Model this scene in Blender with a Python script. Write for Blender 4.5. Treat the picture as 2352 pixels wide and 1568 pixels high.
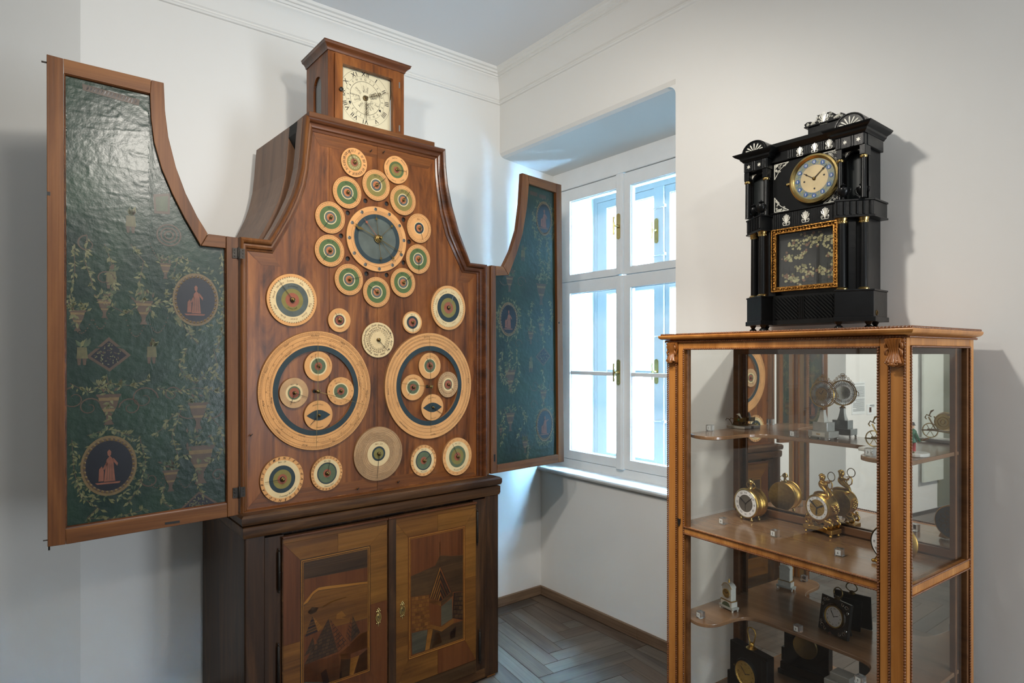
import bpy, bmesh, math, random
from mathutils import Vector, Matrix, noise
from mathutils.geometry import tessellate_polygon
R = math.radians; PI = math.pi
for o in list(bpy.data.objects): bpy.data.objects.remove(o)
S = bpy.context.scene; COL = S.collection
random.seed(7)
# ------------------------------------------------------------ camera, world, lamps, exposure
F = 1430.0; EYE = 1.6; HV = 815.0; CX = 1176.0
cam = bpy.data.objects.new('camera', bpy.data.cameras.new('camera')); COL.objects.link(cam)
cam.data.sensor_width = 36; cam.data.lens = 36 * F / 2352; cam.data.clip_start = .02
cam.location = (0, 0, EYE); cam.rotation_euler = (R(90), 0, -math.atan2(.6152, .7883))
cam.data.shift_y = (HV - 784) / 2352
S.camera = cam
S.view_settings.view_transform = 'Standard'; S.view_settings.look = 'None'
S.view_settings.gamma = 1; S.view_settings.use_curve_mapping = False
S.view_settings.exposure = -.06
S.cycles.max_bounces = 10; S.cycles.diffuse_bounces = 6; S.cycles.glossy_bounces = 5
S.cycles.transmission_bounces = 8; S.cycles.transparent_max_bounces = 16
S.cycles.caustics_reflective = False; S.cycles.caustics_refractive = False
S.cycles.sample_clamp_indirect = 4; S.cycles.use_denoising = True
W = bpy.data.worlds.new('sky'); S.world = W; W.use_nodes = True
W.node_tree.nodes['Background'].inputs[0].default_value = (.33, .66, 1.0, 1)
W.node_tree.nodes['Background'].inputs[1].default_value = 235.0
def lamp(name, loc, size, power, col, aim=None, kind='AREA', spread=180, cone=100):
    d = bpy.data.lights.new(name, kind); d.energy = power; d.color = col
    if kind == 'AREA': d.shape = 'DISK'; d.size = size; d.spread = R(spread)
    elif kind == 'SPOT': d.shadow_soft_size = size; d.spot_size = R(cone); d.spot_blend = .6
    else: d.shadow_soft_size = size
    o = bpy.data.objects.new(name, d); COL.objects.link(o); o.location = loc
    if aim: o.rotation_euler = (Vector(aim) - Vector(loc)).to_track_quat('-Z', 'Y').to_euler()
    return o
WARM = (1.0, .94, .85)
for loc, size, pw_, aim, *cn in (((.35, 1.25, 2.66), .05, 46, (.9, 2.9, 1.4)), ((.95, 1.2, 2.76), .05, 52, (1.8, 2.2, 1.2)), ((.6, -1.2, 3.0), .12, 50, (1.6, 2.2, 1.3)), ((.5, .5, 2.9), .05, 105, (2.7, 2.6, .3), 40), ((-1.9, .2, 3.0), .12, 340, (-2.0, 3.1, 1.4), 56)):  # first two lamps match the cast shadows; the other three are added fill
    lamp('lamp_and_fill_spot', loc, size, pw_, WARM, aim, 'SPOT', cone=cn[0] if cn else 165)
dl_ = lamp('ceiling_fill_light', (2.2, -2.3, 1.5), 1.1, 135, (.84, .92, 1.0), (-.2, .3, 3.4)); dl_.data.shape = 'RECTANGLE'; dl_.data.size_y = 1.7  # added cool fill aimed up to brighten the ceiling; no window stands here
# ------------------------------------------------------------ frames: turn a point of the photograph into a point of a real plane
def ray(u, v):
    t = (u - CX) / F
    return (.7883 * t + .6152, -.6152 * t + .7883, (HV - v) / F)
class Fr:
    def __init__(s, ox, oy, deg):
        s.o = (ox, oy); a = R(deg); s.deg = deg; s.X = (math.cos(a), math.sin(a)); s.Y = (-math.sin(a), math.cos(a))
    def l(s, u, v):
        r = ray(u, v); f = lambda p: (p[0] * s.X[0] + p[1] * s.X[1], p[0] * s.Y[0] + p[1] * s.Y[1])
        return f((-s.o[0], -s.o[1])), f(r), r[2]
    def py(s, u, v, y=0):       # -> local x, z on the plane y
        c, r, z = s.l(u, v); k = (y - c[1]) / r[1]; return c[0] + k * r[0], EYE + k * z
    def px(s, u, v, x=0):       # -> local y, z on the plane x
        c, r, z = s.l(u, v); k = (x - c[0]) / r[0]; return c[1] + k * r[1], EYE + k * z
    def pz(s, u, v, z0=0):      # -> local x, y at height z0
        c, r, z = s.l(u, v); k = (z0 - EYE) / z; return c[0] + k * r[0], c[1] + k * r[1]
    def w(s, x, y): return s.o[0] + x * s.X[0] + y * s.Y[0], s.o[1] + x * s.X[1] + y * s.Y[1]
# ------------------------------------------------------------ mesh building
class MB:
    def __init__(s): s.v = []; s.f = []; s.m = []
    def add(s, vs, fs, m=0, M=None):
        b = len(s.v)
        for p in vs: s.v.append(tuple(M @ Vector(p)) if M else tuple(p))
        for k in fs: s.f.append([b + i for i in k]); s.m.append(m)
        return s
    def box(s, x0, x1, y0, y1, z0, z1, m=0, M=None):
        if x0 > x1: x0, x1 = x1, x0
        if y0 > y1: y0, y1 = y1, y0
        if z0 > z1: z0, z1 = z1, z0
        return s.add([(x, y, z) for z in (z0, z1) for y in (y0, y1) for x in (x0, x1)],
              [(0, 2, 3, 1), (4, 5, 7, 6), (0, 1, 5, 4), (2, 6, 7, 3), (0, 4, 6, 2), (1, 3, 7, 5)], m, M)
    def prism(s, pts, a0, a1, ax='y', m=0, M=None, cap=True):
        g = {'y': lambda p, a: (p[0], a, p[1]), 'x': lambda p, a: (a, p[0], p[1]), 'z': lambda p, a: (p[0], p[1], a)}[ax]
        n = len(pts); vs = [g(p, a0) for p in pts] + [g(p, a1) for p in pts]
        fs = [(i, (i + 1) % n, n + (i + 1) % n, n + i) for i in range(n)]
        if cap: fs += [tuple(range(n))[::-1], tuple(range(n, 2 * n))]
        return s.add(vs, fs, m, M)
    def holed(s, outer, holes, y0, y1, m=0):     # plate in x,z with holes, thickness y0..y1
        loops = [outer] + holes; flat = [p for l in loops for p in l]; n = len(flat)
        tris = tessellate_polygon([[Vector((p[0], p[1], 0)) for p in l] for l in loops])
        vs = [(p[0], y0, p[1]) for p in flat] + [(p[0], y1, p[1]) for p in flat]
        fs = [tuple(t) for t in tris] + [tuple(n + i for i in t) for t in tris]
        b = 0
        for l in loops:
            k = len(l); fs += [(b + i, b + (i + 1) % k, n + b + (i + 1) % k, n + b + i) for i in range(k)]; b += k
        return s.add(vs, fs, m)
    def lathe(s, prof, c=(0, 0, 0), ax='z', n=24, m=0, a0=0, a1=2 * PI, sx=1, cap=True):
        g = {'z': lambda a, b, h: (c[0] + a, c[1] + b, c[2] + h), 'y': lambda a, b, h: (c[0] + a, c[1] + h, c[2] + b),
             'x': lambda a, b, h: (c[0] + h, c[1] + a, c[2] + b)}[ax]
        full = abs(a1 - a0 - 2 * PI) < 1e-6; k = n if full else n + 1; vs = []; fs = []
        for r, h in prof:
            for i in range(k):
                a = a0 + (a1 - a0) * i / n; vs.append(g(r * sx * math.cos(a), r * math.sin(a), h))
        for j in range(len(prof) - 1):
            for i in range(n):
                i2 = (i + 1) % k; fs.append((j * k + i, j * k + i2, (j + 1) * k + i2, (j + 1) * k + i))
        if cap and full:
            if prof[0][0] > 1e-5: fs.append(tuple(range(k))[::-1])
            if prof[-1][0] > 1e-5: fs.append(tuple((len(prof) - 1) * k + i for i in range(k)))
        return s.add(vs, fs, m)
    def tube(s, pts, r, n=6, m=0, closed=False, flat=1.0):
        P = [Vector(p) for p in pts]; k = len(P); vs = []; fs = []; up = None
        for i, p in enumerate(P):
            a = P[(i - 1) % k] if (closed or i) else p; b = P[(i + 1) % k] if (closed or i < k - 1) else p
            t = (b - a); t = t.normalized() if t.length > 1e-9 else Vector((0, 0, 1))
            if up is None: up = t.orthogonal().normalized()
            up = (up - t * up.dot(t)); up = up.normalized() if up.length > 1e-6 else t.orthogonal().normalized()
            sd = t.cross(up); rr = r[i] if isinstance(r, (list, tuple)) else r
            for j in range(n):
                q = 2 * PI * j / n; vs.append(p + up * rr * math.cos(q) + sd * rr * flat * math.sin(q))
        for i in range(k if closed else k - 1):
            for j in range(n):
                a, b = i * n, ((i + 1) % k) * n; fs.append((a + j, a + (j + 1) % n, b + (j + 1) % n, b + j))
        if not closed: fs += [tuple(range(n))[::-1], tuple((k - 1) * n + j for j in range(n))]
        return s.add(vs, fs, m)
    def ball(s, c, r, m=0, n=8, sc=(1, 1, 1), M=None):
        k = max(4, n // 2); vs = []; fs = []
        for j in range(1, k):
            b = PI * j / k
            for i in range(n):
                a = 2 * PI * i / n; vs.append((c[0] + r * sc[0] * math.sin(b) * math.cos(a), c[1] + r * sc[1] * math.sin(b) * math.sin(a), c[2] + r * sc[2] * math.cos(b)))
        t = len(vs); vs += [(c[0], c[1], c[2] + r * sc[2]), (c[0], c[1], c[2] - r * sc[2])]
        for j in range(k - 2):
            for i in range(n): fs.append((j * n + i, j * n + (i + 1) % n, (j + 1) * n + (i + 1) % n, (j + 1) * n + i))
        for i in range(n): fs.append((i, (i + 1) % n, t)); fs.append(((k - 2) * n + i, (k - 2) * n + (i + 1) % n, t + 1))
        return s.add(vs, fs, m, M)
    def flat(s, pts, y, m=0):                    # a flat figure in x,z at depth y
        n = len(pts); return s.add([(p[0], y, p[1]) for p in pts], [tuple(range(n))], m)
    def ann(s, r0, r1, y, m=0, n=48, cx=0, cz=0, k=1.0, wob=0, y1=None):   # annulus in x,z
        vs = []
        for i in range(n):
            a = 2 * PI * i / n; q = 1 + wob * noise.noise(Vector((math.cos(a) * 1.6, math.sin(a) * 1.6, r1 * 90 + cx)))
            q0 = 1 + wob * noise.noise(Vector((math.cos(a) * 1.6, math.sin(a) * 1.6, r0 * 90 + cx)))
            vs += [(cx + r0 * q0 * k * math.cos(a), y if y1 is None else y1, cz + r0 * q0 * math.sin(a)), (cx + r1 * q * k * math.cos(a), y, cz + r1 * q * math.sin(a))]
        return s.add(vs, [(2 * i, 2 * i + 1, (2 * i + 3) % (2 * n), (2 * i + 2) % (2 * n)) for i in range(n)], m)
    def rope(s, p0, p1, r, pitch=None, m=0):     # carved bead and twist moulding
        p0 = Vector(p0); p1 = Vector(p1); L = (p1 - p0).length; pitch = pitch or r * 2.3; k = max(2, int(L / pitch)); d = (p1 - p0).normalized()
        u = d.orthogonal().normalized(); w = d.cross(u); n = 6
        s.tube([p0, p1], r * .55, 5, m)
        for i in range(k):
            c = p0.lerp(p1, (i + .5) / k); h = pitch * .50; vs = []
            for q, rr in ((-1, .35), (-.55, .9), (0, 1), (.55, .9), (1, .35)):
                for j in range(n):
                    a = 2 * PI * j / n + q * .5
                    vs.append(c + d * (h * q + .35 * r * math.cos(a)) + (u * math.cos(a) + w * math.sin(a)) * r * rr)
            s.add(vs, [(a * n + j, a * n + (j + 1) % n, (a + 1) * n + (j + 1) % n, (a + 1) * n + j) for a in range(4) for j in range(n)], m)
        return s
    def sweep(s, path, prof, m=0, closed=False, up=(0, 0, 1), caps=True):   # prof: (out, up) ; path in 3D, 'out' is to the right of travel seen from up
        P = [Vector(p) for p in path]; U = Vector(up); k = len(P); n = len(prof); vs = []; fs = []
        for i, p in enumerate(P):
            a = (p - P[i - 1]).normalized() if (closed or i) else None; b = (P[(i + 1) % k] - p).normalized() if (closed or i < k - 1) else None
            a = a or b; b = b or a; na = a.cross(U).normalized(); nb = b.cross(U).normalized(); nn = na + nb
            nn = nn.normalized() if nn.length > 1e-6 else na; q = 1 / max(.3, nn.dot(na))
            for o, h in prof: vs.append(p + nn * o * q + U * h)
        for i in range(k if closed else k - 1):
            for j in range(n): fs.append((i * n + j, i * n + (j + 1) % n, ((i + 1) % k) * n + (j + 1) % n, ((i + 1) % k) * n + j))
        if not closed and caps: fs += [tuple(range(n)), tuple((k - 1) * n + j for j in range(n))[::-1]]
        return s.add(vs, fs, m)
    def build(s, name, mats, parent=None, smooth=None, bevel=0, loc=None, normals=True):
        me = bpy.data.meshes.new(name); me.from_pydata([tuple(v) for v in s.v], [], s.f); me.update()
        if not isinstance(mats, (list, tuple)): mats = [mats]
        for mm in mats: me.materials.append(mm)
        if len(mats) > 1: me.polygons.foreach_set('material_index', [min(i, len(mats) - 1) for i in s.m])
        if normals:
            b = bmesh.new(); b.from_mesh(me); bmesh.ops.recalc_face_normals(b, faces=b.faces); b.to_mesh(me); b.free()
        if smooth: me.shade_smooth(); me.set_sharp_from_angle(angle=R(smooth))
        o = bpy.data.objects.new(name, me); COL.objects.link(o)
        if parent: o.parent = parent
        if loc: o.location = loc
        if bevel:
            md = o.modifiers.new('bevel', 'BEVEL'); md.width = bevel; md.segments = 2; md.limit_method = 'ANGLE'; md.angle_limit = R(40)
        return o
def tag(o, label, cat, group=None, kind=None):
    if label: o['label'] = label
    if cat: o['category'] = cat
    if group: o['group'] = group
    if kind: o['kind'] = kind
    return o
def thing(name, label, cat, loc, rz=0, group=None):
    o = bpy.data.objects.new(name, None); COL.objects.link(o); o.location = loc; o.rotation_euler = (0, 0, R(rz)); o.empty_display_size = .05
    return tag(o, label, cat, group)
def struct(o, label=None, cat='room'): o['kind'] = 'structure'; tag(o, label, cat); return o
# ------------------------------------------------------------ materials
def srgb(r, g, b): f = lambda c: ((c / 255 + .055) / 1.055) ** 2.4 if c > 10 else c / 255 / 12.92; return (f(r), f(g), f(b), 1)
def mat(name, col, rough=.5, metal=0, coat=0, bump=0, bscale=40, var=0, vscale=3, spec=.5, stretch=(1, 1, 1), col2=None):
    m = bpy.data.materials.new(name); m.use_nodes = True; N = m.node_tree.nodes; L = m.node_tree.links; b = N['Principled BSDF']
    b.inputs['Base Color'].default_value = col; b.inputs['Roughness'].default_value = rough; b.inputs['Metallic'].default_value = metal
    b.inputs['Coat Weight'].default_value = coat; b.inputs['Specular IOR Level'].default_value = spec
    if bump or var:
        tc = N.new('ShaderNodeTexCoord'); mp = N.new('ShaderNodeMapping'); mp.inputs['Scale'].default_value = stretch; L.new(tc.outputs['Object'], mp.inputs[0])
    if var:
        n = N.new('ShaderNodeTexNoise'); n.inputs['Scale'].default_value = vscale; n.inputs['Detail'].default_value = 6; L.new(mp.outputs[0], n.inputs[0])
        cr = N.new('ShaderNodeValToRGB'); cr.color_ramp.elements[0].position = .3; cr.color_ramp.elements[1].position = .7
        c2 = col2 or tuple(c * (1 - var) for c in col[:3]) + (1,)
        cr.color_ramp.elements[0].color = c2; cr.color_ramp.elements[1].color = col; L.new(n.outputs[0], cr.inputs[0]); L.new(cr.outputs[0], b.inputs['Base Color'])
    if bump:
        n2 = N.new('ShaderNodeTexNoise'); n2.inputs['Scale'].default_value = bscale; n2.inputs['Detail'].default_value = 5; L.new(mp.outputs[0], n2.inputs[0])
        bp = N.new('ShaderNodeBump'); bp.inputs['Strength'].default_value = bump; bp.inputs['Distance'].default_value = .01; L.new(n2.outputs[0], bp.inputs['Height']); L.new(bp.outputs[0], b.inputs['Normal'])
    return m
def wood(name, dark, mid, light, axis='z', rough=.35, coat=.25, scale=1.0, fig=.5, rnd=True, grain=14., spec=.3):
    m = bpy.data.materials.new(name); m.use_nodes = True; N = m.node_tree.nodes; L = m.node_tree.links; b = N['Principled BSDF']
    tc = N.new('ShaderNodeTexCoord'); mp = N.new('ShaderNodeMapping'); g = grain
    mp.inputs['Scale'].default_value = {'z': (g, g, 1), 'x': (1, g, g), 'y': (g, 1, g)}[axis]; L.new(tc.outputs['Object'], mp.inputs[0])
    if rnd:
        oi = N.new('ShaderNodeObjectInfo'); ml = N.new('ShaderNodeMath'); ml.operation = 'MULTIPLY'; ml.inputs[1].default_value = 37.; L.new(oi.outputs['Random'], ml.inputs[0])
        L.new(ml.outputs[0], mp.inputs['Location'])
    n1 = N.new('ShaderNodeTexNoise'); n1.inputs['Scale'].default_value = 1.3 * scale; n1.inputs['Detail'].default_value = 7; n1.inputs['Roughness'].default_value = .62; n1.inputs['Distortion'].default_value = fig; L.new(mp.outputs[0], n1.inputs[0])
    mp2 = N.new('ShaderNodeMapping'); k = 5.; mp2.inputs['Scale'].default_value = {'z': (k, k, .35), 'x': (.35, k, k), 'y': (k, .35, k)}[axis]; L.new(mp.outputs[0], mp2.inputs[0])
    n2 = N.new('ShaderNodeTexNoise'); n2.inputs['Scale'].default_value = 3 * scale; n2.inputs['Detail'].default_value = 3; L.new(mp2.outputs[0], n2.inputs[0])
    mx = N.new('ShaderNodeMix'); mx.data_type = 'FLOAT'; mx.inputs[0].default_value = .24; L.new(n1.outputs[0], mx.inputs[2]); L.new(n2.outputs[0], mx.inputs[3])
    cr = N.new('ShaderNodeValToRGB'); e = cr.color_ramp.elements; e[0].position = .33; e[0].color = dark; e[1].position = .66; e[1].color = light
    q = e.new(.5); q.color = mid; L.new(mx.outputs[0], cr.inputs[0]); L.new(cr.outputs[0], b.inputs['Base Color'])
    bp = N.new('ShaderNodeBump'); bp.inputs['Strength'].default_value = .10; bp.inputs['Distance'].default_value = .004; L.new(n2.outputs[0], bp.inputs['Height']); L.new(bp.outputs[0], b.inputs['Normal'])
    b.inputs['Roughness'].default_value = rough; b.inputs['Coat Weight'].default_value = coat; b.inputs['Coat Roughness'].default_value = .25; b.inputs['Specular IOR Level'].default_value = spec
    return m
def glassmat(name, tint=(.985, .992, .988, 1), refl=.06):
    m = bpy.data.materials.new(name); m.use_nodes = True; N = m.node_tree.nodes; L = m.node_tree.links; N.remove(N['Principled BSDF'])
    t = N.new('ShaderNodeBsdfTransparent'); t.inputs[0].default_value = tint; g = N.new('ShaderNodeBsdfGlossy'); g.inputs['Roughness'].default_value = .01
    lw = N.new('ShaderNodeLayerWeight'); pw_ = N.new('ShaderNodeMath'); pw_.operation = 'POWER'; pw_.inputs[1].default_value = 5.; L.new(lw.outputs['Facing'], pw_.inputs[0])
    f = N.new('ShaderNodeMath'); f.operation = 'MULTIPLY_ADD'; f.inputs[1].default_value = .7; f.inputs[2].default_value = refl * .6; L.new(pw_.outputs[0], f.inputs[0]); mx = N.new('ShaderNodeMixShader')
    L.new(f.outputs[0], mx.inputs[0]); L.new(t.outputs[0], mx.inputs[1]); L.new(g.outputs[0], mx.inputs[2]); L.new(mx.outputs[0], N['Material Output'].inputs[0])
    return m
c = srgb
M = dict(
 wall=mat('limewash_plaster', (.78, .775, .75, 1), .9, bump=.10, bscale=14, var=.035, vscale=1.3, spec=.2),
 ceil=mat('ceiling_paint', (.74, .75, .76, 1), .9, bump=.05, bscale=9, spec=.2),
 stucco=mat('stucco_paint', (.77, .765, .74, 1), .8, bump=.08, bscale=30, spec=.3),
 skirting=wood('skirting_wood', c(88, 68, 52), c(118, 96, 76), c(140, 116, 92), 'x', .5, .1),
 wframe=mat('window_paint', (.86, .88, .89, 1), .38, bump=.12, bscale=25, var=.06, vscale=7, spec=.5),
 sill=mat('sill_paint', (.76, .78, .78, 1), .33, bump=.1, bscale=20, var=.08, vscale=6),
 outwall=mat('outside_wall', (.9, .9, .88, 1), .9, bump=.4, bscale=4, var=.12, vscale=2),
 glass=glassmat('pane_glass'),
 brass=mat('brass', c(196, 170, 110), .28, 1, bump=.08, bscale=60, var=.25, vscale=14),
 gilt=mat('gilt_bronze', c(206, 166, 88), .3, 1, bump=.12, bscale=260, var=.25, vscale=90),
 fgilt=mat('frame_gilding', c(178, 126, 60), .38, .9, bump=.3, bscale=140, var=.5, vscale=50), oldbrass=mat('aged_brass', c(120, 100, 60), .42, 1, bump=.1, bscale=70, var=.4, vscale=20),
 steel=mat('steel', c(120, 118, 112), .38, 1, var=.3, vscale=30),
 iron=mat('dark_iron', c(52, 48, 44), .5, .8, bump=.2, bscale=60),
 silver=mat('silver', c(205, 205, 200), .25, 1, var=.25, vscale=40),
 black=mat('black', (.008, .008, .008, 1), .6),
 # upper case
 walnut=wood('walnut_vertical', c(54, 27, 9), c(110, 61, 23), c(142, 86, 36), 'z', .42, .08, fig=2.2, rnd=False, grain=5.5),
 walnut_x=wood('walnut_horizontal', c(58, 29, 9), c(106, 60, 23), c(134, 82, 34), 'x', .42, .1, rnd=False, grain=9),
 walnut_frame=wood('walnut_clear', c(68, 37, 14), c(98, 58, 25), c(120, 76, 37), 'z', .5, .0, rnd=True, grain=9),  # clear walnut of the door stiles and left moulding
 walnut_lx=wood('walnut_clear_horizontal', c(66, 37, 14), c(96, 57, 25), c(122, 78, 38), 'x', .5, .0, rnd=True, grain=9),
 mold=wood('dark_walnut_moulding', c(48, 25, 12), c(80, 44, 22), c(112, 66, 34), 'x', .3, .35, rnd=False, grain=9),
 sidew=wood('walnut_side', c(84, 58, 42), c(112, 80, 58), c(128, 96, 72), 'z', .45, .1, rnd=False, grain=7),
 basew=wood('base_walnut', c(26, 15, 8), c(52, 32, 16), c(84, 54, 28), 'z', .45, .06, fig=1.6, rnd=False, grain=6),
 basex=wood('base_walnut_horizontal', c(34, 20, 10), c(66, 42, 22), c(100, 68, 38), 'x', .45, .06, fig=1.6, rnd=False, grain=7),
 parch=mat('parchment_paper', c(208, 150, 90), .75, bump=.15, bscale=60, var=.16, vscale=16),
 parchg=mat('browned_paper', c(184, 146, 104), .8, bump=.15, bscale=60, var=.25, vscale=26),
 parchw=mat('cream_paper', c(214, 188, 140), .75, bump=.1, bscale=60, var=.12, vscale=30),
 edge=mat('paper_edge', c(140, 98, 60), .8),
 ink=mat('ink', c(34, 26, 22), .8), inkg=mat('faded_ink', c(96, 66, 42), .8), inkw=mat('white_ink', c(226, 210, 170), .8),
 dgreen=mat('dial_green', c(74, 94, 48), .7, var=.15, vscale=40), olive=mat('dial_olive', c(122, 110, 52), .7, var=.15, vscale=40),
 dblue=mat('dial_blue', c(28, 48, 54), .65, var=.3, vscale=30), slate=mat('dial_slate', c(86, 94, 88), .7, var=.42, vscale=14),
 grn2=mat('dial_grey_green', c(86, 98, 70), .7, var=.2, vscale=40), red=mat('dial_red', c(146, 78, 52), .7, var=.2, vscale=40), orange=mat('dial_orange', c(176, 104, 60), .7, var=.2, vscale=40),
 dialcream=mat('clock_face', c(226, 214, 182), .6, var=.05, vscale=8),
 fabric=mat('painted_wallpaper_green', c(36, 56, 43), .30, bump=.13, bscale=45, var=.45, vscale=4, col2=c(22, 36, 33), spec=.42),
 leafy=mat('paint_leaf', c(86, 86, 52), .4, var=.4, vscale=60), flesh=mat('paint_terracotta', c(108, 62, 44), .4, var=.3, vscale=40),
 gold=mat('paint_ochre', c(96, 78, 46), .4, var=.3, vscale=60), navy=mat('paint_navy', c(13, 16, 26), .33, var=.3, vscale=20), brown=mat('paint_brown', c(66, 50, 36), .4, var=.3, vscale=40),
 honey=wood('honey_veneer', c(152, 94, 40), c(180, 118, 56), c(198, 138, 74), 'z', .3, .35, rnd=True, grain=6, fig=.3),
 honeyx=wood('honey_veneer_cross', c(138, 86, 38), c(172, 112, 54), c(196, 138, 76), 'z', .3, .35, rnd=True, grain=12, fig=.4),
 honeydk=wood('inner_veneer', c(84, 54, 32), c(112, 74, 44), c(128, 88, 54), 'x', .35, .2, rnd=True, grain=6, fig=.3),
 shelf=wood('shelf_veneer', c(112, 82, 58), c(136, 102, 74), c(150, 116, 86), 'x', .16, .5, rnd=True, grain=5, fig=.3),
 ropew=mat('rope_walnut', c(128, 76, 38), .3, coat=.3, var=.4, vscale=60),
 carve=mat('carved_walnut', c(158, 98, 46), .24, coat=.5, var=.35, vscale=25),
 lacq=mat('ebonised_wood', (.006, .0065, .007, 1), .30, coat=.08, spec=.2, bump=.05, bscale=40, var=.3, vscale=20),
 pearl=mat('mother_of_pearl', c(228, 226, 214), .25, coat=.4, var=.18, vscale=60),
 pearlg=mat('pearl_grey', c(198, 200, 192), .2, metal=.05, coat=.5, var=.4, vscale=22, bump=.1, bscale=30),
 enamel=mat('white_enamel', c(236, 236, 236), .2, coat=.5), eblue=mat('blue_enamel', c(60, 90, 140), .3),
 dial2=mat('gilt_dial_centre', c(190, 172, 132), .5, metal=.2, var=.3, vscale=14), engine=mat('gilded_dial', c(196, 164, 92), .35, metal=.8, bump=.5, bscale=200, var=.2, vscale=30),
 greyd=mat('grey_dial', c(112, 106, 98), .4, metal=.3, var=.25, vscale=16),
 greymarble=mat('grey_marble', c(140, 138, 132), .3, coat=.2, var=.25, vscale=12), marble=mat('white_marble', c(206, 204, 196), .25, coat=.3, var=.18, vscale=14),
 acryl=mat('clear_acrylic', (.9, .93, .95, 1), .05), mirror=mat('mirror_silver', (.92, .93, .92, 1), .012, 1),
 cloth_g=mat('green_coat', c(28, 92, 62), .5), cloth_r=mat('red_trousers', c(170, 46, 46), .5), skin=mat('painted_skin', c(206, 160, 122), .5),
 paperw=mat('printed_sheet', c(224, 228, 228), .8), txtgrey=mat('sheet_print', c(120, 124, 126), .8),
 curtain=mat('pale_blind', c(205, 210, 200), .8, bump=.2, bscale=10), greywall=mat('grey_green_wall', c(112, 116, 100), .85),
 tortoise=mat('dark_tortoise', c(46, 20, 12), .18, coat=.6, var=.4, vscale=30), niche=mat('niche_grey', (.03, .035, .035, 1), .55), dark_int=mat('dark_interior', c(24, 22, 20), .8),
)
M['acryl'].node_tree.nodes['Principled BSDF'].inputs['Transmission Weight'].default_value = .92
# ------------------------------------------------------------ lettering (flat printed / inked glyphs)
GL = {}
def glyph(ch, bold=False):
    k = (ch, bold)
    if k not in GL:
        cu = bpy.data.curves.new('g', 'FONT'); cu.body = ch; cu.size = 1; cu.resolution_u = 1; cu.fill_mode = 'FRONT'; cu.offset = .012 if bold else 0
        o = bpy.data.objects.new('g', cu); COL.objects.link(o); bpy.context.view_layer.update()
        me = bpy.data.meshes.new_from_object(o.evaluated_get(bpy.context.evaluated_depsgraph_get()))
        vs = [(v.co.x, v.co.y) for v in me.vertices]; fs = [tuple(p.vertices) for p in me.polygons]
        x1 = max([v[0] for v in vs], default=.25); x0 = min([v[0] for v in vs], default=0)
        if vs: adv = x1 + .06
        else: adv = .28
        bpy.data.objects.remove(o); bpy.data.meshes.remove(me); bpy.data.curves.remove(cu); GL[k] = (vs, fs, adv)
    return GL[k]
def put(mb, ch, x, z, size, ang, y, m=0, shear=0., bold=False, k=1.0, ws=1.0):
    vs, fs, adv = glyph(ch, bold); ca, sa = math.cos(ang), math.sin(ang); out = []
    for a, b in vs:
        a = (a * ws + b * shear) * size; b = b * size; out.append((x + (a * ca - b * sa) * k, y, z + a * sa + b * ca))
    mb.add(out, fs, m); return adv * size * ws
def ring_text(mb, txt, cx, cz, r, size, a_mid, y, m=0, shear=.25, k=1.0, inward=False, bold=False, ws=1.0, radial=False):
    adv = [glyph(ch, bold)[2] * size * ws for ch in txt]; tot = sum(adv)
    if radial:      # runs outwards along a radius
        t = r
        for ch, ad in zip(txt, adv):
            put(mb, ch, cx + k * t * math.cos(a_mid) + k * size * .35 * math.sin(a_mid), cz + t * math.sin(a_mid) - size * .35 * math.cos(a_mid), size, a_mid, y, m, shear, bold, k, ws); t += ad
        return
    s = -1 if not inward else 1; a = a_mid - s * tot / 2 / r
    for ch, ad in zip(txt, adv):
        aa = a + s * ad / 2 / r; base = aa - PI / 2 if not inward else aa + PI / 2; rr = r
        put(mb, ch, cx + k * (rr * math.cos(aa) - ad / 2 * math.cos(base)), cz + rr * math.sin(aa) - ad / 2 * math.sin(base), size, base, y, m, shear, bold, k, ws)
        a += s * ad / r
def line_text(mb, txt, x, z, size, y, m=0, shear=0, bold=False, mirror=1, ws=1.0):
    for ch in txt: x += put(mb, ch, x, z, size, 0, y, m, shear, bold, ws=ws)
    return x
ROM = ['I', 'II', 'III', 'IIII', 'V', 'VI', 'VII', 'VIII', 'IX', 'X', 'XI', 'XII']
def arc(cx, cz, r, a0, a1, n=12, k=1.0): return [(cx + k * r * math.cos(R(a0 + (a1 - a0) * i / n)), cz + r * math.sin(R(a0 + (a1 - a0) * i / n))) for i in range(n + 1)]
def chaikin(pts, closed=False, it=2):
    for _ in range(it):
        n = len(pts); q = [] if closed else [pts[0]]
        for i in range(n if closed else n - 1):
            a, b_ = pts[i], pts[(i + 1) % n]; q += [tuple(.75 * x + .25 * y for x, y in zip(a, b_)), tuple(.25 * x + .75 * y for x, y in zip(a, b_))]
        pts = q if closed else q + [pts[-1]]
    return pts
def bar(mb, x0, z0, x1, z1, w, y, m=0, th=.0006):
    d = Vector((x1 - x0, z1 - z0)); n = Vector((-d.y, d.x)).normalized() * w / 2
    mb.prism([(x0 + n.x, z0 + n.y), (x0 - n.x, z0 - n.y), (x1 - n.x * .5, z1 - n.y * .5), (x1 + n.x * .5, z1 + n.y * .5)], y, y + th, 'y', m)
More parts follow.
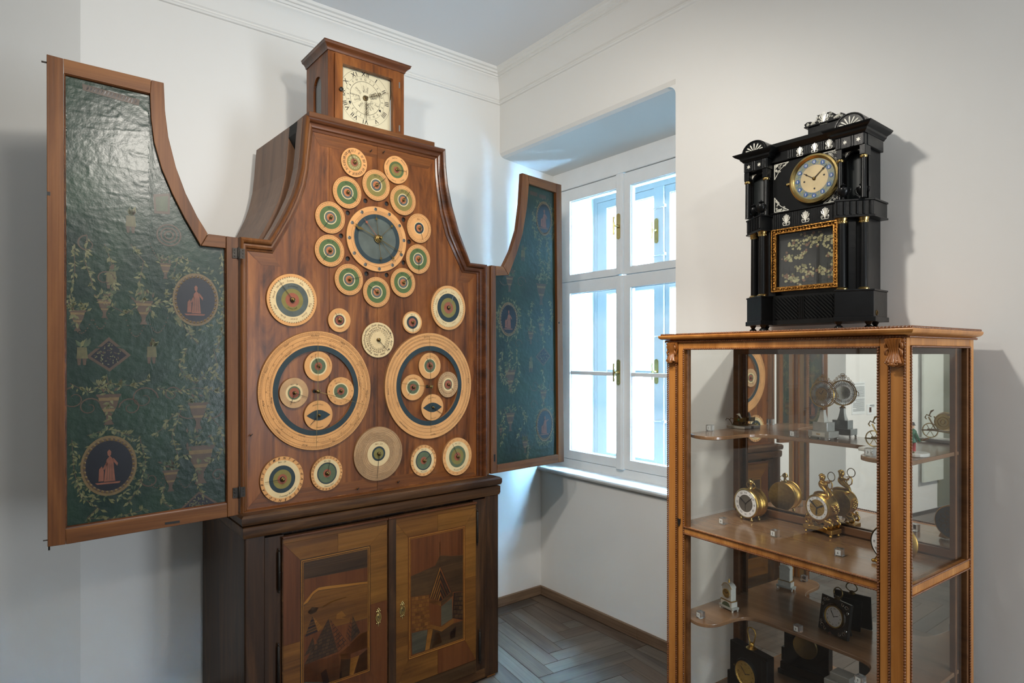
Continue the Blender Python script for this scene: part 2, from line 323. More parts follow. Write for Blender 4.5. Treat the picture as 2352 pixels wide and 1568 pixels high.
# ------------------------------------------------------------ the room
XB, YA, ZC = 2.382, 3.178, 3.38; NY = 1.815; XP = 2.726; XW = 2.834; XO = 3.2
b = MB(); b.prism([(.18, YA), (XO + .12, YA), (XO + .12, YA + .9), (-.62, YA + .9), (-.62, 3.68)], -.05, ZC, 'z')
struct(b.build('wall_back', M['wall']))
b = MB(); b.prism([(-1.2, YA), (-1.2, 3.68), (-.62, 3.68), (-.62, YA + .9), (-6.1, YA + .9), (-6.1, YA)], -.05, ZC, 'z')
struct(b.build('wall_back_left', M['wall']))
b = MB(); b.prism([(XB, -3.2), (XO + .12, -3.2), (XO + .12, NY), (XP, NY), (XB, NY)], -.05, ZC, 'z')
b.prism([(XB, 2.885), (XB + .012, 2.866), (XB + .035, 2.857), (XW + .01, 2.818), (XO + .12, 2.79), (XO + .12, ZC), (XB, ZC)], NY, YA, 'y')
# soft rounded upper right corner of the niche
pts = [(NY, 2.86)] + [(NY + .05 - .05 * math.sin(R(a)), 2.81 + .05 * math.cos(R(a)) + .0) for a in range(0, 91, 15)]
b.prism(pts, XB + .001, XW, 'x'); b.box(XP, XO + .12, NY, YA, -.05, .822)
b.box(XW + .04, XO + .02, YA - .035, YA, .8, 2.8); b.box(XW + .04, XO + .02, NY, NY + .035, .8, 2.8); b.box(XW + .04, XO + .02, NY, YA, 2.745, 2.81)
struct(b.build('wall_right', M['wall']))
struct(MB().box(-6.2, -6.1, -3.2, YA, 0, ZC).build('wall_left', M['wall']))
struct(MB().box(-6.1, XB, -3.3, -3.2, 0, ZC).build('wall_front', M['wall']))
struct(MB().box(-6.2, XO + .12, -3.3, YA + .9, ZC, ZC + .1).build('ceiling', M['ceil']))
prof = [(0, -.190), (.010, -.188), (.013, -.180), (.006, -.172), (.006, -.166), (.014, -.160), (.016, -.130), (.022, -.110), (.024, -.105), (.030, -.085), (.043, -.064), (.056, -.054), (.056, -.044), (.064, -.043),
        (.066, -.032), (.076, -.030), (.078, -.018), (.090, -.014), (.094, 0), (0, 0)]
b = MB(); b.sweep([(.18, YA, ZC), (XB, YA, ZC), (XB, -3.2, ZC)], prof); struct(b.build('trim_1', M['stucco'], smooth=30))
# skirting boards
b = MB()
b.box(XP - .9, XP - .002, YA - .018, YA, 0, .058); b.box(.18, XP - .9, YA - .018, YA, 0, .058); struct(b.build('baseboard_back', M['skirting'], bevel=.002))
b = MB(); b.box(0, .83, -.018, 0, 0, .058); b.box(.832, YA - NY - .02, -.018, 0, 0, .058)
o = struct(b.build('baseboard_niche', M['skirting'], bevel=.002)); o.location = (XP, YA - .018, 0); o.rotation_euler = (0, 0, R(-90))
b = MB(); b.box(0, 5.0, -.018, 0, 0, .058); o = struct(b.build('baseboard_right', M['skirting'])); o.location = (XB, NY, 0); o.rotation_euler = (0, 0, R(-90))
# floor: slab and parquet blocks
floor = struct(MB().box(-6.2, XO + .12, -3.3, YA + .9, -.06, -.012).build('floor', mat('floor_joint', (.02, .018, .016, 1), .9)))
fw = [wood('parquet_oak_%s' % n, a_, b_, c_, 'x', .38, .12, rnd=True, grain=9, fig=.8, scale=1.2) for n, a_, b_, c_ in
      (('grey', c(63, 59, 54), c(84, 77, 71), c(101, 93, 85)), ('brown', c(67, 57, 48), c(89, 77, 67), c(104, 91, 79)), ('pale', c(73, 68, 63), c(96, 89, 81), c(111, 103, 94)))]
def clip(poly, x0, x1, y0, y1):
    for ax, lim, sg in ((0, x0, 1), (0, x1, -1), (1, y0, 1), (1, y1, -1)):
        out = []
        for i, p in enumerate(poly):
            q = poly[(i + 1) % len(poly)]; dp = sg * (p[ax] - lim); dq = sg * (q[ax] - lim)
            if dp >= 0: out.append(p)
            if dp * dq < 0: t = dp / (dp - dq); out.append((p[0] + t * (q[0] - p[0]), p[1] + t * (q[1] - p[1])))
        poly = out
        if len(poly) < 3: return []
    return poly
pw, pn = .092, 6; PL = pw * pn; ang = R(-7.5); ca, sa = math.cos(ang), math.sin(ang); P0 = (2.3, 2.5)
rot = lambda p: (P0[0] + p[0] * ca - p[1] * sa, P0[1] + p[0] * sa + p[1] * ca)
rest = MB(); nplank = 0; rg = random.Random(3)
XF, YF = XP - .018 - .095, YA - .018 - .095
for s_ in range(-14, 15):
    for k in range(-60, 60):
        for hv in (0, 1):
            g = .0009; ox, oy = k * pw + s_ * PL, k * pw - s_ * PL
            rc = (ox, ox + PL, oy, oy + pw) if hv == 0 else (ox - pw, ox, oy, oy + PL)
            q = [rot(p) for p in ((rc[0] + g, rc[2] + g), (rc[1] - g, rc[2] + g), (rc[1] - g, rc[3] - g), (rc[0] + g, rc[3] - g))]
            q = clip(q, -4.4, XF, -2.4, YF)
            if not q: continue
            cx = sum(p[0] for p in q) / len(q); cy = sum(p[1] for p in q) / len(q)
            dep = .6152 * cx + .7883 * cy; rr = (.7883 * cx - .6152 * cy) / max(dep, .1)
            near = dep > 2.75 and -.05 < rr < .30 and cx > 1.4
            mi = rg.choice((0, 0, 1, 1, 2)); dz = -.0006 * rg.random()
            if near and nplank < 295:
                a2 = ang + hv * PI / 2; c2, s2 = math.cos(-a2), math.sin(-a2)
                lp = [((x - cx) * c2 - (y - cy) * s2, (x - cx) * s2 + (y - cy) * c2) for x, y in q]
                o = MB().prism(lp, -.011, 0, 'z').build('plank', fw[mi], floor); o.location = (cx, cy, dz); o.rotation_euler = (0, 0, a2); nplank += 1
            elif cx > -3.5 or rg.random() < 1: rest.prism(q, -.011, dz, 'z', mi)
o = rest.build('plank', fw, floor, normals=False); o['kind'] = 'stuff'
for i in range(4):   # border boards along the two skirtings
    o = MB().box(0, .90, 0, .09, -.011, -.0002).build('plank', fw[(i + 1) % 3], floor); o.location = (XP - .018 - .004, YA - .018 - .003 - i * .903, 0); o.rotation_euler = (0, 0, R(-90)); 
    o.location.x -= .09; o.rotation_euler = (0, 0, R(-90)); o.location = (XP - .018 - .092, YA - .02 - i * .903, 0)
    if i < 3:
        o = MB().box(0, .90, 0, .09, -.011, -.0002).build('plank', fw[i % 3], floor); o.location = (XP - .018 - .094 - .903 * (i + 1), YA - .018 - .092, 0)
# ------------------------------------------------------------ window
WF = Fr(XW, YA, -90)
win = thing('window_1', None, None, (XW, YA, 0), -90); win['kind'] = 'structure'
WX = YA - NY
zt = WF.py(1426, 400)[1]; xm0, xm1 = WF.py(1418.5, 700)[0], WF.py(1434.5, 700)[0]
ztr = WF.py(1435, 630.6)[1]; zb = WF.py(1419, 1074)[1]
gUL = (WF.py(1308.8, 463)[0], WF.py(1309.5, 631.6)[1], WF.py(1308.8, 463)[1]); gUR = WF.py(1447.5, 424)[0]
gLt = WF.py(1308, 675)[1]; gLb = WF.py(1308.6, 1033)[1]; gbar = (WF.py(1360, 861.5)[1], WF.py(1360, 853)[1])
b = MB(); b.box(0, WX, .0, .07, zt + .004, 2.822); b.box(0, .018, .004, .07, .80, zt + .003); b.box(WX - .018, WX, .004, .07, .80, zt + .003); b.box(.018, WX - .018, .005, .07, .80, zb - .003)
b.box(0, WX, -.004, .0, zt + .006, zt + .018)
b.build('window_frame', M['wframe'], win, bevel=.003)
def sash(x0, x1, z0, z1, gx0, gx1, gz0, gz1, y=.0, t=.045, par=win, barz=None, mt='wframe'):
    b = MB(); b.holed([(x0, z0), (x1, z0), (x1, z1), (x0, z1)], [[(gx0, gz0), (gx1, gz0), (gx1, gz1), (gx0, gz1)]], y, y + t)
    e = .007   # glazing bead step
    for (a, b_, c_, d) in ((gx0 - e, gx0 + .004, gz0, gz1), (gx1 - .004, gx1 + e, gz0, gz1), (gx0, gx1, gz0 - e, gz0 + .004), (gx0, gx1, gz1 - .004, gz1 + e)): b.box(a, b_, y + .012, y + .02, c_, d)
    if barz: b.box(gx0, gx1, y + .006, y + t - .006, barz[0], barz[1])
    s_ = b.build('window_sash', M[mt], par, bevel=.002)
    for z_0, z_1 in (((gz0, barz[0]), (barz[1], gz1)) if barz else ((gz0, gz1),)):
        MB().box(gx0, gx1, y + .024, y + .027, z_0, z_1).build('pane', M['glass'], s_)
    return s_
sR = WX - .018
sUL = sash(.019, xm0 + .012, ztr + .002, zt, gUL[0], xm0 - .004 + .004, gUL[1], gUL[2])
sUR = sash(xm1 - .012, sR, ztr + .002, zt, gUR, sR - .07, gUL[1], gUL[2])
sLL = sash(.019, xm0 + .012, zb, ztr - .002, gUL[0], xm0, gLb, gLt, barz=gbar)
sLR = sash(xm1 - .012, sR, zb, ztr - .002, gUR, sR - .07, gLb, gLt, barz=gbar)
b = MB(); b.box(xm0, xm1, -.016, -.001, ztr + .003, zt - .001); b.box(xm0 + .010, xm1 - .010, -.021, -.015, ztr + .003, zt - .001)
b.build('astragal', M['wframe'], win, bevel=.003)
b = MB(); b.box(xm0, xm1, -.016, -.001, zb - .004, ztr - .004); b.box(xm0 + .010, xm1 - .010, -.021, -.015, zb - .004, ztr - .004)
b.build('astragal', M['wframe'], win, bevel=.003)
def wshandle(par, x, z, y, h=.155, w=.028):
    b = MB(); pts = arc(x, z + h / 2 - w / 2, w / 2, 0, 180, 8) + arc(x, z - h / 2 + w / 2, w / 2, 180, 360, 8); b.prism(pts, y - .004, y, 'y')
    b.lathe([(.009, -.004), (.011, -.012), (.007, -.02), (.007, -.036)], (x, y, z), 'y', 14)
    for q in (-1, 1): b.ball((x, y - .0045, z + q * (h / 2 - w * .55)), .0032, 0, 6)
    hn = b.build('window_handle', M['brass'], par, smooth=40)
    b = MB(); b.box(x - .006, x + .003, y - .04, y - .03, z - .006, z + .006)
    b.tube([(x - .004, y - .038, z - .055), (x - .004, y - .040, z - .03), (x - .002, y - .038, z), (x - .004, y - .040, z + .03), (x - .004, y - .038, z + .055)], [.0065, .0058, .007, .0058, .0065], 8, flat=.6)
    b.build('lever', M['brass'], hn, smooth=50)
for (u, v) in ((1421, 520), (1421, 855)):
    x, z = WF.py(u, v, -.02); wshandle(win, x, z, -.021)
# outer window across the deep reveal
yo = XO - XW; ox0 = .055; om0, om1 = WF.py(1504, 600, yo)[0], WF.py(1527, 600, yo)[0]; og = WF.py(1392.5, 600, yo)[0]
oz1 = WF.py(1392.5, 477.6, yo)[1]; ozt = WF.py(1376, 462, yo)[1]; otr = ztr + .0; ozb = .90
win2 = thing('window_2', None, None, (XW, YA, 0), -90); win2['kind'] = 'structure'
b = MB(); b.holed([(.02, .80), (WX - .02, .80), (WX - .02, ozt + .03), (.02, ozt + .03)], [[(ox0, ozb - .05), (WX - ox0, ozb - .05), (WX - ox0, ozt - .01), (ox0, ozt - .01)]], yo, yo + .06)
b.box(.03, WX - .03, yo - .3, yo, .80, .835); b.build('window_frame', M['wframe'], win2, bevel=.003)
for (a, d, g0, g1) in ((ox0 + .002, om0 + .02, og, om0 - .01), (om1 - .02, WX - ox0 - .002, om1 + .035, WX - ox0 - .05)):
    sash(a, d, otr, ozt - .012, g0, g1, otr + .05, oz1, yo + .004, .04, win2)
    sash(a, d, ozb - .048, otr - .003, g0, g1, ozb + .02, otr - .055, yo + .004, .04, win2, barz=(gbar[0] - .005, gbar[1] + .003))
MB().box(om0, om1, yo - .012, yo + .003, ozb - .05, ozt - .012).build('astragal', M['wframe'], win2, bevel=.003)
for (u, v) in ((1508, 530), (1508, 853)):
    x, z = WF.py(u, v, yo - .012); wshandle(win2, x, z, yo - .012, .16, .03)
for v in (476, 586, 772, 968): 
    x, z = WF.py(1521, v, yo); b = MB(); b.tube([(x - .06, yo - .016, z - .004), (x + .03, yo - .02, z + .003)], .005, 6); b.box(x + .015, x + .04, yo - .03, yo - .01, z - .004, z + .012); b.build('catch', M['wframe'], win2, smooth=40)
# window sill and outside
b = MB(); pr = [(2.698, .836), (2.693, .846), (2.698, .857), (XW + .03, .866), (XW + .03, .826), (2.71, .828)]
b.prism(pr, NY + .001, YA - .001, 'y'); struct(b.build('trim_2', M['sill'], bevel=.003))
o = struct(MB().box(6.4, 6.6, -2, 8, -4, 6.5).build('outside_wall', M['outwall']), 'sunlit pale rendered wall outside the window', 'wall')
struct(MB().box(3.4, 6.4, -2, 8, -4.1, -4).build('outside_ground', M['outwall']), 'pale courtyard paving outside below the window', 'ground')
# far part of the room that shows only in the cabinet mirror
struct(MB().box(-2.8, -2.42, YA - .06, YA - .04, .3, 2.9).build('blind', M['curtain']), 'pale fabric blind hanging by the grey-green wall', 'blind')
struct(MB().box(-5.6, -2.80, YA - .012, YA, 0, 3.2).build('wall_panel', M['greywall']), 'grey-green wall panel beyond the pale blind', 'wall')
b = MB(); b.tube([(-3.05, YA - .03, 3.1), (-3.04, YA - .03, 2.2), (-3.07, YA - .03, 1.85), (-3.05, YA - .03, 1.4), (-3.06, YA - .03, .6)], .008, 6)
tag(b.build('cable', M['iron'], smooth=60), 'dark cable running down the grey-green wall panel', 'cable')
s1 = tag(MB().box(-1.50, -1.29, YA - .004, YA - .0005, 1.04, 1.345).build('information_sheet', M['paperw']), 'tall printed information sheet on the white wall, seen in the cabinet mirror', 'sheet')
b = MB()
for i in range(30):
    z = 1.325 - i * .0088
    if i in (1, 2, 15): continue
    b.box(-1.485, -1.305 - (.05 if i % 7 == 5 else .0), YA - .0052, YA - .0042, z, z + .0035)
b.build('print', M['txtgrey'], s1)
s2 = tag(MB().box(-1.66, -1.53, YA - .004, YA - .0005, 1.03, 1.13).build('notice_card', M['paperw']), 'small notice card with a coloured picture beside the tall printed sheet', 'sheet')
b = MB(); b.box(-1.60, -1.565, YA - .0052, YA - .0042, 1.05, 1.10, 0); b.box(-1.592, -1.575, YA - .0056, YA - .005, 1.06, 1.09, 1); b.build('picture', [M['flesh'], M['navy']], s2)
b = MB(); b.box(-1.65, -1.575, YA - .0052, YA - .0042, 1.112, 1.121); b.box(-1.65, -1.60, YA - .0052, YA - .0042, 1.101, 1.106); b.build('print', M['txtgrey'], s2)
# ------------------------------------------------------------ base cupboard with marquetry doors
CB = Fr(.652, 2.481, 1.0); P = CB.py
base = thing('base_cabinet', 'dark walnut cupboard with two marquetry doors carrying the astronomical clock', 'cupboard', (CB.o[0], CB.o[1], 0), 1.0)
bw = 1.213; zc1 = .990; zc2 = .948; zc3 = .903; BD = .655
b = MB(); b.box(0, .008, 0, BD, .012, zc3); b.box(bw - .008, bw, 0, BD, .012, zc3); b.box(0, bw, BD - .01, BD, .012, zc3); b.box(0, bw, .02, BD, .012, .05); b.box(.01, bw - .01, .045, .06, .05, zc3)
xs1 = P(608, 1400)[0]; xd0 = P(648, 1400, -.012)[0]; xd1 = P(890.4, 1300, -.012)[0]; xr0 = P(909, 1300, -.012)[0]; xr1 = P(1094, 1300, -.012)[0]; xs2 = P(1114, 1300)[0]
b.box(0, xs1, 0, .03, .012, zc3); b.box(xs2, bw, 0, .03, .012, zc3)
b.build('body', M['basew'], base, bevel=.002)
b = MB(); b.box(xs1 + .0006, xd0 + .01, .001, .03, .03, zc3 - .01); b.build('stile', M['basew'], base); b = MB(); b.box(xr1 - .01, xs2 - .0006, .001, .03, .03, zc3 - .01); b.build('stile', M['basew'], base)
MB().box(xs1, xs2, .0, .03, .012, .058).build('rail', M['basex'], base, bevel=.002)
cap = [(-.004, zc1 - .040), (.010, zc1 - .036), (.014, zc1 - .026), (.014, zc1 - .008), (.006, zc1), (-.7, zc1), (-.7, zc1 - .04)]
def mould_around(name, prof, mt, depth=BD, x0=0, x1=bw, y0=0, par=base):
    b = MB(); pr = [(max(o, -.05), h) for o, h in prof]
    b.sweep([(x0, y0 + depth, 0), (x0, y0, 0), (x1, y0, 0), (x1, y0 + depth, 0)], pr); return b.build(name, M[mt], par, smooth=35)
mould_around('cornice', cap, 'basex'); MB().box(0.0, bw, .0, BD, zc1 - .03, zc1 - .001).build('top_board', M['basex'], base)
mould_around('frieze', [(-.05, zc3), (.004, zc3), (.006, zc3 + .006), (.008, zc3 + .012), (.008, zc2 - .004), (.002, zc2), (-.05, zc2)], 'basex')
for x in (.03, bw - .04): 
    for y in (.012, BD - .05): MB().box(x - .02, x + .03, y, y + .04, 0, .013).build('foot', M['honey'], base)
qm = [wood('inlay_%s' % n, a_, b_, c_, ax, .4, .12, rnd=True, grain=9, fig=f) for n, a_, b_, c_, ax, f in (
  ('amber', c(67, 38, 12), c(96, 59, 20), c(116, 75, 28), 'x', .9), ('bright', c(112, 68, 22), c(136, 88, 32), c(148, 99, 40), 'x', .3), ('rust', c(64, 32, 12), c(86, 46, 19), c(99, 56, 24), 'z', .6),
  ('umber', c(36, 24, 14), c(57, 38, 20), c(73, 51, 28), 'x', 1.2), ('ebony', c(20, 11, 9), c(30, 17, 14), c(41, 24, 19), 'x', .3), ('grey', c(46, 41, 32), c(64, 59, 46), c(78, 72, 56), 'x', 1.4), ('golden', c(84, 52, 16), c(112, 72, 25), c(128, 84, 33), 'x', 1.3))]
AMB, BRI, RUS, UMB, EBO, GRY, GOL = qm
def zl(x, y): return P(630 + x / 3.94, 1170 + y / 3.94, -.0135)
def zr(x, y): return P(880 + x / 3.58, 1130 + y / 3.58, -.0135)
def inlay(door, pts, mt, y=-.0138, th=.0005, name='inlay'):
    cx = sum(p[0] for p in pts) / len(pts); cz = sum(p[1] for p in pts) / len(pts)
    o = MB().prism([(p[0] - cx, p[1] - cz) for p in pts], y, y + th, 'y').build(name, mt, door); o.location = (cx, 0, cz); return o
def brickfield(door, A, B, C, rows, mt, gap=.10, D=None):   # courses between the edge A->B and the edge (D or A)->C
    D = D or A; lerp = lambda p, q, t: (p[0] + (q[0] - p[0]) * t, p[1] + (q[1] - p[1]) * t)
    for r in range(rows):
        t0, t1 = (r + gap) / rows, (r + 1 - gap) / rows
        L0, L1, R0, R1 = lerp(A, B, t0), lerp(A, B, t1), lerp(D, C, t0), lerp(D, C, t1)
        wd = math.dist(L1, R1); hgt = math.dist(A, B) / rows; n = max(1, round(wd / (hgt * 1.0))); off = .5 / n if r % 2 and n > 1 else 0
        cuts = sorted(set([0, 1] + [i / n + off for i in range(0, n + 1) if 0 < i / n + off < 1])); 
        for s0, s1 in zip(cuts, cuts[1:]):
            g = .06 / n; s0 += g; s1 -= g
            if s1 - s0 < .25 / n: continue
            inlay(door, [lerp(L0, R0, s0), lerp(L0, R0, s1), lerp(L1, R1, s1), lerp(L1, R1, s0)], mt, -.0142, .0003, 'inlay_brick')
doors = []
for side in (0, 1):
    x0, x1 = (xd0, xd1) if side == 0 else (xd1 + .002, xr1); zt_ = P(648, 1234, -.012)[1]; z0 = .062
    hz = lambda x: zt_
    b = MB(); b.box(x0, x1, -.012, .018, z0, zt_); d = b.build('door', M['basex'], base, bevel=.002); doors.append(d)
    b = MB(); b.sweep([(x0, -.012, zt_ - .006), (x1, -.012, zt_ - .006)][::-1], [(0, -.006), (0, .006), (-.008, .008), (-.010, .002), (-.004, -.006)][::-1]); 
    MB().box(x0, x1, -.020, -.010, zt_ - .007, zt_ + .002).build('moulding', M['mold'], d, bevel=.002)
    if side: MB().box(x0, xr0, -.018, -.010, z0, zt_ - .007).build('astragal', M['basew'], d, bevel=.003)
    px0 = x0 + .004 if side == 0 else xr0; px1 = x1 - .004
    if side == 0: ix0, iz1 = zl(235, 455); ix1 = zl(868, 320)[0]; iz0 = P(852.5, 1540.7, -.0135)[1]
    else: ix0, iz1 = zr(205, 370); ix1 = zr(675, 275)[0]; iz0 = zr(685, 1215)[1]
    bt = zt_ - .026
    # top strip, crossbanded and mitred frame
    inlay(d, [(px0, bt + .001), (px1, bt + .001), (px1, zt_ - .007), (px0, zt_ - .007)], AMB, name='veneer')
    xm = (px0 + px1) / 2; zm = (z0 + bt) / 2; zbt = z0 + .03; g = .0004
    for pts, mt in (([(px0, bt), (xm - g, bt), (xm - g, iz1 + g), (ix0, iz1 + g)], AMB), ([(xm + g, bt), (px1, bt), (ix1, iz1 + g), (xm + g, iz1 + g)], GOL),
        ([(px0, bt - .001), (ix0 - g, iz1), (ix0 - g, zm), (px0, zm)], RUS if side == 0 else GOL), ([(px0, zm - g), (ix0 - g, zm - g), (ix0 - g, iz0), (px0, iz0 - .11)], AMB),
        ([(ix1 + g, iz1), (px1, bt - .001), (px1, zm + .07), (ix1 + g, zm + .07)], GOL), ([(ix1 + g, zm + .07 - g), (px1, zm + .07 - g), (px1, iz0 - .11), (ix1 + g, iz0)], RUS if side == 0 else AMB),
        ([(ix0, iz0 - g), (xm - g, iz0 - g), (xm - g, iz0 - .11), (px0, iz0 - .11 - g)], AMB), ([(xm + g, iz0 - g), (ix1, iz0 - g), (px1, iz0 - .11 - g), (xm + g, iz0 - .11)], RUS),
        ([(px0, iz0 - .113), (px1, iz0 - .113), (px1, z0 + .004), (px0, z0 + .004)], UMB)): inlay(d, pts, mt, name='veneer')
    # light stringing
    for e, mt in ((.0035, BRI), (.011, BRI)):
        b = MB(); w_ = .004 if e < .005 else .0018; a0, a1, c0, c1 = ix0 + e, ix1 - e, iz0 + e, iz1 - e
        b.holed([(a0, c0), (a1, c0), (a1, c1), (a0, c1)], [[(a0 + w_, c0 + w_), (a1 - w_, c0 + w_), (a1 - w_, c1 - w_), (a0 + w_, c1 - w_)]], -.0148, -.0136); b.build('stringing', mt, d)
    inlay(d, [(ix0, iz0), (ix1, iz0), (ix1, iz1), (ix0, iz1)], RUS if side else UMB, -.01355, .0002, 'panel')
dl, dr = doors; T = lambda f, L: [f(*p) for p in L]
for L, mt in (([(258, 480), (845, 348), (845, 515), (270, 625)], UMB), ([(270, 632), (845, 522), (845, 645), (480, 690), (400, 703), (350, 740), (268, 845)], RUS),
    ([(265, 862), (270, 838), (350, 742), (400, 706), (480, 692), (845, 650), (845, 668), (500, 716), (400, 730), (352, 765), (300, 842)], BRI),
    ([(268, 872), (302, 846), (355, 768), (400, 734), (500, 720), (845, 672), (845, 980), (268, 1130)], AMB), ([(430, 880), (520, 820), (655, 785), (655, 794), (530, 834), (440, 892)], BRI),
    ([(300, 930), (340, 880), (400, 885), (380, 925), (330, 950)], UMB), ([(565, 945), (610, 915), (650, 960), (610, 975), (650, 985), (560, 990)], GOL),
    ([(268, 1130), (845, 985), (845, 1560), (268, 1560)], RUS), ([(590, 1300), (665, 1240), (770, 1130), (855, 1090), (855, 1240), (700, 1300), (600, 1330)], AMB),
    ([(270, 1405), (380, 1365), (590, 1300), (600, 1560), (270, 1568)], GRY), ([(600, 1310), (690, 1300), (690, 1345), (600, 1350)], AMB), ([(600, 1352), (690, 1350), (680, 1500), (590, 1530)], UMB), ([(690, 1345), (768, 1318), (715, 1490), (680, 1495)], BRI),
    ([(770, 1320), (855, 1250), (855, 1440), (725, 1490)], UMB), ([(420, 1480), (470, 1440), (500, 1568), (440, 1568)], EBO), ([(590, 1480), (610, 1450), (612, 1520), (590, 1535)], EBO)):
    inlay(dl, T(zl, L), mt, -.0139)
for A, B_, C_, rows, mt in (((490, 985), (270, 1405), (575, 1285), 11, UMB), ((500, 985), (580, 1285), (665, 1205), 9, RUS), ((700, 955), (648, 1140), (690, 1195), 6, RUS), ((708, 955), (692, 1195), (775, 1110), 6, EBO),
    ((350, 1150), (272, 1325), (368, 1262), 5, EBO)):
    inlay(dl, T(zl, [A, B_, C_]), EBO, -.01405, .0003); brickfield(dl, zl(*A), zl(*B_), zl(*C_), rows, UMB if mt is EBO else mt)
inlay(dl, T(zl, [(352, 1150), (372, 1262), (398, 1215)]), RUS, -.0141)
for i in range(6):
    f = lambda t: (345 - 70 * t, 960 + 195 * t); g_ = lambda t: (345 + 50 * t, 960 + 145 * t); h_ = lambda t: (345 + 90 * t, 960 + 105 * t); t0, t1 = (i + .12) / 6, (i + .9) / 6
    inlay(dl, T(zl, [f(t0), g_(t0), g_(t1), f(t1)]), EBO if i % 2 else UMB, -.0141); inlay(dl, T(zl, [g_(t0), h_(t0), h_(t1), g_(t1)]), GOL, -.0141)
for L, mt in (([(222, 395), (660, 292), (660, 512), (560, 520), (470, 518), (430, 600), (226, 690)], RUS), ([(228, 692), (430, 602), (466, 520), (560, 524), (660, 516), (660, 812), (230, 860)], UMB),
    ([(232, 862), (375, 840), (388, 1125), (235, 1155)], RUS), ([(580, 826), (660, 816), (662, 1050), (570, 1035)], EBO), ([(235, 1158), (365, 1128), (345, 1300), (238, 1335)], GRY), ([(370, 1118), (408, 1126), (380, 1290), (345, 1302)], GOL),
    ([(410, 1126), (480, 1145), (580, 1078), (665, 1050), (668, 1195), (382, 1290)], UMB), ([(430, 1148), (460, 1150), (485, 1235), (400, 1275)], RUS), ([(550, 1150), (600, 1100), (590, 1190), (552, 1212)], EBO),
    ([(375, 872), (475, 902), (475, 935), (375, 905)], AMB), ([(475, 900), (570, 812), (574, 850), (475, 935)], UMB), ([(385, 915), (475, 940), (475, 1100), (387, 1085)], RUS), ([(477, 940), (566, 868), (570, 1035), (477, 1100)], GRY),
    ([(373, 1084), (478, 1108), (580, 1036), (580, 1072), (480, 1145), (373, 1112)], AMB), ([(464, 410), (470, 410), (471, 600), (463, 600)], UMB)):
    inlay(dr, T(zr, L), mt, -.0139)
inlay(dr, T(zr, [(468, 600), (380, 866), (475, 894), (562, 815)]), EBO, -.01405)
for i in range(5):
    t = i / 5.0; s_ = 1 - t * .92; ax_, az_ = 472, 894
    q = lambda x, y: (ax_ + (x - ax_) * s_, az_ + (y - az_) * s_); q2 = lambda x, y: (ax_ + (x - ax_) * (s_ - .10), az_ + (y - az_) * (s_ - .10))
    inlay(dr, T(zr, [q(468, 610), q(385, 866), q2(385, 866), q2(468, 610)]), GOL if i % 2 == 0 else AMB, -.0142); inlay(dr, T(zr, [q(469, 610), q(558, 818), q2(558, 818), q2(469, 610)]), UMB if i % 2 else RUS, -.0142)
brickfield(dr, zr(233, 864), zr(236, 1150), zr(386, 1120), 9, AMB, D=zr(374, 842)); brickfield(dr, zr(590, 826), zr(572, 1034), zr(662, 1040), 6, UMB, D=zr(660, 818))
for d, (u, v) in ((dl, (870, 1418)), (dr, (925, 1402))):
    x, z = P(u, v, -.018); b = MB(); pts = [(x + .014 * math.cos(a * PI / 12), z + .022 * math.sin(a * PI / 12)) for a in range(24)]; hole = [(x + .0028 * math.cos(a * PI / 5), z + .003 * math.sin(a * PI / 5) + .002) for a in range(10)]
    b.holed(pts, [hole], -.0165, -.0145)
    for a in range(24): b.ball((x + .0125 * math.cos(a * PI / 12), -.0165, z + .0205 * math.sin(a * PI / 12)), .0016, 0, 5)
    b.tube([(x + .008 * math.cos(a * PI / 8), -.017, z + .0135 * math.sin(a * PI / 8)) for a in range(16)], .0012, 4, closed=True)
    for q, (dx, dz, r_) in enumerate(((0, .026, .0055), (-.008, .026, .004), (.008, .026, .004), (-.0045, .033, .004), (.0045, .033, .004), (0, .0385, .0035), (0, -.025, .005), (-.008, -.024, .0035), (.008, -.024, .0035), (0, -.031, .0032), (0, -.0365, .002))): b.ball((x + dx, -.0155, z + dz), r_, 0, 8, (1, .35, 1))
    e = b.build('escutcheon', M['brass'], d, smooth=50); MB().box(x - .0022, x + .0022, -.0150, -.0140, z - .006, z + .004).build('keyhole', M['black'], e)
for (u, v0, v1, d) in ((641.5, 1263, 1360, dl), (1097, 1172, 1250, dr), (1102.5, 1447, 1522, dr), (640, 1480, 1580, dl)):
    x, z1 = P(u, v0, -.012); z0_ = P(u, v1, -.012)[1]; b = MB(); b.lathe([(.002, z0_ - .004), (.0035, z0_), (.002, z0_ + .006), (.0055, z0_ + .01), (.0055, (z0_ + z1) / 2 - .0006), (.0045, (z0_ + z1) / 2), (.0055, (z0_ + z1) / 2 + .0006), (.0055, z1 - .01), (.002, z1 - .006), (.004, z1), (.001, z1 + .006)], (x, -.010, 0), 'z', 10)
    b.build('hinge', M['iron'], d, smooth=40)
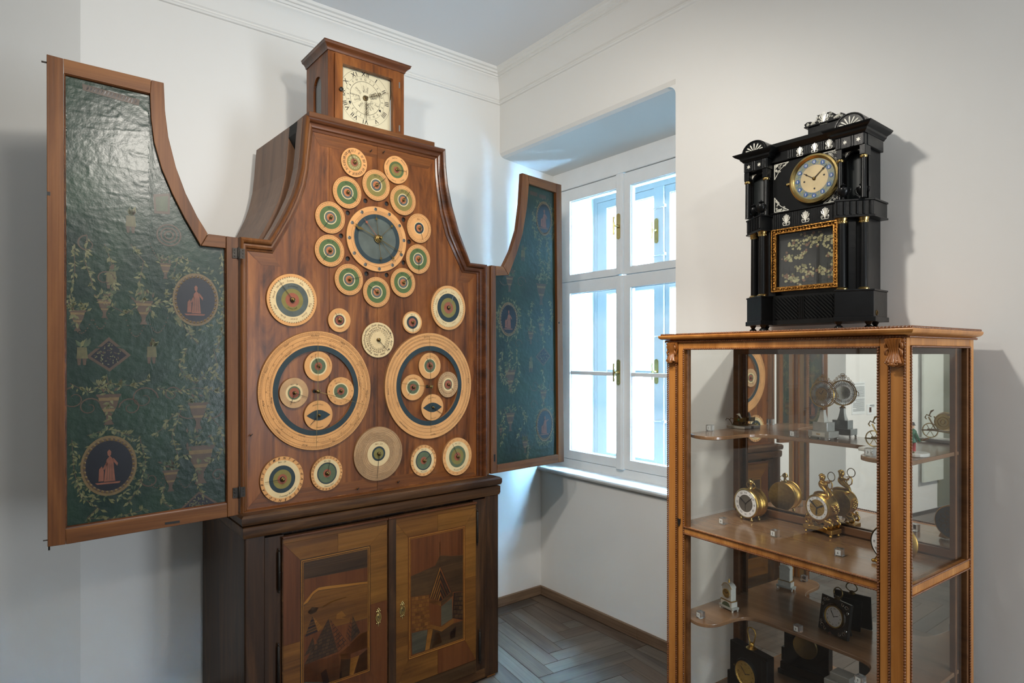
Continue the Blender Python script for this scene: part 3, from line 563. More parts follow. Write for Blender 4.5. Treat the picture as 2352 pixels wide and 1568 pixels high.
# ------------------------------------------------------------ astronomical clock case
case = thing('astronomical_clock', 'walnut cabinet clock with curved hood, open painted doors and many parchment dials', 'clock', (CB.o[0], CB.o[1], zc1), 1.0)
ZB = zc1
def Q(u, v, y=.05): x, z = P(u, v, y); return (x, z - ZB)
yF, yB, yb = .05, .078, .64
OL = [Q(*p) for p in ((552, 1179), (551, 546), (560, 546.5), (619.2, 552.7), (641, 515.5), (659.4, 481), (675.5, 446.7), (684.7, 419), (693.8, 377.8), (698.4, 331.8), (701.5, 290), (704, 263))]
OR_ = [Q(*p) for p in ((1023.4, 342), (1024.8, 380), (1028.8, 420.5), (1039.5, 474), (1055.6, 533), (1081, 601.4), (1106, 605), (1119, 608), (1119, 1094))]
OL[0] = (OL[0][0], 0); OR_[-1] = (OR_[-1][0], 0); OL[1] = (OL[0][0], OL[2][1]); zs = (OL[2][1] + OL[3][1] + OR_[5][1] + OR_[6][1]) / 4
OL[1] = (OL[0][0], zs); OL[2] = (OL[2][0], zs); OL[3] = (OL[3][0], zs); OR_[5] = (OR_[5][0], zs); OR_[6] = (OR_[6][0], zs); OR_[7] = (OR_[8][0], zs)
zt0 = (OL[-1][1] + OR_[0][1]) / 2; OL[-1] = (OL[-1][0], zt0); OR_[0] = (OR_[0][0], zt0)
outer = OL + OR_
IL = [Q(*p, yB) for p in ((567, 1170), (566, 581), (595, 583), (626, 583), (641, 557), (668.6, 511), (687, 469.6), (700.7, 430.6), (707, 396), (712, 350), (715.7, 320), (717.5, 304))]
IR = [Q(*p, yB) for p in ((998, 364.3), (999.3, 407), (1003, 440), (1010, 487.5), (1023.4, 541), (1061, 621.5), (1078, 623.5), (1093, 625.5), (1094, 1092))]
zi0 = (IL[0][1] + IR[-1][1]) / 2; IL[0] = (IL[0][0], zi0); IR[-1] = (IR[-1][0], zi0); zis = (IL[2][1] + IR[6][1]) / 2
IL[1] = (IL[0][0], zis); IL[2] = (IL[2][0], zis); IL[3] = (IL[3][0], zis); IR[5] = (IR[5][0], zis); IR[6] = (IR[6][0], zis); IR[7] = (IR[8][0], zis)
zit = (IL[-1][1] + IR[0][1]) / 2; IL[-1] = (IL[-1][0], zit); IR[0] = (IR[0][0], zit); inner = IL + IR
spl = Q(589, 340, yb)[0] - OL[-1][0]          # the hood widens slightly towards the wall
def shp(t, cut=0):
    o = []
    for i, (x, z) in enumerate(outer):
        if 3 <= i <= 11: x += spl * t + (cut if 4 <= i <= 9 else 0)
        o.append((x, z))
    return o
def loft(mb, A, ya, B, yb_, m=0):
    n = len(A); mb.add([(p[0], ya, p[1]) for p in A] + [(p[0], yb_, p[1]) for p in B], [(i, (i + 1) % n, n + (i + 1) % n, n + i) for i in range(n)] + [tuple(range(n)), tuple(range(n, 2 * n))], m)
ysl = [min(max(Q_, .1), .5) for Q_ in (CB.px(682.4, 330.7, OL[-2][0])[0], CB.px(666.3, 338.7, OL[-2][0])[0])]
b = MB(); tt = lambda y: (y - yF) / (yb - yF)
loft(b, shp(tt(yB + .012)), yB + .012, shp(tt(ysl[0])), ysl[0]); loft(b, shp(tt(ysl[1])), ysl[1], shp(1), yb)
b.build('hood_carcass', M['sidew'], case)
b = MB(); loft(b, shp(tt(ysl[0]), .05), ysl[0] - .002, shp(tt(ysl[1]), .05), ysl[1] + .002); b.build('slot_lining', M['dark_int'], case)
def band(mb, A, B, prof, m=0, closed=False):
    k = len(prof); n = len(A); vs = []
    for (xa, za), (xb_, zb_) in zip(A, B):
        for t, y in prof: vs.append((xa + (xb_ - xa) * t, y, za + (zb_ - za) * t))
    mb.add(vs, [(i * k + j, i * k + j + 1, ((i + 1) % n) * k + j + 1, ((i + 1) % n) * k + j) for i in range(n if closed else n - 1) for j in range(k - 1)], m)
pm = [(0, yB + .014), (0, .052), (.06, .047), (.20, .043), (.34, .046), (.42, .053), (.46, .060), (.62, .058), (.78, .062), (.84, .070), (1.0, .074), (1.03, yB + .002)]
b = MB(); band(b, OL, IL, pm); b.build('front_moulding', M['walnut_frame'], case, smooth=40)
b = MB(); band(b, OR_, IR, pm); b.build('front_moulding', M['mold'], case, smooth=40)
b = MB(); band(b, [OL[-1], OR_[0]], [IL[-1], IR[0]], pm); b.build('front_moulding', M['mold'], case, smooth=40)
b = MB(); band(b, [OR_[-1], OL[0]], [IR[-1], IL[0]], [(0, yB + .014), (0, .05), (.5, .05), (.6, .06), (1, .07), (1.02, yB)]); b.build('front_moulding', M['walnut_x'], case, smooth=40)
b = MB(); x0, z0 = Q(710, 258, .06); x1 = Q(998, 326, .06)[0]; th = zt0 + .022; b.prism([(x0, zt0 - .001), (x1, zt0 - .001), (x1, th), (x0, th)], .058, .60, 'y'); plate_l = x0
b.build('cap_board', M['walnut_lx'], case, bevel=.002)
# the dial board: three planks with real holes
holes = [(560 + a / 5.0575, 330 + d / 5.0575) for a, d in ((1413, 663), (1660, 697), (1208, 803), (1855, 882), (1130, 1070), (1920, 1138), (1208, 1335), (1855, 1380), (1425, 1510), (1660, 1525))]
HC = [Q(u, v, yB) for u, v in holes]; xa = Q(756, 700, yB)[0]; xc = Q(866.5, 700, yB)[0]
def vclip(poly, x0, x1):
    for lim, sg in ((x0, 1), (x1, -1)):
        out = []
        for i, p in enumerate(poly):
            q = poly[(i + 1) % len(poly)]; dp, dq = sg * (p[0] - lim), sg * (q[0] - lim)
            if dp >= 0: out.append(p)
            if dp * dq < 0: t = dp / (dp - dq); out.append((lim, p[1] + t * (q[1] - p[1])))
        poly = out
    return poly
for (a, d, mt) in ((-1, xa - .0007, 'walnut'), (xa + .0007, xc - .0007, 'walnut'), (xc + .0007, 2, 'walnut')):
    b = MB(); hs = [arc(hx, hz, .0105, 0, 342, 19) for hx, hz in HC if a + .02 < hx < d - .0]; b.holed(vclip(inner, a, d), hs, yB, yB + .012); b.build('dial_board', M[mt], case)
MB().prism(inner, yB + .0105, yB + .0117, 'y').build('back_or_shade_board', M['black'], case)  # black sheet added as painted shade inside the board holes
# crossbanding strips around the board
zq = .052
for poly, mt in (([(IL[-1][0] + .004, zit - .004), (xc - .0007, zit - .004), (xc - .0007, zit - zq), (IL[-1][0] + .03, zit - zq)], 'walnut_x'), ([(xc + .0007, zit - .004), (IR[0][0] - .004, zit - .004), (IR[0][0] - .035, zit - zq), (xc + .0007, zit - zq)], 'walnut_x'),
    ([(IL[0][0] + .004, zi0 + .004), (IL[0][0] + .05, zi0 + .055), (xc - .0007, zi0 + .055), (xc - .0007, zi0 + .004)], 'walnut_x'), ([(xc + .0007, zi0 + .004), (xc + .0007, zi0 + .055), (IR[-1][0] - .05, zi0 + .055), (IR[-1][0] - .004, zi0 + .004)], 'walnut_x'),
    ([(IL[0][0] + .004, zi0 + .008), (IL[0][0] + .05, zi0 + .06), (IL[0][0] + .05, zis - .05), (IL[0][0] + .004, zis - .004)], 'walnut'), ([(IR[-1][0] - .004, zi0 + .008), (IR[-1][0] - .05, zi0 + .06), (IR[-1][0] - .05, zis - .05), (IR[-1][0] - .004, zis - .004)], 'walnut'),
    ([(IL[0][0] + .008, zis - .002), (IL[3][0] - .002, zis - .002), (IL[3][0] + .03, zis - .05), (IL[0][0] + .055, zis - .05)], 'walnut_x'), ([(IR[-1][0] - .008, zis - .002), (IR[5][0] + .002, zis - .002), (IR[5][0] - .03, zis - .05), (IR[-1][0] - .055, zis - .05)], 'walnut_x')):
    cx = sum(p[0] for p in poly) / 4; cz = sum(p[1] for p in poly) / 4
    o = MB().prism([(p[0] - cx, p[1] - cz) for p in poly], yB - .0007, yB, 'y').build('crossbanding', M[mt], case); o.location = (cx, 0, cz)
for u, v in ((852, 347), (881, 350), (822, 1123), (915, 1107), (577, 1000)):
    x, z = Q(u, v, yB - .01); b = MB(); b.tube([(x, yB, z), (x, yB - .012, z), (x + .004, yB - .014, z + .006), (x - .006, yB - .014, z - .004)], .0018, 5); b.build('pin', M['iron'], case)
# ------------------------------------------------------------ dials
yD = .067
def dial(bb, rings, base_mt='parch', texts=(), ticks=(), hand=None, hole=0, hub=.0078, hub_mt='oldbrass', inner_r=0, name='dial', label=None, extra=None, wob=.006, hl=.9, circles=()):
    u0, u1, v0, v1 = bb; um, vm = (u0 + u1) / 2, (v0 + v1) / 2
    xl, xr = Q(u0, vm, yD)[0], Q(u1 - 1, vm, yD)[0]; ztp, zbt = Q(um, v0, yD)[1], Q(um, v1 - 1, yD)[1]
    cx, cz, rx = (xl + xr) / 2, (ztp + zbt) / 2, (xr - xl) / 2
    slope = (v1 - v0); rz = (ztp - zbt) / 2 * .995; rx = rx; k = rx / rz
    mats = [M[base_mt], M['edge']] + [M[m] for _, m in rings] + [M['ink'], M['inkg'], M['inkw']]
    b = MB(); n = 72; y = yD; r_in = inner_r * rz
    b.ann(rz * .985, rz * .985, y, 0); b.v.clear(); b.f.clear(); b.m.clear()
    lim = [1.0] + [r for r, _ in rings] + [inner_r if inner_r else 0.0001]
    b.ann(rz * .99, rz, yB - .001, 1, n, cx, cz, k, wob); b.v = [(x, (y if i % 2 == 0 else yB - .0005), z) for i, (x, _, z) in enumerate(b.v)]
    for i in range(len(lim) - 1): b.ann(max(rz * lim[i + 1], 1e-4), rz * lim[i] * (.99 if i == 0 else 1), y, 0 if i == 0 else 1 + i, n, cx, cz, k, wob)
    if inner_r: b.ann(r_in * .998, r_in, y, 1, n, cx, cz, k, wob, y1=yB)
    d = b.build(name, mats, case, normals=False)
    if label: d['label'] = label
    b = MB(); yy = y - .0006
    for t in circles:
        r_, m_ = t[0] * rz, t[1]; b.ann(r_ - .0004, r_ + .0004, yy, m_, n, cx, cz, k, wob)
    for r0, r1, nn, w_, m_ in ticks:
        for i in range(nn):
            a = 2 * PI * i / nn + .02; ca_, sa_ = math.cos(a), math.sin(a); ww = w_ / 2
            b.add([(cx + k * (q * rz * ca_ - s_ * ww * sa_), yy, cz + q * rz * sa_ + s_ * ww * ca_) for q, s_ in ((r0, -1), (r1, -1), (r1, 1), (r0, 1))], [(0, 1, 2, 3)], m_)
    for t in texts:
        txt, rr, sz, am = t[:4]; kw = t[4] if len(t) > 4 else {}
        m_ = kw.get('m', 0)
        if isinstance(txt, (list, tuple)):
            for i, w_ in enumerate(txt):
                if w_: ring_text(b, w_, cx, cz, rr * rz, sz * rz, R(am) - 2 * PI * i / len(txt), yy, m_, kw.get('shear', .2), k, kw.get('inward', False), kw.get('bold', False), kw.get('ws', 1), kw.get('radial', False))
        else: ring_text(b, txt, cx, cz, rr * rz, sz * rz, R(am), yy, m_, kw.get('shear', .35), k, kw.get('inward', False), kw.get('bold', False), kw.get('ws', 1), kw.get('radial', False))
    if b.f: b.build('lettering', [M['ink'], M['inkg'], M['inkw']], d, normals=False)
    if hand:
        for h in (hand if isinstance(hand, list) else [hand]):
            a, ln = R(h[0]), h[1] * rz; tail = (h[2] if len(h) > 2 else .0) * rz; yh = y - .007; bm = MB()
            bar(bm, cx - k * tail * math.cos(a), cz - tail * math.sin(a), cx + k * ln * math.cos(a), cz + ln * math.sin(a), .0022, yh, 0, .0007)
            bm.build('dial_hand', M[h[3] if len(h) > 3 else 'iron'], d)
    if hub:
        if hole:
            hb = MB(); hb.ann(.0001, hole, y - .0005, 0, 20, cx, cz, k); hb.build('hub_hole', M['black'], d)
        hb = MB(); hb.lathe([(hub * .55, yB), (hub * .55, y - .004), (hub * .95, y - .005), (hub, y - .010), (hub * .6, y - .012), (hub * .55, y - .017), (hub * .3, y - .018)], (cx, 0, cz), 'y', 16); hb.build('hub', M[hub_mt], d, smooth=40)
    return d, cx, cz, rz, k
RS = random.Random(11)
def scrib(n, al='abcdefghilmnorstuvwe '): return ''.join(RS.choice(al) for _ in range(n))
def words_(k): return ' '.join(scrib(RS.randint(3, 8), 'aenrisutlmdhoc') for _ in range(k))
dial((783.4, 844.3, 339.5, 407.7), [(.56, 'olive'), (.26, 'red')], texts=[(ROM[:12] + ['XIII', 'XIV', 'XV', 'XVI'], .69, .28, 87, dict(bold=True, ws=.72)), ([str(i) for i in range(1, 17)], .36, .12, -20, dict(m=2))], ticks=[(.3, .48, 32, .0006, 2)], hand=(120, .85), label='roman numbered dial at the top left')
dial((882.3, 939.2, 358.1, 422.9), [(.60, 'dgreen'), (.44, 'olive'), (.24, 'red')], texts=[(['Jupiter', 'Merkur', 'Venus', 'Mars', 'Sonne', 'Mond', 'Saturn'], .80, .15, 100), (words_(5), .47, .1, 90, dict(m=1))], hand=(0, .8))
SM = dict(texts=[], ticks=[(.80, .86, 60, .0005, 1), (.95, .985, 60, .0005, 1)])
def small(bb, g, num, ha, white=True, plain=False):
    r = [(.72, g), (.42, 'parchw'), (.37, 'slate'), (.24, 'orange')] if not plain else [(.42, 'parchw'), (.38, 'dblue'), (.24, 'orange')]
    tx = [(num, .55, .17, 88, dict(m=0)), ([str(i) for i in range(1, 31)], .86, .07, 90, dict(m=1)), (words_(9), .76, .06, 10, dict(m=1))]
    return dial(bb, r, texts=tx, ticks=[(.72, .755, 60, .0006, 1), (.93, .955, 60, .0005, 1), (.36, .44, 26, .0007, 2)], hand=ha, circles=[(.80, 1), (.92, 1)])
small((832.3, 896.5, 389.3, 461.9), 'olive', 'No: 3', (40, .85, .3)); small((764.3, 831.3, 405.1, 479.7), 'dgreen', 'No: 4', (-38, .80)); small((896.1, 956, 424.9, 495.1), 'olive', 'No: 5', (52, .8, .35))
small((724.1, 793.7, 462.5, 537.2), 'dgreen', 'No: 6', (-125, .85)); small((722.9, 791.7, 538.6, 613.3), 'dgreen', 'No: 8', (-125, .85)); small((934.9, 991.2, 490, 558.8), None, 'No: 7', (-72, .8), plain=True)
small((932.8, 989.1, 560.9, 629.8), 'dgreen', 'No: 9', (-90, .85)); small((897.0, 954.9, 614.8, 683.6), 'dgreen', 'No: 11', (38, .85)); small((833.8, 897, 635.4, 706.4), 'dgreen', 'No: 12', (150, .8)); small((768.7, 835.1, 605.4, 679), 'dgreen', 'No: 10', (15, .85))
dC = dial((795.2, 934.8, 473.2, 625.2), [(.755, 'dblue'), (.62, 'slate')], texts=[(words_(24), .80, .035, 60, dict(m=1)), (words_(30), .86, .03, 0, dict(m=1))], ticks=[(.765, .78, 120, .0005, 1)], circles=[(.78, 1), (.84, 1)], hub=0, wob=.003, label='large central dial with slate blue centre')
cx, cz, rz, k = dC[1:]
for i in range(12):
    a = R(90 - 30 * i + 4); x, z = cx + k * rz * .905 * math.cos(a), cz + rz * .905 * math.sin(a); b = MB(); b.lathe([(.0075, yD), (.0075, yD - .0015), (.006, yD - .002), (.0055, yD - .001)], (x, 0, z), 'y', 14); b.box(x - .004, x + .004, yD - .0022, yD - .001, z - .0007, z + .0007); b.build('screw', M['steel'], dC[0], smooth=40)
for a, ln, kind in ((157, .78, 'cock'), (-24, .84, 'cross'), (97, .72, 'leaf'), (-83, .72, 'leaf'), (131, .72, 'red'), (-48, .85, 'leaf'), (45, .74, 'leaf')):
    b = MB(); aa = R(a); e = (cx + k * rz * ln * math.cos(aa), cz + rz * ln * math.sin(aa)); bar(b, cx, cz, e[0], e[1], .0035 if kind in ('cock', 'cross') else .0022, yD - .014, 0, .0008)
    m_ = (cx + k * rz * (ln - .12) * math.cos(aa), cz + rz * (ln - .12) * math.sin(aa))
    if kind == 'cross': bar(b, e[0] - .005, e[1] - .006, e[0] + .003, e[1] + .008, .003, yD - .0145)
    elif kind == 'cock': b.prism([(m_[0] + .02, m_[1] - .006), (m_[0] + .004, m_[1] + .004), (m_[0] - .008, m_[1] + .004), (m_[0] - .014, m_[1] + .012), (m_[0] - .022, m_[1] + .016), (m_[0] - .016, m_[1] + .002), (m_[0] - .008, m_[1] - .008), (m_[0] + .006, m_[1] - .008)], yD - .0145, yD - .0135, 'y')
    else: b.prism(arc(m_[0], m_[1], .0055, 0, 330, 11), yD - .0145, yD - .0135, 'y')
    b.build('dial_hand', M['red'] if kind == 'red' else M['oldbrass'], dC[0])
b = MB(); b.lathe([(.014, yD), (.014, yD - .006), (.018, yD - .007), (.018, yD - .010), (.013, yD - .011), (.015, yD - .015), (.015, yD - .018), (.010, yD - .020), (.011, yD - .026), (.006, yD - .028), (.006, yD - .042), (.003, yD - .044)], (cx, 0, cz), 'y', 24); b.build('hub', M['oldbrass'], dC[0], smooth=40)
lab = ['Jan', 'Feb', 'Merz', 'April', 'Mai', 'Juni', 'Juli', 'Aug', 'Sept', 'Oct', 'Nov', 'Dec']
dial((611.8, 729.2, 627.9, 750.4), [(.87, 'parchw'), (.64, 'slate'), (.43, 'olive'), (.27, 'red')], texts=[([str(i) for i in range(2, 120, 2)], .84, .085, 92, dict(ws=.55, bold=True)), (['Alle', 'Neuer', 'Tag', 'Stern', 'Osten', 'Erde', 'Jahr', 'Mond', 'Woche', 'Sonne'], .70, .11, 60, dict(m=1)), ('Lichtmess', .50, .09, 88), ('Sonne Lauf', .36, .09, -90, dict(inward=True))], ticks=[], hand=(128, .85, 0), hole=.011, hub=.0095)
dial((989.7, 1070.2, 655.1, 759.3), [(.87, 'parchw'), (.64, 'dblue'), (.44, 'olive'), (.26, 'red')], texts=[([str(i) for i in range(1, 60)], .84, .07, 90, dict(ws=.6, bold=True)), ([w_ for w_ in ('Luna', 'Winter', 'Fisch', 'Stier', 'Krebs', 'Waage', 'Widder', 'Steinbock')], .70, .10, 70, dict(m=1))], hand=(66, .62, 0, 'silver'), hole=.011, hub=.0085)
dial((753.5, 806.4, 707.3, 763.9), [(.58, 'parchw'), (.44, 'dblue'), (.36, 'red')], texts=[('No: 1', .50, .15, 92), ('Sonnenzeit', .70, .13, -80, dict(inward=True))], hand=(125, .75), hub=.009)
dial((924.7, 970.3, 714.6, 766.7), [(.85, 'parchw'), (.58, 'dblue'), (.38, 'red')], texts=[('No: 2', .64, .17, 90), ('Erdlauf', .80, .12, -60, dict(inward=True, m=1))], hand=(-90, .92), hole=.006, hub=.007)
dial((831, 905.9, 739.5, 822.4), [(.44, 'parchw')], 'parchw', texts=[(['Januar', 'Hornung', 'Maerz', 'April', 'Mai', 'Junius', 'Julius', 'August', 'Herbst', 'October', 'Winter', 'Christ'], .80, .17, 80, dict(ws=.72, bold=True)), (['lang', 'kurz', 'Tag'] * 5, .66, .13, 60, dict(bold=True)), ([str(i) for i in range(1, 31)], .54, .10, 80), (ROM[:12] * 2, .46, .07, 80)], ticks=[(.50, .62, 60, .0006, 0)], hand=(-48, .85), hole=.008, hub=.008, wob=.01, label='cream calendar disc crowded with ink writing')
# great rings
rl = dial((590.6, 853.1, 758.4, 1036.3), [(.754, 'dblue')], inner_r=.667, hub=0, name='dial_ring', label='large left ring dial', texts=[(words_(60), .94, .028, 40, dict(m=1)), (words_(40), .885, .026, 10, dict(m=1)), (['Aachen', 'Halle', 'Lissabon', 'Neapel', 'Dresden', 'Ulm', 'Rom', 'Wien', 'Paris', 'Tirol', 'Genf'], .905, .045, 93, dict(m=0, shear=.5)), (words_(40), .80, .03, 100, dict(m=1)), ([str(i) for i in range(5, 121, 5)], .845, .03, 90, dict(m=0)), (['Norden', 'Sonnenlauf', 'Abend', 'Suedost', 'Mittag', 'Morgen'], .772, .038, 70, dict(m=0, shear=.5))], circles=[(.87, 1), (.93, 1), (.79, 1), (.965, 1)], ticks=[(.83, .84, 120, .0008, 0), (.97, .98, 180, .0008, 1)], wob=.004)
rr_ = dial((882.9, 1083.9, 762.9, 1009.9), [(.75, 'dblue')], inner_r=.662, hub=0, name='dial_ring', label='large right ring dial', texts=[(words_(55), .94, .028, 70, dict(m=1)), (words_(40), .88, .028, 30, dict(m=1)), (['Spanien', 'Koeln', 'Krain', 'Polen', 'Ungarn', 'Oesterreich', 'Baiern', 'Friaul'], .91, .042, 95, dict(m=0, shear=.5)), (['Fruehling', 'Sommer', 'Herbst', 'Winter', 'Zeit'], .77, .034, 60, dict(m=0, shear=.5)), (words_(30), .81, .03, 100, dict(m=1))], circles=[(.87, 1), (.93, 1), (.80, 1)], wob=.004)
eye = lambda cx, cz, w_, h: [(cx + w_ * (1 - 2 * i / 12), cz + h * math.sin(PI * i / 12)) for i in range(13)] + [(cx - w_ * (1 - 2 * i / 12), cz - h * math.sin(PI * i / 12)) for i in range(1, 12)]
TH = dict(hub=.0062, hole=.0075)
dial((698.8, 764.1, 806.3, 876.3), [(.62, 'parchw'), (.52, 'grn2'), (.27, 'red')], texts=[('No: 17', .74, .16, 118, dict(m=1)), (words_(3), .8, .1, 20, dict(m=1))], hand=(112, .7), **TH)
dial((641.8, 709.8, 866.9, 938.4), [(.58, 'parchw'), (.44, 'grn2'), (.34, 'red')], 'parchg', texts=[('No: 18', .52, .17, 92), ('Mondlauf Zeit', .66, .13, -85, dict(inward=True))], hand=[(-20, .92), (-110, .8)], **TH)
dial((751.4, 814.1, 865.5, 931.4), [(.58, 'parchw'), (.50, 'grn2'), (.27, 'red')], texts=[([str(i) for i in (0, 5, 10, 15, 20, 25, 30, 35, 40, 45, 50, 55)], .80, .14, 90), ('Minuten', .62, .11, 110, dict(m=0))], hand=(-155, .62), **TH)
db = dial((698.4, 765.1, 919, 988.4), [], texts=[('Mond schein', .70, .14, 95), ('Finsternis', .86, .13, -85, dict(inward=True))], **TH); b = MB(); b.prism(eye(db[1], db[2], db[3] * .82, db[3] * .36), yD - .0012, yD - .0002, 'y'); b.build('eye_window', M['dblue'], db[0]); b = MB(); bar(b, db[1], db[2], db[1] - db[3] * .6, db[2] - db[3] * .62, .003, yD - .006); b.build('dial_hand', M['iron'], db[0])
dial((961.9, 1013.1, 809.5, 871.3), [(.56, 'parchw'), (.50, 'grn2'), (.30, 'red')], texts=[(words_(4), .72, .11, 60, dict(m=1))], hand=(120, .7), **TH)
dial((921.8, 976.1, 859.2, 920.3), [(.60, 'parchw'), (.50, 'grn2'), (.27, 'red')], texts=[('Stunden Zeiger', .68, .12, 90), (words_(4), .9, .08, 0, dict(m=1))], hand=(-130, .8), **TH)
dial((1006.1, 1053, 853.1, 913.4), [(.52, 'parchw'), (.40, 'grn2'), (.33, 'red')], 'parchg', texts=[([str(i) for i in range(2, 62, 2)], .66, .16, 90, dict(radial=False, ws=.6)), ([str(i) for i in range(2, 62, 2)], .84, .14, 90, dict(ws=.6))], hand=(-45, .6), **TH)
db = dial((967.6, 1019.4, 904.5, 966.8), [], texts=[('Sonn Mond', .70, .14, 95), ('Finsternis', .86, .12, -85, dict(inward=True))], **TH); b = MB(); b.prism(eye(db[1], db[2], db[3] * .82, db[3] * .36), yD - .0012, yD - .0002, 'y'); b.build('eye_window', M['dblue'], db[0]); b = MB(); bar(b, db[1], db[2], db[1] + db[3] * .75, db[2] - db[3] * .5, .003, yD - .006); b.build('dial_hand', M['iron'], db[0])
for ring, hs, (hu, hv) in ((rl, ((90, .82), (-92, .93), (-17, .90)), (731, 899)), (rr_, ((92, .93), (-90, .86), (173, .70)), (990.5, 888))):
    x, z = Q(hu, hv, yD - .02); b = MB(); b.lathe([(.004, yB), (.004, yD - .016), (.008, yD - .017), (.008, yD - .022), (.003, yD - .026)], (x, 0, z), 'y', 14)
    for a in (40, 150, -60): b.tube([(x, yD - .022, z), (x + .012 * math.cos(R(a)), yD - .022, z + .010 * math.sin(R(a)))], .0016, 5)
    b.build('hub', M['oldbrass'], ring[0], smooth=40); b = MB(); b.ann(.0001, .008, yB - .0006, 0, 18, x - .004, z); b.build('hub_hole', M['black'], ring[0])
    for a, ln in hs:
        b = MB(); aa = R(a); bar(b, x, z, x + ring[4] * ring[3] * ln * math.cos(aa), z + ring[3] * ln * math.sin(aa), .0022, yD - .018); b.build('dial_hand', M['oldbrass'], ring[0])
dial((597, 698.6, 1047.4, 1154), [(.83, 'parchw'), (.60, 'dblue'), (.42, 'olive'), (.22, 'red')], texts=[(list('BNTEFCGADEFGBNCDEABHYLGM'), .87, .15, 100, dict(shear=.4, bold=True)), ('No: 19', .72, .13, 92), ('Sonntags Buchstab', .78, .115, -68, dict(inward=True, shear=.4)), ([str(i) for i in range(1, 29)], .86, .001, 90)], hand=(183, .8), hole=.011, hub=.009)
dial((714.1, 788, 1046.3, 1127.6), [(.82, 'parchw'), (.62, 'dblue'), (.55, 'grn2'), (.24, 'red')], texts=[([str(i) for i in range(1, 29)], .87, .14, 88, dict(bold=True, ws=.9)), ('No: 21', .68, .13, 92), ('Sonnen Zirkl', .78, .12, -80, dict(inward=True))], hand=(78, .75), hole=.009, hub=.0085)
dial((811.9, 925.6, 978.9, 1105.4), [(.45, 'parchw'), (.27, 'dblue'), (.20, 'olive')], 'parchg', texts=[(words_(52), .50 + .06 * i, .038, 20 + 40 * i, dict(m=0 if i % 2 else 1)) for i in range(0)] + [(words_(int(9 + i * 3.4)), .50 + .062 * i, .045, 20 + 40 * i, dict(m=0 if i % 3 == 0 else 1)) for i in range(8)] + [('No: 20', .34, .10, 90, dict(m=1))], circles=[(.485 + .062 * i, 1) for i in range(9)], hand=(-96, .9), hole=.008, hub=.0082, wob=.012, label='browned paper disc covered in rings of fine writing')
dial((943.5, 1003.2, 1021, 1094.3), [(.80, 'parchw'), (.62, 'dblue'), (.55, 'grn2'), (.24, 'red')], texts=[([str(i) for i in range(1, 20)], .86, .14, -70, dict(bold=True)), ('No: 22', .67, .13, 90), ('Mond Zahl', .76, .12, -90, dict(inward=True))], hand=(35, .85), hub=.0082)
dial((1016.8, 1084.4, 1004.4, 1092.7), [(.80, 'parchw'), (.57, 'grn2'), (.42, 'olive'), (.22, 'red')], texts=[(ROM[:12] + ['XIII', 'XIV', 'XV', 'XVI', 'XVII', 'XVIII', 'XIX', 'XX'], .86, .10, 90, dict(m=1, ws=.7)), ('No: 23', .66, .12, 90), ('Roemer Zinszahl', .74, .11, -80, dict(inward=True))], hand=(118, .8), hole=.008, hub=.0082)
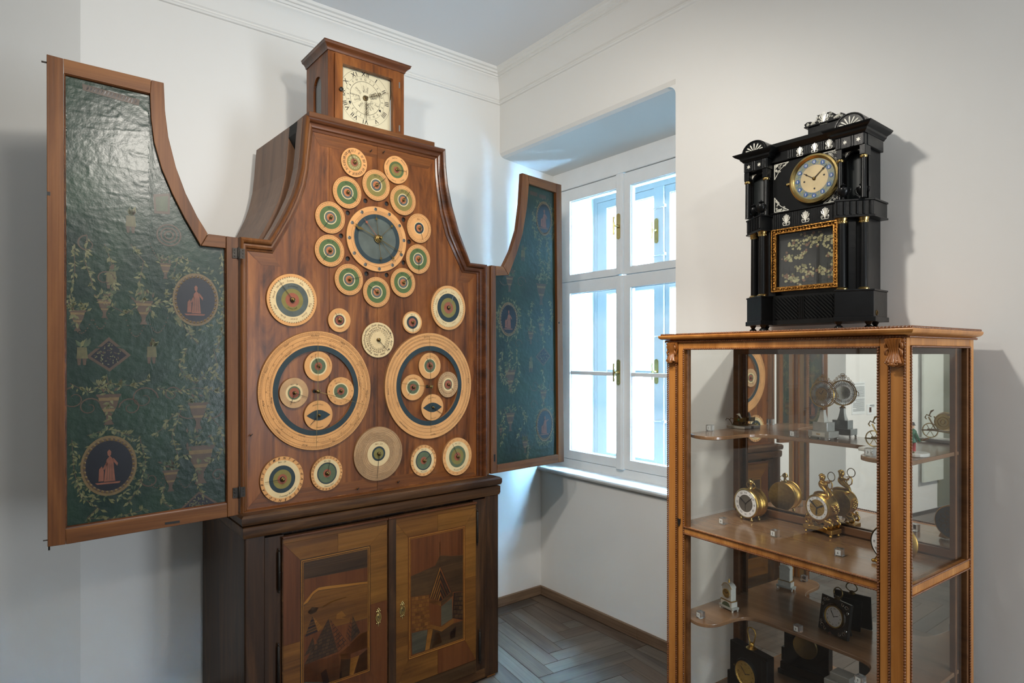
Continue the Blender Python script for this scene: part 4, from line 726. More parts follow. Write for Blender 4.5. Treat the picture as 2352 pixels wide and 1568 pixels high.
# ------------------------------------------------------------ the two painted doors of the hood
def place_in(parent_fr, fr, zoff=0):   # location / angle of a frame inside its parent's frame
    dx, dy = fr.o[0] - parent_fr.o[0], fr.o[1] - parent_fr.o[1]
    return (dx * parent_fr.X[0] + dy * parent_fr.X[1], dx * parent_fr.Y[0] + dy * parent_fr.Y[1], zoff), fr.deg - parent_fr.deg
def wrinkle(x, z, amp):
    if not amp: return 0
    a = noise.noise(Vector((x * 5, z * 13, 1.3))); b_ = noise.noise(Vector((x * 6 + z * 3, z * 24, 7.7))); c_ = noise.noise(Vector((x * 2, z * 3, 4)))
    return amp * (max(0, .16 - abs(a)) * 6 * max(0, .3 + c_ * 1.6) + max(0, .09 - abs(b_)) * 4.0 * max(0, .4 - c_))
GARL = random.Random(5)
class Painter:
    def __init__(s, fr, y, amp, par): s.fr = fr; s.y = y; s.amp = amp; s.par = par; s.b = MB(); s.mats = ['leafy', 'gold', 'flesh', 'brown', 'navy', 'ltleaf', 'dkleaf']
    def P(s, u, v): x, z = s.fr.py(u, v, s.y); return (x, z)
    def poly(s, pts, m, lift=.0005, raw=False):
        q = pts if raw else [s.P(*p) for p in pts]
        s.b.add([(x, s.y - wrinkle(x, z, s.amp(z)) - lift, z) for x, z in q], [tuple(range(len(q)))], m)
    def leaf(s, x, z, a, L, m, w=.42):
        ca, sa = math.cos(a), math.sin(a); pts = [(0, 0), (.45 * L, w * L * .5), (L, 0), (.45 * L, -w * L * .5)]
        s.poly([(x + p * ca - q * sa, z + p * sa + q * ca) for p, q in pts], m, .0008, True)
    def vine(s, pts, L=.013, dens=1.0, m=(0, 0, 5, 6), stem=3, spread=.010, wst=.0022):
        q = [s.P(*p) for p in pts]
        for (x0, z0), (x1, z1) in zip(q, q[1:]):
            d = math.hypot(x1 - x0, z1 - z0); nx, nz = -(z1 - z0) / max(d, 1e-5), (x1 - x0) / max(d, 1e-5); w = wst / 2
            s.poly([(x0 + nx * w, z0 + nz * w), (x1 + nx * w, z1 + nz * w), (x1 - nx * w, z1 - nz * w), (x0 - nx * w, z0 - nz * w)], stem, .0004, True)
            for i in range(max(1, int(d / L * 1.7 * dens))):
                t = GARL.random(); a = math.atan2(z1 - z0, x1 - x0) + GARL.uniform(-1.4, 1.4)
                s.leaf(x0 + (x1 - x0) * t + GARL.uniform(-1, 1) * spread * .4, z0 + (z1 - z0) * t + GARL.uniform(-1, 1) * spread * .4, a, L * GARL.uniform(.6, 1.25), GARL.choice(m))
    def curl(s, u, v, r, a0, turns, m=1, w=.005):
        x0, z0 = s.P(u, v); pr = None
        for i in range(int(14 * abs(turns)) + 1):
            t = i / (14 * abs(turns)); a = R(a0) + 2 * PI * turns * t; rr = r * (1 - .8 * t); p = (x0 + rr * math.cos(a), z0 + rr * math.sin(a)); ww = w * (1 - .6 * t) / 2
            n = (math.cos(a) * ww, math.sin(a) * ww)
            if pr: s.poly([(pr[0][0] + pr[1][0], pr[0][1] + pr[1][1]), (p[0] + n[0], p[1] + n[1]), (p[0] - n[0], p[1] - n[1]), (pr[0][0] - pr[1][0], pr[0][1] - pr[1][1])], m, .0007, True)
            pr = (p, n)
    def swag(s, u0, v0, u1, v1, sag, m=3, r=.004):
        (x0, z0), (x1, z1) = s.P(u0, v0), s.P(u1, v1); n = max(6, int(math.hypot(x1 - x0, z1 - z0) / r / 1.3))
        for i in range(n + 1):
            t = i / n; x, z = x0 + (x1 - x0) * t, z0 + (z1 - z0) * t - sag * 4 * t * (1 - t); s.poly([(x + r * .6 * math.cos(a * PI / 3), z + r * .6 * math.sin(a * PI / 3)) for a in range(6)], m, .0006, True)
    def urn(s, u, v, h, m=(3, 1, 3), top=True):
        x, z = s.P(u, v); f = lambda L: [(x + a * h, z + c_ * h) for a, c_ in L] + [(x - a * h, z + c_ * h) for a, c_ in L[::-1]]
        s.poly(f([(.10, 0), (.05, .10), (.05, .2), (.16, .42), (.2, .62), (.24, .66), (.24, .7)]), m[0], .0006, True); s.poly(f([(.19, .55), (.2, .62)]), m[1], .0009, True); s.poly(f([(.1, .30), (.13, .36)]), m[1], .0009, True)
        if top:
            for i in range(26): a = GARL.uniform(.2, PI - .2); s.leaf(x + GARL.uniform(-.26, .26) * h, z + h * GARL.uniform(.66, .95), a, min(.02, h * GARL.uniform(.12, .24)), GARL.choice((0, 6, 0, 6, 3)))
    def harp(s, u, v, h):
        x, z = s.P(u, v); s.poly([(x - .2 * h, z), (x + .22 * h, z), (x + .18 * h, z + .5 * h), (x - .16 * h, z + .5 * h)], 0, .0006, True)
        for i in range(7): s.poly([(x - .18 * h + i * .055 * h, z), (x - .165 * h + i * .055 * h, z), (x - .165 * h + i * .055 * h, z + .5 * h), (x - .18 * h + i * .055 * h, z + .5 * h)], 3, .0009, True)
        for dx in (-.1, .1): s.poly([(x + dx * h - .05 * h, z - .3 * h), (x + dx * h + .05 * h, z - .3 * h), (x + dx * h + .08 * h, z), (x + dx * h - .08 * h, z)], 3, .0006, True)
        for i in range(8): s.leaf(x + GARL.uniform(-.1, .15) * h, z + .5 * h, GARL.uniform(.6, 2.2), h * GARL.uniform(.2, .5), GARL.choice((0, 6, 3)))
    def diamond(s, P4):
        s.poly(P4, 3, .0003); cu = sum(p[0] for p in P4) / 4; cv = sum(p[1] for p in P4) / 4; s.poly([(cu + (u - cu) * .8, cv + (v - cv) * .8) for u, v in P4], 4, .0005)
        for i in range(110):
            a, c_ = GARL.uniform(-.7, .7), GARL.uniform(-.7, .7)
            if abs(a) + abs(c_) > .72: continue
            w_, h_ = (max(p[0] for p in P4) - min(p[0] for p in P4)) / 2, (max(p[1] for p in P4) - min(p[1] for p in P4)) / 2; x, z = s.P(cu + a * w_, cv + c_ * h_); s.leaf(x, z, GARL.uniform(0, 6.3), .008, GARL.choice((5, 0, 3)))
    def medallion(s, u, v, ru, rv, fig=0):
        (x, z), (xr_, _), (_, zt_) = s.P(u, v), s.P(u + ru, v), s.P(u, v - rv); rx, rz = xr_ - x, zt_ - z; b = MB(); n = 44
        ell = lambda k, y: [(x + rx * k * math.cos(2 * PI * i / n), y, z + rz * k * math.sin(2 * PI * i / n)) for i in range(n)]
        w0 = max(wrinkle(x + rx * a, z + rz * c_, s.amp(z)) for a in (-.7, -.35, 0, .35, .7) for c_ in (-.7, -.35, 0, .35, .7)) * .6
        Y = s.y - w0
        for k0, k1, m_, l0 in ((1.06, .97, 1, .0010), (.97, .88, 3, .0012), (.88, .0, 4, .0010)):
            vs = ell(k0, Y - l0) + (ell(k1, Y - l0) if k1 else []); b.add(vs, [(i, (i + 1) % n, n + (i + 1) % n, n + i) for i in range(n)] if k1 else [tuple(range(n))], m_)
        vs = ell(1.06, s.y + .001) + ell(1.06, Y - .001); b.add(vs, [(i, (i + 1) % n, n + (i + 1) % n, n + i) for i in range(n)], 1)
        for i in range(34): a = 2 * PI * i / 34; b.ball((x + rx * .925 * math.cos(a), Y - .0014, z + rz * .925 * math.sin(a)), .0032 * rz / .07, 1, 5, (1, .3, 1))
        h = rz * 1.25; f = lambda L, sgn=1: [(x + a * h * sgn * .8, Y - .002, z - .55 * rz + c_ * h) for a, c_ in L]
        for L in ([(-.16, 0), (.18, 0), (.14, .35), (.12, .62), (.02, .72), (-.08, .62), (-.12, .35)], [(-.05, .74), (0, .70), (.05, .74), (.06, .84), (0, .9), (-.06, .84)], [(-.32, .02), (-.17, .02), (-.16, .3), (-.22, .44), (-.3, .36)],
                  [(.1, .58), (.24, .42), (.26, .5), (.12, .66)] if fig == 0 else [(.1, .58), (.34, .66), (.34, .72), (.1, .66)], [(-.08, .56), (-.2, .36), (-.15, .33), (-.04, .5)], [(-.42, -.02), (.34, -.02), (.3, -.07), (-.36, -.07)]):
            b.add(f(L), [tuple(range(len(L)))], 2)
        for i in range(3): b.add(f([(-.08 + .08 * i, .05), (-.065 + .08 * i, .05), (-.04 + .06 * i, .5), (-.05 + .06 * i, .5)]), [(0, 1, 2, 3)], 3); 
        b.v = [(p[0], p[1] - (.0004 if i >= len(b.v) - 12 else 0), p[2]) for i, p in enumerate(b.v)]
        b.build('medallion', [M[m_] if m_ in M else MX[m_] for m_ in s.mats], s.par, normals=False)
        for i in range(int(1.0 * 90)):
            a = GARL.uniform(0, 2 * PI); k = GARL.uniform(1.12, 1.34); s.leaf(x + rx * k * math.cos(a), z + rz * k * math.sin(a), GARL.uniform(0, 2 * PI), .0155 * rz / .085, GARL.choice((0, 0, 5, 6, 6)))
    def done(s): s.b.build('painted_ornament', [M[m_] if m_ in M else MX[m_] for m_ in s.mats], s.par, normals=False)
MX = dict(ltleaf=mat('paint_pale_leaf', c(98, 98, 66), .4, var=.4, vscale=50), dkleaf=mat('paint_dark_leaf', c(56, 68, 44), .4, var=.4, vscale=50))
M['greyfab'] = mat('faded_wallpaper_patch', c(52, 66, 60), .30, bump=.5, bscale=70, var=.5, vscale=14, spec=.6)
def hinge(par, x, z, y=-.002):
    b = MB(); b.lathe([(.004, z - .022), (.0045, z - .021), (.0045, z + .021), (.003, z + .023)], (x, y - .003, 0), 'z', 8); b.box(x - .022, x - .003, y - .0018, y, z - .019, z + .019); b.box(x + .003, x + .022, y - .0018, y, z - .019, z + .019)
    for dx in (-.015, .015):
        for dz in (-.012, 0, .012): b.ball((x + dx, y - .002, z + dz), .0022, 0, 6)
    b.build('hinge', M['iron'], par, smooth=40)
def rail(par, name, pts, mt, y0, y1, ctr=True):
    cx = sum(p[0] for p in pts) / len(pts); cz = sum(p[1] for p in pts) / len(pts)
    o = MB().prism([(p[0] - cx, p[1] - cz) for p in pts], y0, y1, 'y').build(name, mt, par, bevel=.0018); o.location = (cx, 0, cz); return o
def grid_in(poly, fr_amp, y, nx, nz):     # wrinkled sheet clipped to the opening (column by column)
    xs = [p[0] for p in poly]; zs_ = [p[1] for p in poly]; x0, x1, z0, z1 = min(xs), max(xs), min(zs_), max(zs_)
    def span(x):
        hit = []
        for i, p in enumerate(poly):
            q = poly[(i + 1) % len(poly)]
            if (p[0] - x) * (q[0] - x) < 0: t = (x - p[0]) / (q[0] - p[0]); hit.append(p[1] + t * (q[1] - p[1]))
        return (min(hit), max(hit)) if hit else (z0, z1)
    b = MB(); vs = []
    for i in range(nx + 1):
        x = x0 + (x1 - x0) * (i + (1e-4 if i == 0 else -1e-4 if i == nx else 0)) / nx; lo, hi = span(x)
        for j in range(nz + 1): z = lo + (hi - lo) * j / nz; vs.append((x, y - wrinkle(x, z, fr_amp(z)), z))
    b.add(vs, [(i * (nz + 1) + j, (i + 1) * (nz + 1) + j, (i + 1) * (nz + 1) + j + 1, i * (nz + 1) + j + 1) for i in range(nx) for j in range(nz)]); return b
# ---- left door
DLF = Fr(.0535, 2.529, -2.86); dloc, drot = place_in(CB, DLF, -zc1); dloc = (dloc[0], dloc[1], -zc1)
dL = bpy.data.objects.new('hood_door', None); COL.objects.link(dL); dL.parent = case; dL.location = dloc; dL.rotation_euler = (0, 0, R(drot)); dL['label'] = 'left hood door lined with wrinkled green painted paper'
G = lambda *L: [DLF.py(*p) for p in L]
ocv = ((376.3, 190), (379, 253), (386.6, 314), (403.9, 383), (426.8, 444.5), (453.6, 498), (477.4, 536.4)); icv = ((344.5, 213.7), (347, 272), (354, 326), (371.3, 387), (396, 444.5), (423, 498), (461.3, 564))
rail(dL, 'stile', G((107, 124), (145, 134), (151, 1250), (109, 1256)), M['walnut_frame'], 0, .026); rail(dL, 'rail', G((145.6, 134.5), (346.6, 183), (344.5, 213.7), (346.6, 214.2), (146.7, 167)), M['walnut_lx'], 0, .026)
rail(dL, 'curved_stile', G((347.3, 183.2), *ocv, *icv[::-1]), M['walnut_frame'], 0, .026); rail(dL, 'rail', G((478.2, 537), (519, 542), (518.7, 570), (462.3, 564)), M['walnut_lx'], 0, .026)
rail(dL, 'stile', G((519.7, 542), (547.4, 546), (547.4, 1182), (522.7, 1187)), M['walnut_frame'], 0, .026); rail(dL, 'rail', G((151.6, 1250), (522, 1187), (522, 1157.8), (150.2, 1216)), M['walnut_lx'], 0, .026)
opn = G((146, 165), *[(u + 1, v) for u, v in icv], (519.5, 569), (522.8, 1158.6), (150, 1217))
ampL = lambda z: .0003 + .0021 * max(0, min(1, (z - 1.55) / .75)) ** 1.3; yp = .017
grid_in(opn, ampL, yp, 110, 330).build('painted_panel', M['fabric'], dL, smooth=60, normals=False)
MB().prism(opn, yp + .003, yp + .006, 'y').build('backing_board', M['basew'], dL)
lip = G((146.7, 167), *icv, (518.7, 570), (522, 1157.8), (150.2, 1216)); cxl = sum(p[0] for p in lip) / len(lip); czl = sum(p[1] for p in lip) / len(lip)
b = MB(); band(b, lip, [(x + (cxl - x) * .018, z + (czl - z) * .008) for x, z in lip], [(0, .004), (.5, .006), (1, .014)], closed=True); b.build('bead', M['mold'], dL)
Pt = Painter(DLF, yp, ampL, dL); Pt.medallion(450, 688, 49, 57); Pt.medallion(251, 1069, 60, 65)

for q in (26, 17, 8): x, z = Pt.P(388, 540); rr0 = q * .00135; [Pt.poly([(x + (rr0 + d_) * math.cos(a_), z + (rr0 + d_) * math.sin(a_)) for d_, a_ in ((0, i * .314), (.005, i * .314), (.005, i * .314 + .314), (0, i * .314 + .314))], 3, .0007, True) for i in range(20)]
Pt.diamond([(249.9, 774), (300.7, 815.4), (251.8, 853), (197.2, 819)]); Pt.diamond([(457, 1128), (502, 1155), (458, 1167), (413, 1169)])
Pt.poly([(189, 192), (321, 229), (319, 243), (190, 207)], 3, .001); Pt.poly([(352, 446), (391, 444), (390, 492), (354, 490)], 3, .0004); Pt.poly([(357, 452), (386, 450), (385, 486), (359, 484)], 6, .0007)
for i in range(15):
    u = 199 + i * 7.9; v = 202 + i * 2.2; Pt.poly([(u + 2, v - 4), (u + 3.4, v - 4), (u + .8, v + 5), (u - .6, v + 5)], 4, .0016); Pt.poly([(u + 2, v + 3), (u + 4.4, v - 3), (u + 5.4, v - 2), (u + 3, v + 4)], 4, .0016)
for u, v in ((188, 815), (348, 812), (300, 512), (255, 640)): Pt.harp(u, v + 8, .075)
for u, v, h in ((178, 760, .10), (392, 1128, .11), (461, 1110, .2), (330, 745, .12), (455, 985, .14), (380, 640, .08), (250, 975, .15), (240, 730, .09)): Pt.urn(u, v, h)
for pts in (((170, 560), (172, 620), (160, 690), (175, 740)), ((240, 560), (255, 600), (262, 660), (235, 700)), ((300, 560), (330, 600), (318, 660), (350, 720)), ((335, 690), (290, 720), (250, 700)), ((345, 700), (385, 690), (430, 760), (455, 790)),
            ((505, 560), (515, 640), (512, 760), (500, 800)), ((420, 860), (450, 880), (480, 850), (512, 880)), ((400, 950), (372, 985), (350, 1000)), ((420, 930), (395, 1000), (410, 1050), (440, 1040)), ((470, 940), (505, 980), (515, 1030), (480, 1060)),
            ((455, 1050), (450, 1110), (470, 1140)), ((165, 1010), (170, 1080), (185, 1140), (230, 1170)), ((320, 1000), (335, 1060), (320, 1120), (290, 1160)), ((200, 1000), (250, 985), (300, 1000)), ((245, 860), (252, 900), (250, 970)),
            ((160, 880), (200, 900), (240, 880), (300, 885), (345, 870)), ((360, 890), (400, 900), (450, 890), (515, 900)), ((380, 1110), (370, 1150), (392, 1165)), ((200, 540), (195, 600), (215, 660)), ((440, 600), (410, 590), (395, 640)), ((430, 800), (410, 840), (430, 870)), ((490, 800), (500, 840), (485, 870)), ((225, 1165), (200, 1190), (260, 1190), (330, 1170))):
    Pt.vine(pts, .019, 1.7)
for u, v, r, a, t in ((205, 935, .035, 0, 1.3), (300, 935, .035, 180, -1.3), (170, 915, .04, 90, 1.2), (330, 915, .045, 0, 1.3), (240, 640, .03, 0, 1), (345, 1100, .03, 180, 1), (500, 1090, .025, 0, 1.2), (440, 935, .05, 200, .8), (480, 935, .05, -20, -.8), (200, 560, .03, 90, 1.2), (395, 905, .03, 0, 1.2)): Pt.curl(u, v, r, a, t, 3)
for a in ((165, 740, 210, 735, .04), (215, 735, 250, 720, .04), (290, 735, 330, 750, .045), (345, 745, 385, 730, .04), (340, 1090, 378, 1085, .05), (405, 1085, 445, 1090, .05), (485, 1080, 518, 1070, .04), (345, 560, 385, 590, .03)): Pt.swag(*a)
Pt.done()
hinge(dL, DLF.py(548, 582, -.002)[0], DLF.py(548, 582)[1]); hinge(dL, DLF.py(549, 1130, -.002)[0], DLF.py(549, 1130)[1])
x, z = DLF.py(109, 1250); b = MB(); b.tube([(x + .004, .01, z + .01), (x + .004, .01, z - .022)], .0028, 6); b.tube([(x - .012, .01, z + .012), (x + .004, .01, z + .012)], .002, 5); x, z = DLF.py(107, 141); b.tube([(x - .014, .01, z), (x + .004, .01, z)], .0028, 6); b.build('bolt', M['iron'], dL)
x, z = DLF.py(397, 1199.5); b = MB(); b.box(x - .025, x + .022, -.0008, .002, z - .004, z + .004); b.build('lock_recess', M['black'], dL); x, z = DLF.py(108.5, 444); b = MB(); b.box(x - .001, x + .008, -.0008, .002, z - .006, z + .006); b.build('keeper_hole', M['black'], dL)
# ---- right door
DRF = Fr(1.9, 2.599, 4.55); rloc, rrot = place_in(CB, DRF)
dR = bpy.data.objects.new('hood_door', None); COL.objects.link(dR); dR.parent = case; dR.location = (rloc[0], rloc[1], -zc1); dR.rotation_euler = (0, 0, R(rrot)); dR['label'] = 'right hood door lined with smooth green painted paper'
G = lambda *L: [DRF.py(*p) for p in L]
ocv = ((1156.5, 611.7), (1173.6, 576), (1188.4, 527), (1195.7, 468), (1199.9, 397)); icv = ((1168.7, 631.3), (1186, 586), (1200.6, 537), (1210.5, 478), (1215.4, 421.7))
rail(dR, 'stile', G((1129.5, 609), (1138.8, 610.5), (1141.5, 1086), (1130, 1087.5)), M['walnut_frame'], 0, .026); rail(dR, 'rail', G((1139.3, 610.5), (1156, 611.7), (1168, 631.2), (1139.3, 632.8)), M['walnut_lx'], 0, .026)
rail(dR, 'curved_stile', G(*ocv, (1213, 401.3), *icv[::-1]), M['walnut_frame'], 0, .026); rail(dR, 'rail', G((1213.5, 401.6), (1277, 421), (1277.4, 442.4), (1215.8, 421.8)), M['walnut_lx'], 0, .026)
rail(dR, 'stile', G((1277.4, 421), (1289.4, 424.3), (1295.6, 1060), (1283, 1062)), M['walnut_frame'], 0, .026); rail(dR, 'rail', G((1142, 1086), (1282.6, 1062), (1282.6, 1043.7), (1143, 1068)), M['walnut_lx'], 0, .026)
opn = G((1139, 632), *[(u - .6, v) for u, v in icv], (1278, 441.8), (1283, 1044.3), (1143, 1069)); ampR = lambda z: .0004
grid_in(opn, ampR, yp, 60, 200).build('painted_panel', M['fabric'], dR, smooth=60, normals=False); MB().prism(opn, yp + .003, yp + .006, 'y').build('backing_board', M['basew'], dR)
Pt = Painter(DRF, yp, ampR, dR); Pt.medallion(1249.5, 502, 17, 37); Pt.medallion(1168, 733, 19.5, 37); Pt.medallion(1251, 975, 18, 36, 1); Pt.diamond([(1249, 796), (1265, 818), (1248, 841), (1230, 819)])
for u, v in ((1201, 590), (1219, 845)): Pt.harp(u, v, .075)
Pt.poly([(1217, 438), (1234, 443), (1234, 452), (1217, 447)], 3, .001); Pt.poly([(1238, 445), (1254, 450), (1254, 459), (1238, 454)], 3, .001)
for u, v, h in ((1243, 700, .17), (1219, 790, .10), (1248, 930, .12), (1172, 900, .17), (1172, 990, .14), (1206, 1040, .10), (1170, 670, .12), (1243, 770, .1), (1150, 1000, .06)): Pt.urn(u, v, h)
for pts in (((1240, 545), (1236, 580), (1246, 620), (1238, 650)), ((1255, 545), (1262, 590), (1258, 640)), ((1226, 690), (1216, 720), (1225, 760)), ((1262, 680), (1268, 720), (1258, 765)), ((1246, 700), (1247, 760), (1248, 795)), ((1165, 780), (1175, 820), (1160, 870), (1175, 900)),
            ((1155, 800), (1148, 850), (1160, 880)), ((1185, 800), (1192, 850), (1180, 900)), ((1248, 845), (1249, 900), (1246, 930)), ((1150, 940), (1160, 980), (1150, 1020)), ((1195, 930), (1208, 960), (1190, 1000)), ((1205, 1000), (1215, 1030), (1207, 1055)), ((1226, 480), (1224, 520), (1232, 548)), ((1270, 480), (1274, 520), (1266, 548)),
            ((1235, 610), (1250, 600), (1265, 615)), ((1236, 640), (1250, 630), (1262, 640)), ((1228, 1000), (1240, 1020), (1265, 1010)), ((1147, 700), (1143, 740), (1150, 770)), ((1190, 700), (1193, 740), (1186, 770))):
    Pt.vine(pts, .021, 2.0)
for u, v, r, a, t in ((1197, 648, .035, 0, 1.3), (1228, 885, .035, 180, 1.2), (1268, 885, .03, 0, -1.2), (1225, 930, .03, 0, 1), (1190, 790, .03, 0, 1), (1160, 640, .04, 200, 1)): Pt.curl(u, v, r, a, t, 3)
for a in ((1205, 760, 1222, 770, .04), (1225, 765, 1240, 770, .04), (1190, 1010, 1205, 1015, .04), (1210, 1015, 1235, 1000, .04)): Pt.swag(*a)
Pt.done(); hinge(dR, DRF.py(1125, 634, -.002)[0], DRF.py(1125, 634)[1]); hinge(dR, DRF.py(1130, 1052, -.002)[0], DRF.py(1130, 1052)[1])
x, z = DRF.py(1284, 741); MB().ball((x, -.001, z), .006, 0, 8, (1, .5, 1)).build('knob', M['iron'], dR)
# outer stile of the case on the right, to which the door is hinged
b = MB(); x0 = OR_[-1][0]; x1 = Q(1130, 900, .08)[0]
for i, (a, d, y) in enumerate(((0, .35, .060), (.38, .62, .072), (.65, 1, .064))): b.box(x0 + (x1 - x0) * a, x0 + (x1 - x0) * d, y, .12, .004, zs - .004)
b.box(x0, x1, .078, .12, .004, zs - .006); b.build('hinge_stile', M['walnut_frame'], case, bevel=.002)
# ------------------------------------------------------------ small clock on top
z_t = zc1 + th; CL = Fr(*CB.w(0, 0), 1.0); yc = .115
tx0, tx1 = P(753.3, 300, yc)[0], P(928, 300, yc)[0]; cxm = (tx0 + tx1) / 2
top = thing('box_clock', 'square walnut clock with silvered paper dial standing on top of the curved hood', 'clock', (*CB.w(cxm, yc), z_t), 1.0)
hw = (tx1 - tx0) / 2; dpt = CB.px(704, 250, tx0)[0] - yc; ztc = P(752, 112, yc)[1] - z_t; ztop = P(747, 88, yc - .02)[1] - z_t
def TQ(u, v, y=0): x, z = P(u, v, yc + y); return (x - cxm, z - z_t)
b = MB(); fw_ = .034
b.box(-hw, -hw + fw_, 0, .03, 0, ztc); b.box(hw - .02, hw, 0, .03, 0, ztc); b.box(-hw, hw, dpt - .012, dpt, 0, ztc); b.box(-hw, hw, .0, dpt, 0, .010); b.box(-hw, hw, 0, dpt, ztc - .006, ztc)
b.build('body', M['walnut'], top, bevel=.0015)
for sx in (-1, 1):     # side walls with a tall round-headed opening
    ay0, ay1 = .075, dpt - .085; am = (ay0 + ay1) / 2; arch = [(ay0, .03), (ay1, .03), (ay1, ztc - .13)] + [(am + (ay1 - ay0) / 2 * math.cos(R(a)), ztc - .13 + .05 * math.sin(R(a))) for a in range(15, 166, 15)] + [(ay0, ztc - .13)]
    b = MB(); b.holed([(.03, .01), (dpt - .012, .01), (dpt - .012, ztc - .006), (.03, ztc - .006)], [arch], 0, .010); b.v = [((-hw + p[1]) if sx < 0 else (hw - p[1]), p[0], p[2]) for p in b.v]; sd = b.build('side', M['walnut'], top)
    b = MB(); b.box(0, .002, ay0 - .005, ay1 + .005, .03, ztc - .07); b.v = [((-hw + .006 + p[0]) if sx < 0 else (hw - .008 + p[0]), p[1], p[2]) for p in b.v]; b.build('pane', M['glass'], sd)
MB().box(-hw + .012, hw - .012, dpt - .04, dpt - .03, .012, ztc - .01).build('inner_back', M['dark_int'], top)
b = MB(); b.sweep([(-hw, dpt, 0), (-hw, 0, 0), (hw, 0, 0), (hw, dpt, 0), (-hw, dpt, 0)][:4], [(-.03, ztc - .002), (.004, ztc - .002), (.006, ztc + .006), (.012, ztc + .014), (.022, ztc + .020), (.024, ztc + .028), (.026, ztc + .030), (.026, ztop), (-.03, ztop)]); b.box(-hw, hw, 0, dpt, ztop - .012, ztop - .0005)
b.build('cornice', M['mold'], top, smooth=30)
# glazed door
gx0, gz1 = TQ(787.5, 146, -.008); gx1 = TQ(902, 180, -.008)[0]; gz0 = TQ(789, 274, -.008)[1]; dx0 = TQ(769, 270, -.008)[0]; dx1 = hw - .022; dz1 = ztc - .010
b = MB(); b.holed([(dx0, .003), (dx1, .003), (dx1, dz1), (dx0, dz1)], [[(gx0, gz0), (gx1, gz0), (gx1, gz1), (gx0, gz1)]], -.010, .012); td = b.build('door', M['walnut'], top, bevel=.002)
MB().box(gx0, gx1, .002, .004, gz0, gz1).build('pane', M['glass'], td)
b = MB(); x, z = TQ(782, 206, -.01); b.lathe([(.006, -.010), (.006, -.016), (.009, -.019), (.009, -.022), (.004, -.025)], (x, 0, z), 'y', 12); b.build('knob', M['iron'], td, smooth=40)
for v in (196, 295):
    x, z = TQ(917, v, -.01); b = MB(); b.box(x - .003, x + .003, -.012, -.008, z - .014, z + .014); b.build('hinge', M['silver'], td)
x, z = TQ(868, 298.5, -.01); b = MB(); b.tube([(x - .02, -.014, z), (x, -.02, z + .002), (x + .014, -.014, z)], .004, 6, flat=.5); b.lathe([(.004, -.01), (.006, -.02), (.003, -.026)], (x, 0, z), 'y', 8); b.build('latch', M['iron'], td, smooth=40)
yd = .030; fcx, fcz = TQ(839, 228, yd); fr_ = (TQ(839, 163, yd)[1] - TQ(839, 289, yd)[1]) / 2; fcz = (TQ(839, 163, yd)[1] + TQ(839, 289, yd)[1]) / 2
sxl, sxr = gx0 - .02, TQ(896, 200, yd)[0]
face = MB().box(sxl, sxr, yd, yd + .003, gz0 - .02, gz1 + .02).build('clock_face', M['dialcream'], top)
b = MB(); y = yd - .0006
for r_, w_ in ((1, .0009), (.765, .0008), (.60, .0016)): b.ann(fr_ * r_ - w_, fr_ * r_, y, 0, 64, fcx, fcz)
RR = dict(I='I', V='V', X='X')
for i, w_ in enumerate(ROM): ring_text(b, w_, fcx, fcz, fr_ * .79, fr_ * .22, R(90 - 30 * (i + 1)), y, 0, 0, 1, False, True)
for i in range(24): ring_text(b, str(i % 12 + 1), fcx, fcz, fr_ * .635, fr_ * .13, R(90 - 15 * (i + 1)), y, 0, 0, ws=.9)
for w_, a in (('Mexico', 102), ('Quitto', 78), ('S: Janeiro', 38), ('Lisabon', 14), ('Cap: Stadt', -18), ('Moscau', -42), ('Jspahan', -58), ('A gra', -80), ('Peking', -122), ('Batavia', -158), ('Neuholland', 178), ('Otaheiti', 142)):
    flip = abs(a) > 95 and a != 102
    if not flip: ring_text(b, w_, fcx, fcz, fr_ * .2, fr_ * .13, R(a), y, 0, .2, ws=.62, radial=True)
    else: ring_text(b, w_, fcx, fcz, fr_ * .2, fr_ * .13, R(a), y, 0, .2, ws=.62, radial=True)
    a2 = R(a + 9); bar(b, fcx + fr_ * .2 * math.cos(a2), fcz + fr_ * .2 * math.sin(a2), fcx + fr_ * .6 * math.cos(a2), fcz + fr_ * .6 * math.sin(a2), .0005, y, 0, .0001)
b.build('lettering', M['ink'], face, normals=False)
b = MB()
for a in (205, -28): b.lathe([(.0055, y - .0002), (.0055, y + .001)], (fcx + fr_ * .66 * math.cos(R(a)), 0, fcz + fr_ * .66 * math.sin(R(a))), 'y', 12)
b.build('winding_hole', M['black'], face)
for a, ln in ((24, .98), (-89, .86)):
    b = MB(); aa = R(a); bar(b, fcx, fcz, fcx + fr_ * ln * math.cos(aa), fcz + fr_ * ln * math.sin(aa), .0022, y - .012)
    for t in (.22, .32, .42, .52, .6): 
        for s_ in (-1, 1): px_, pz_ = fcx + fr_ * t * math.cos(aa) - s_ * .005 * math.sin(aa), fcz + fr_ * t * math.sin(aa) + s_ * .005 * math.cos(aa); b.tube([(px_ + .0042 * math.cos(q), y - .012, pz_ + .0042 * math.sin(q)) for q in [i * PI / 4 for i in range(8)]], .0009, 4, closed=True)
    b.build('clock_hand', M['oldbrass'], face)
b = MB(); b.lathe([(.013, y - .001), (.012, y - .004), (.006, y - .005), (.005, y - .018), (.003, y - .02)], (fcx, 0, fcz), 'y', 18); b.build('hub', M['oldbrass'], face, smooth=40)
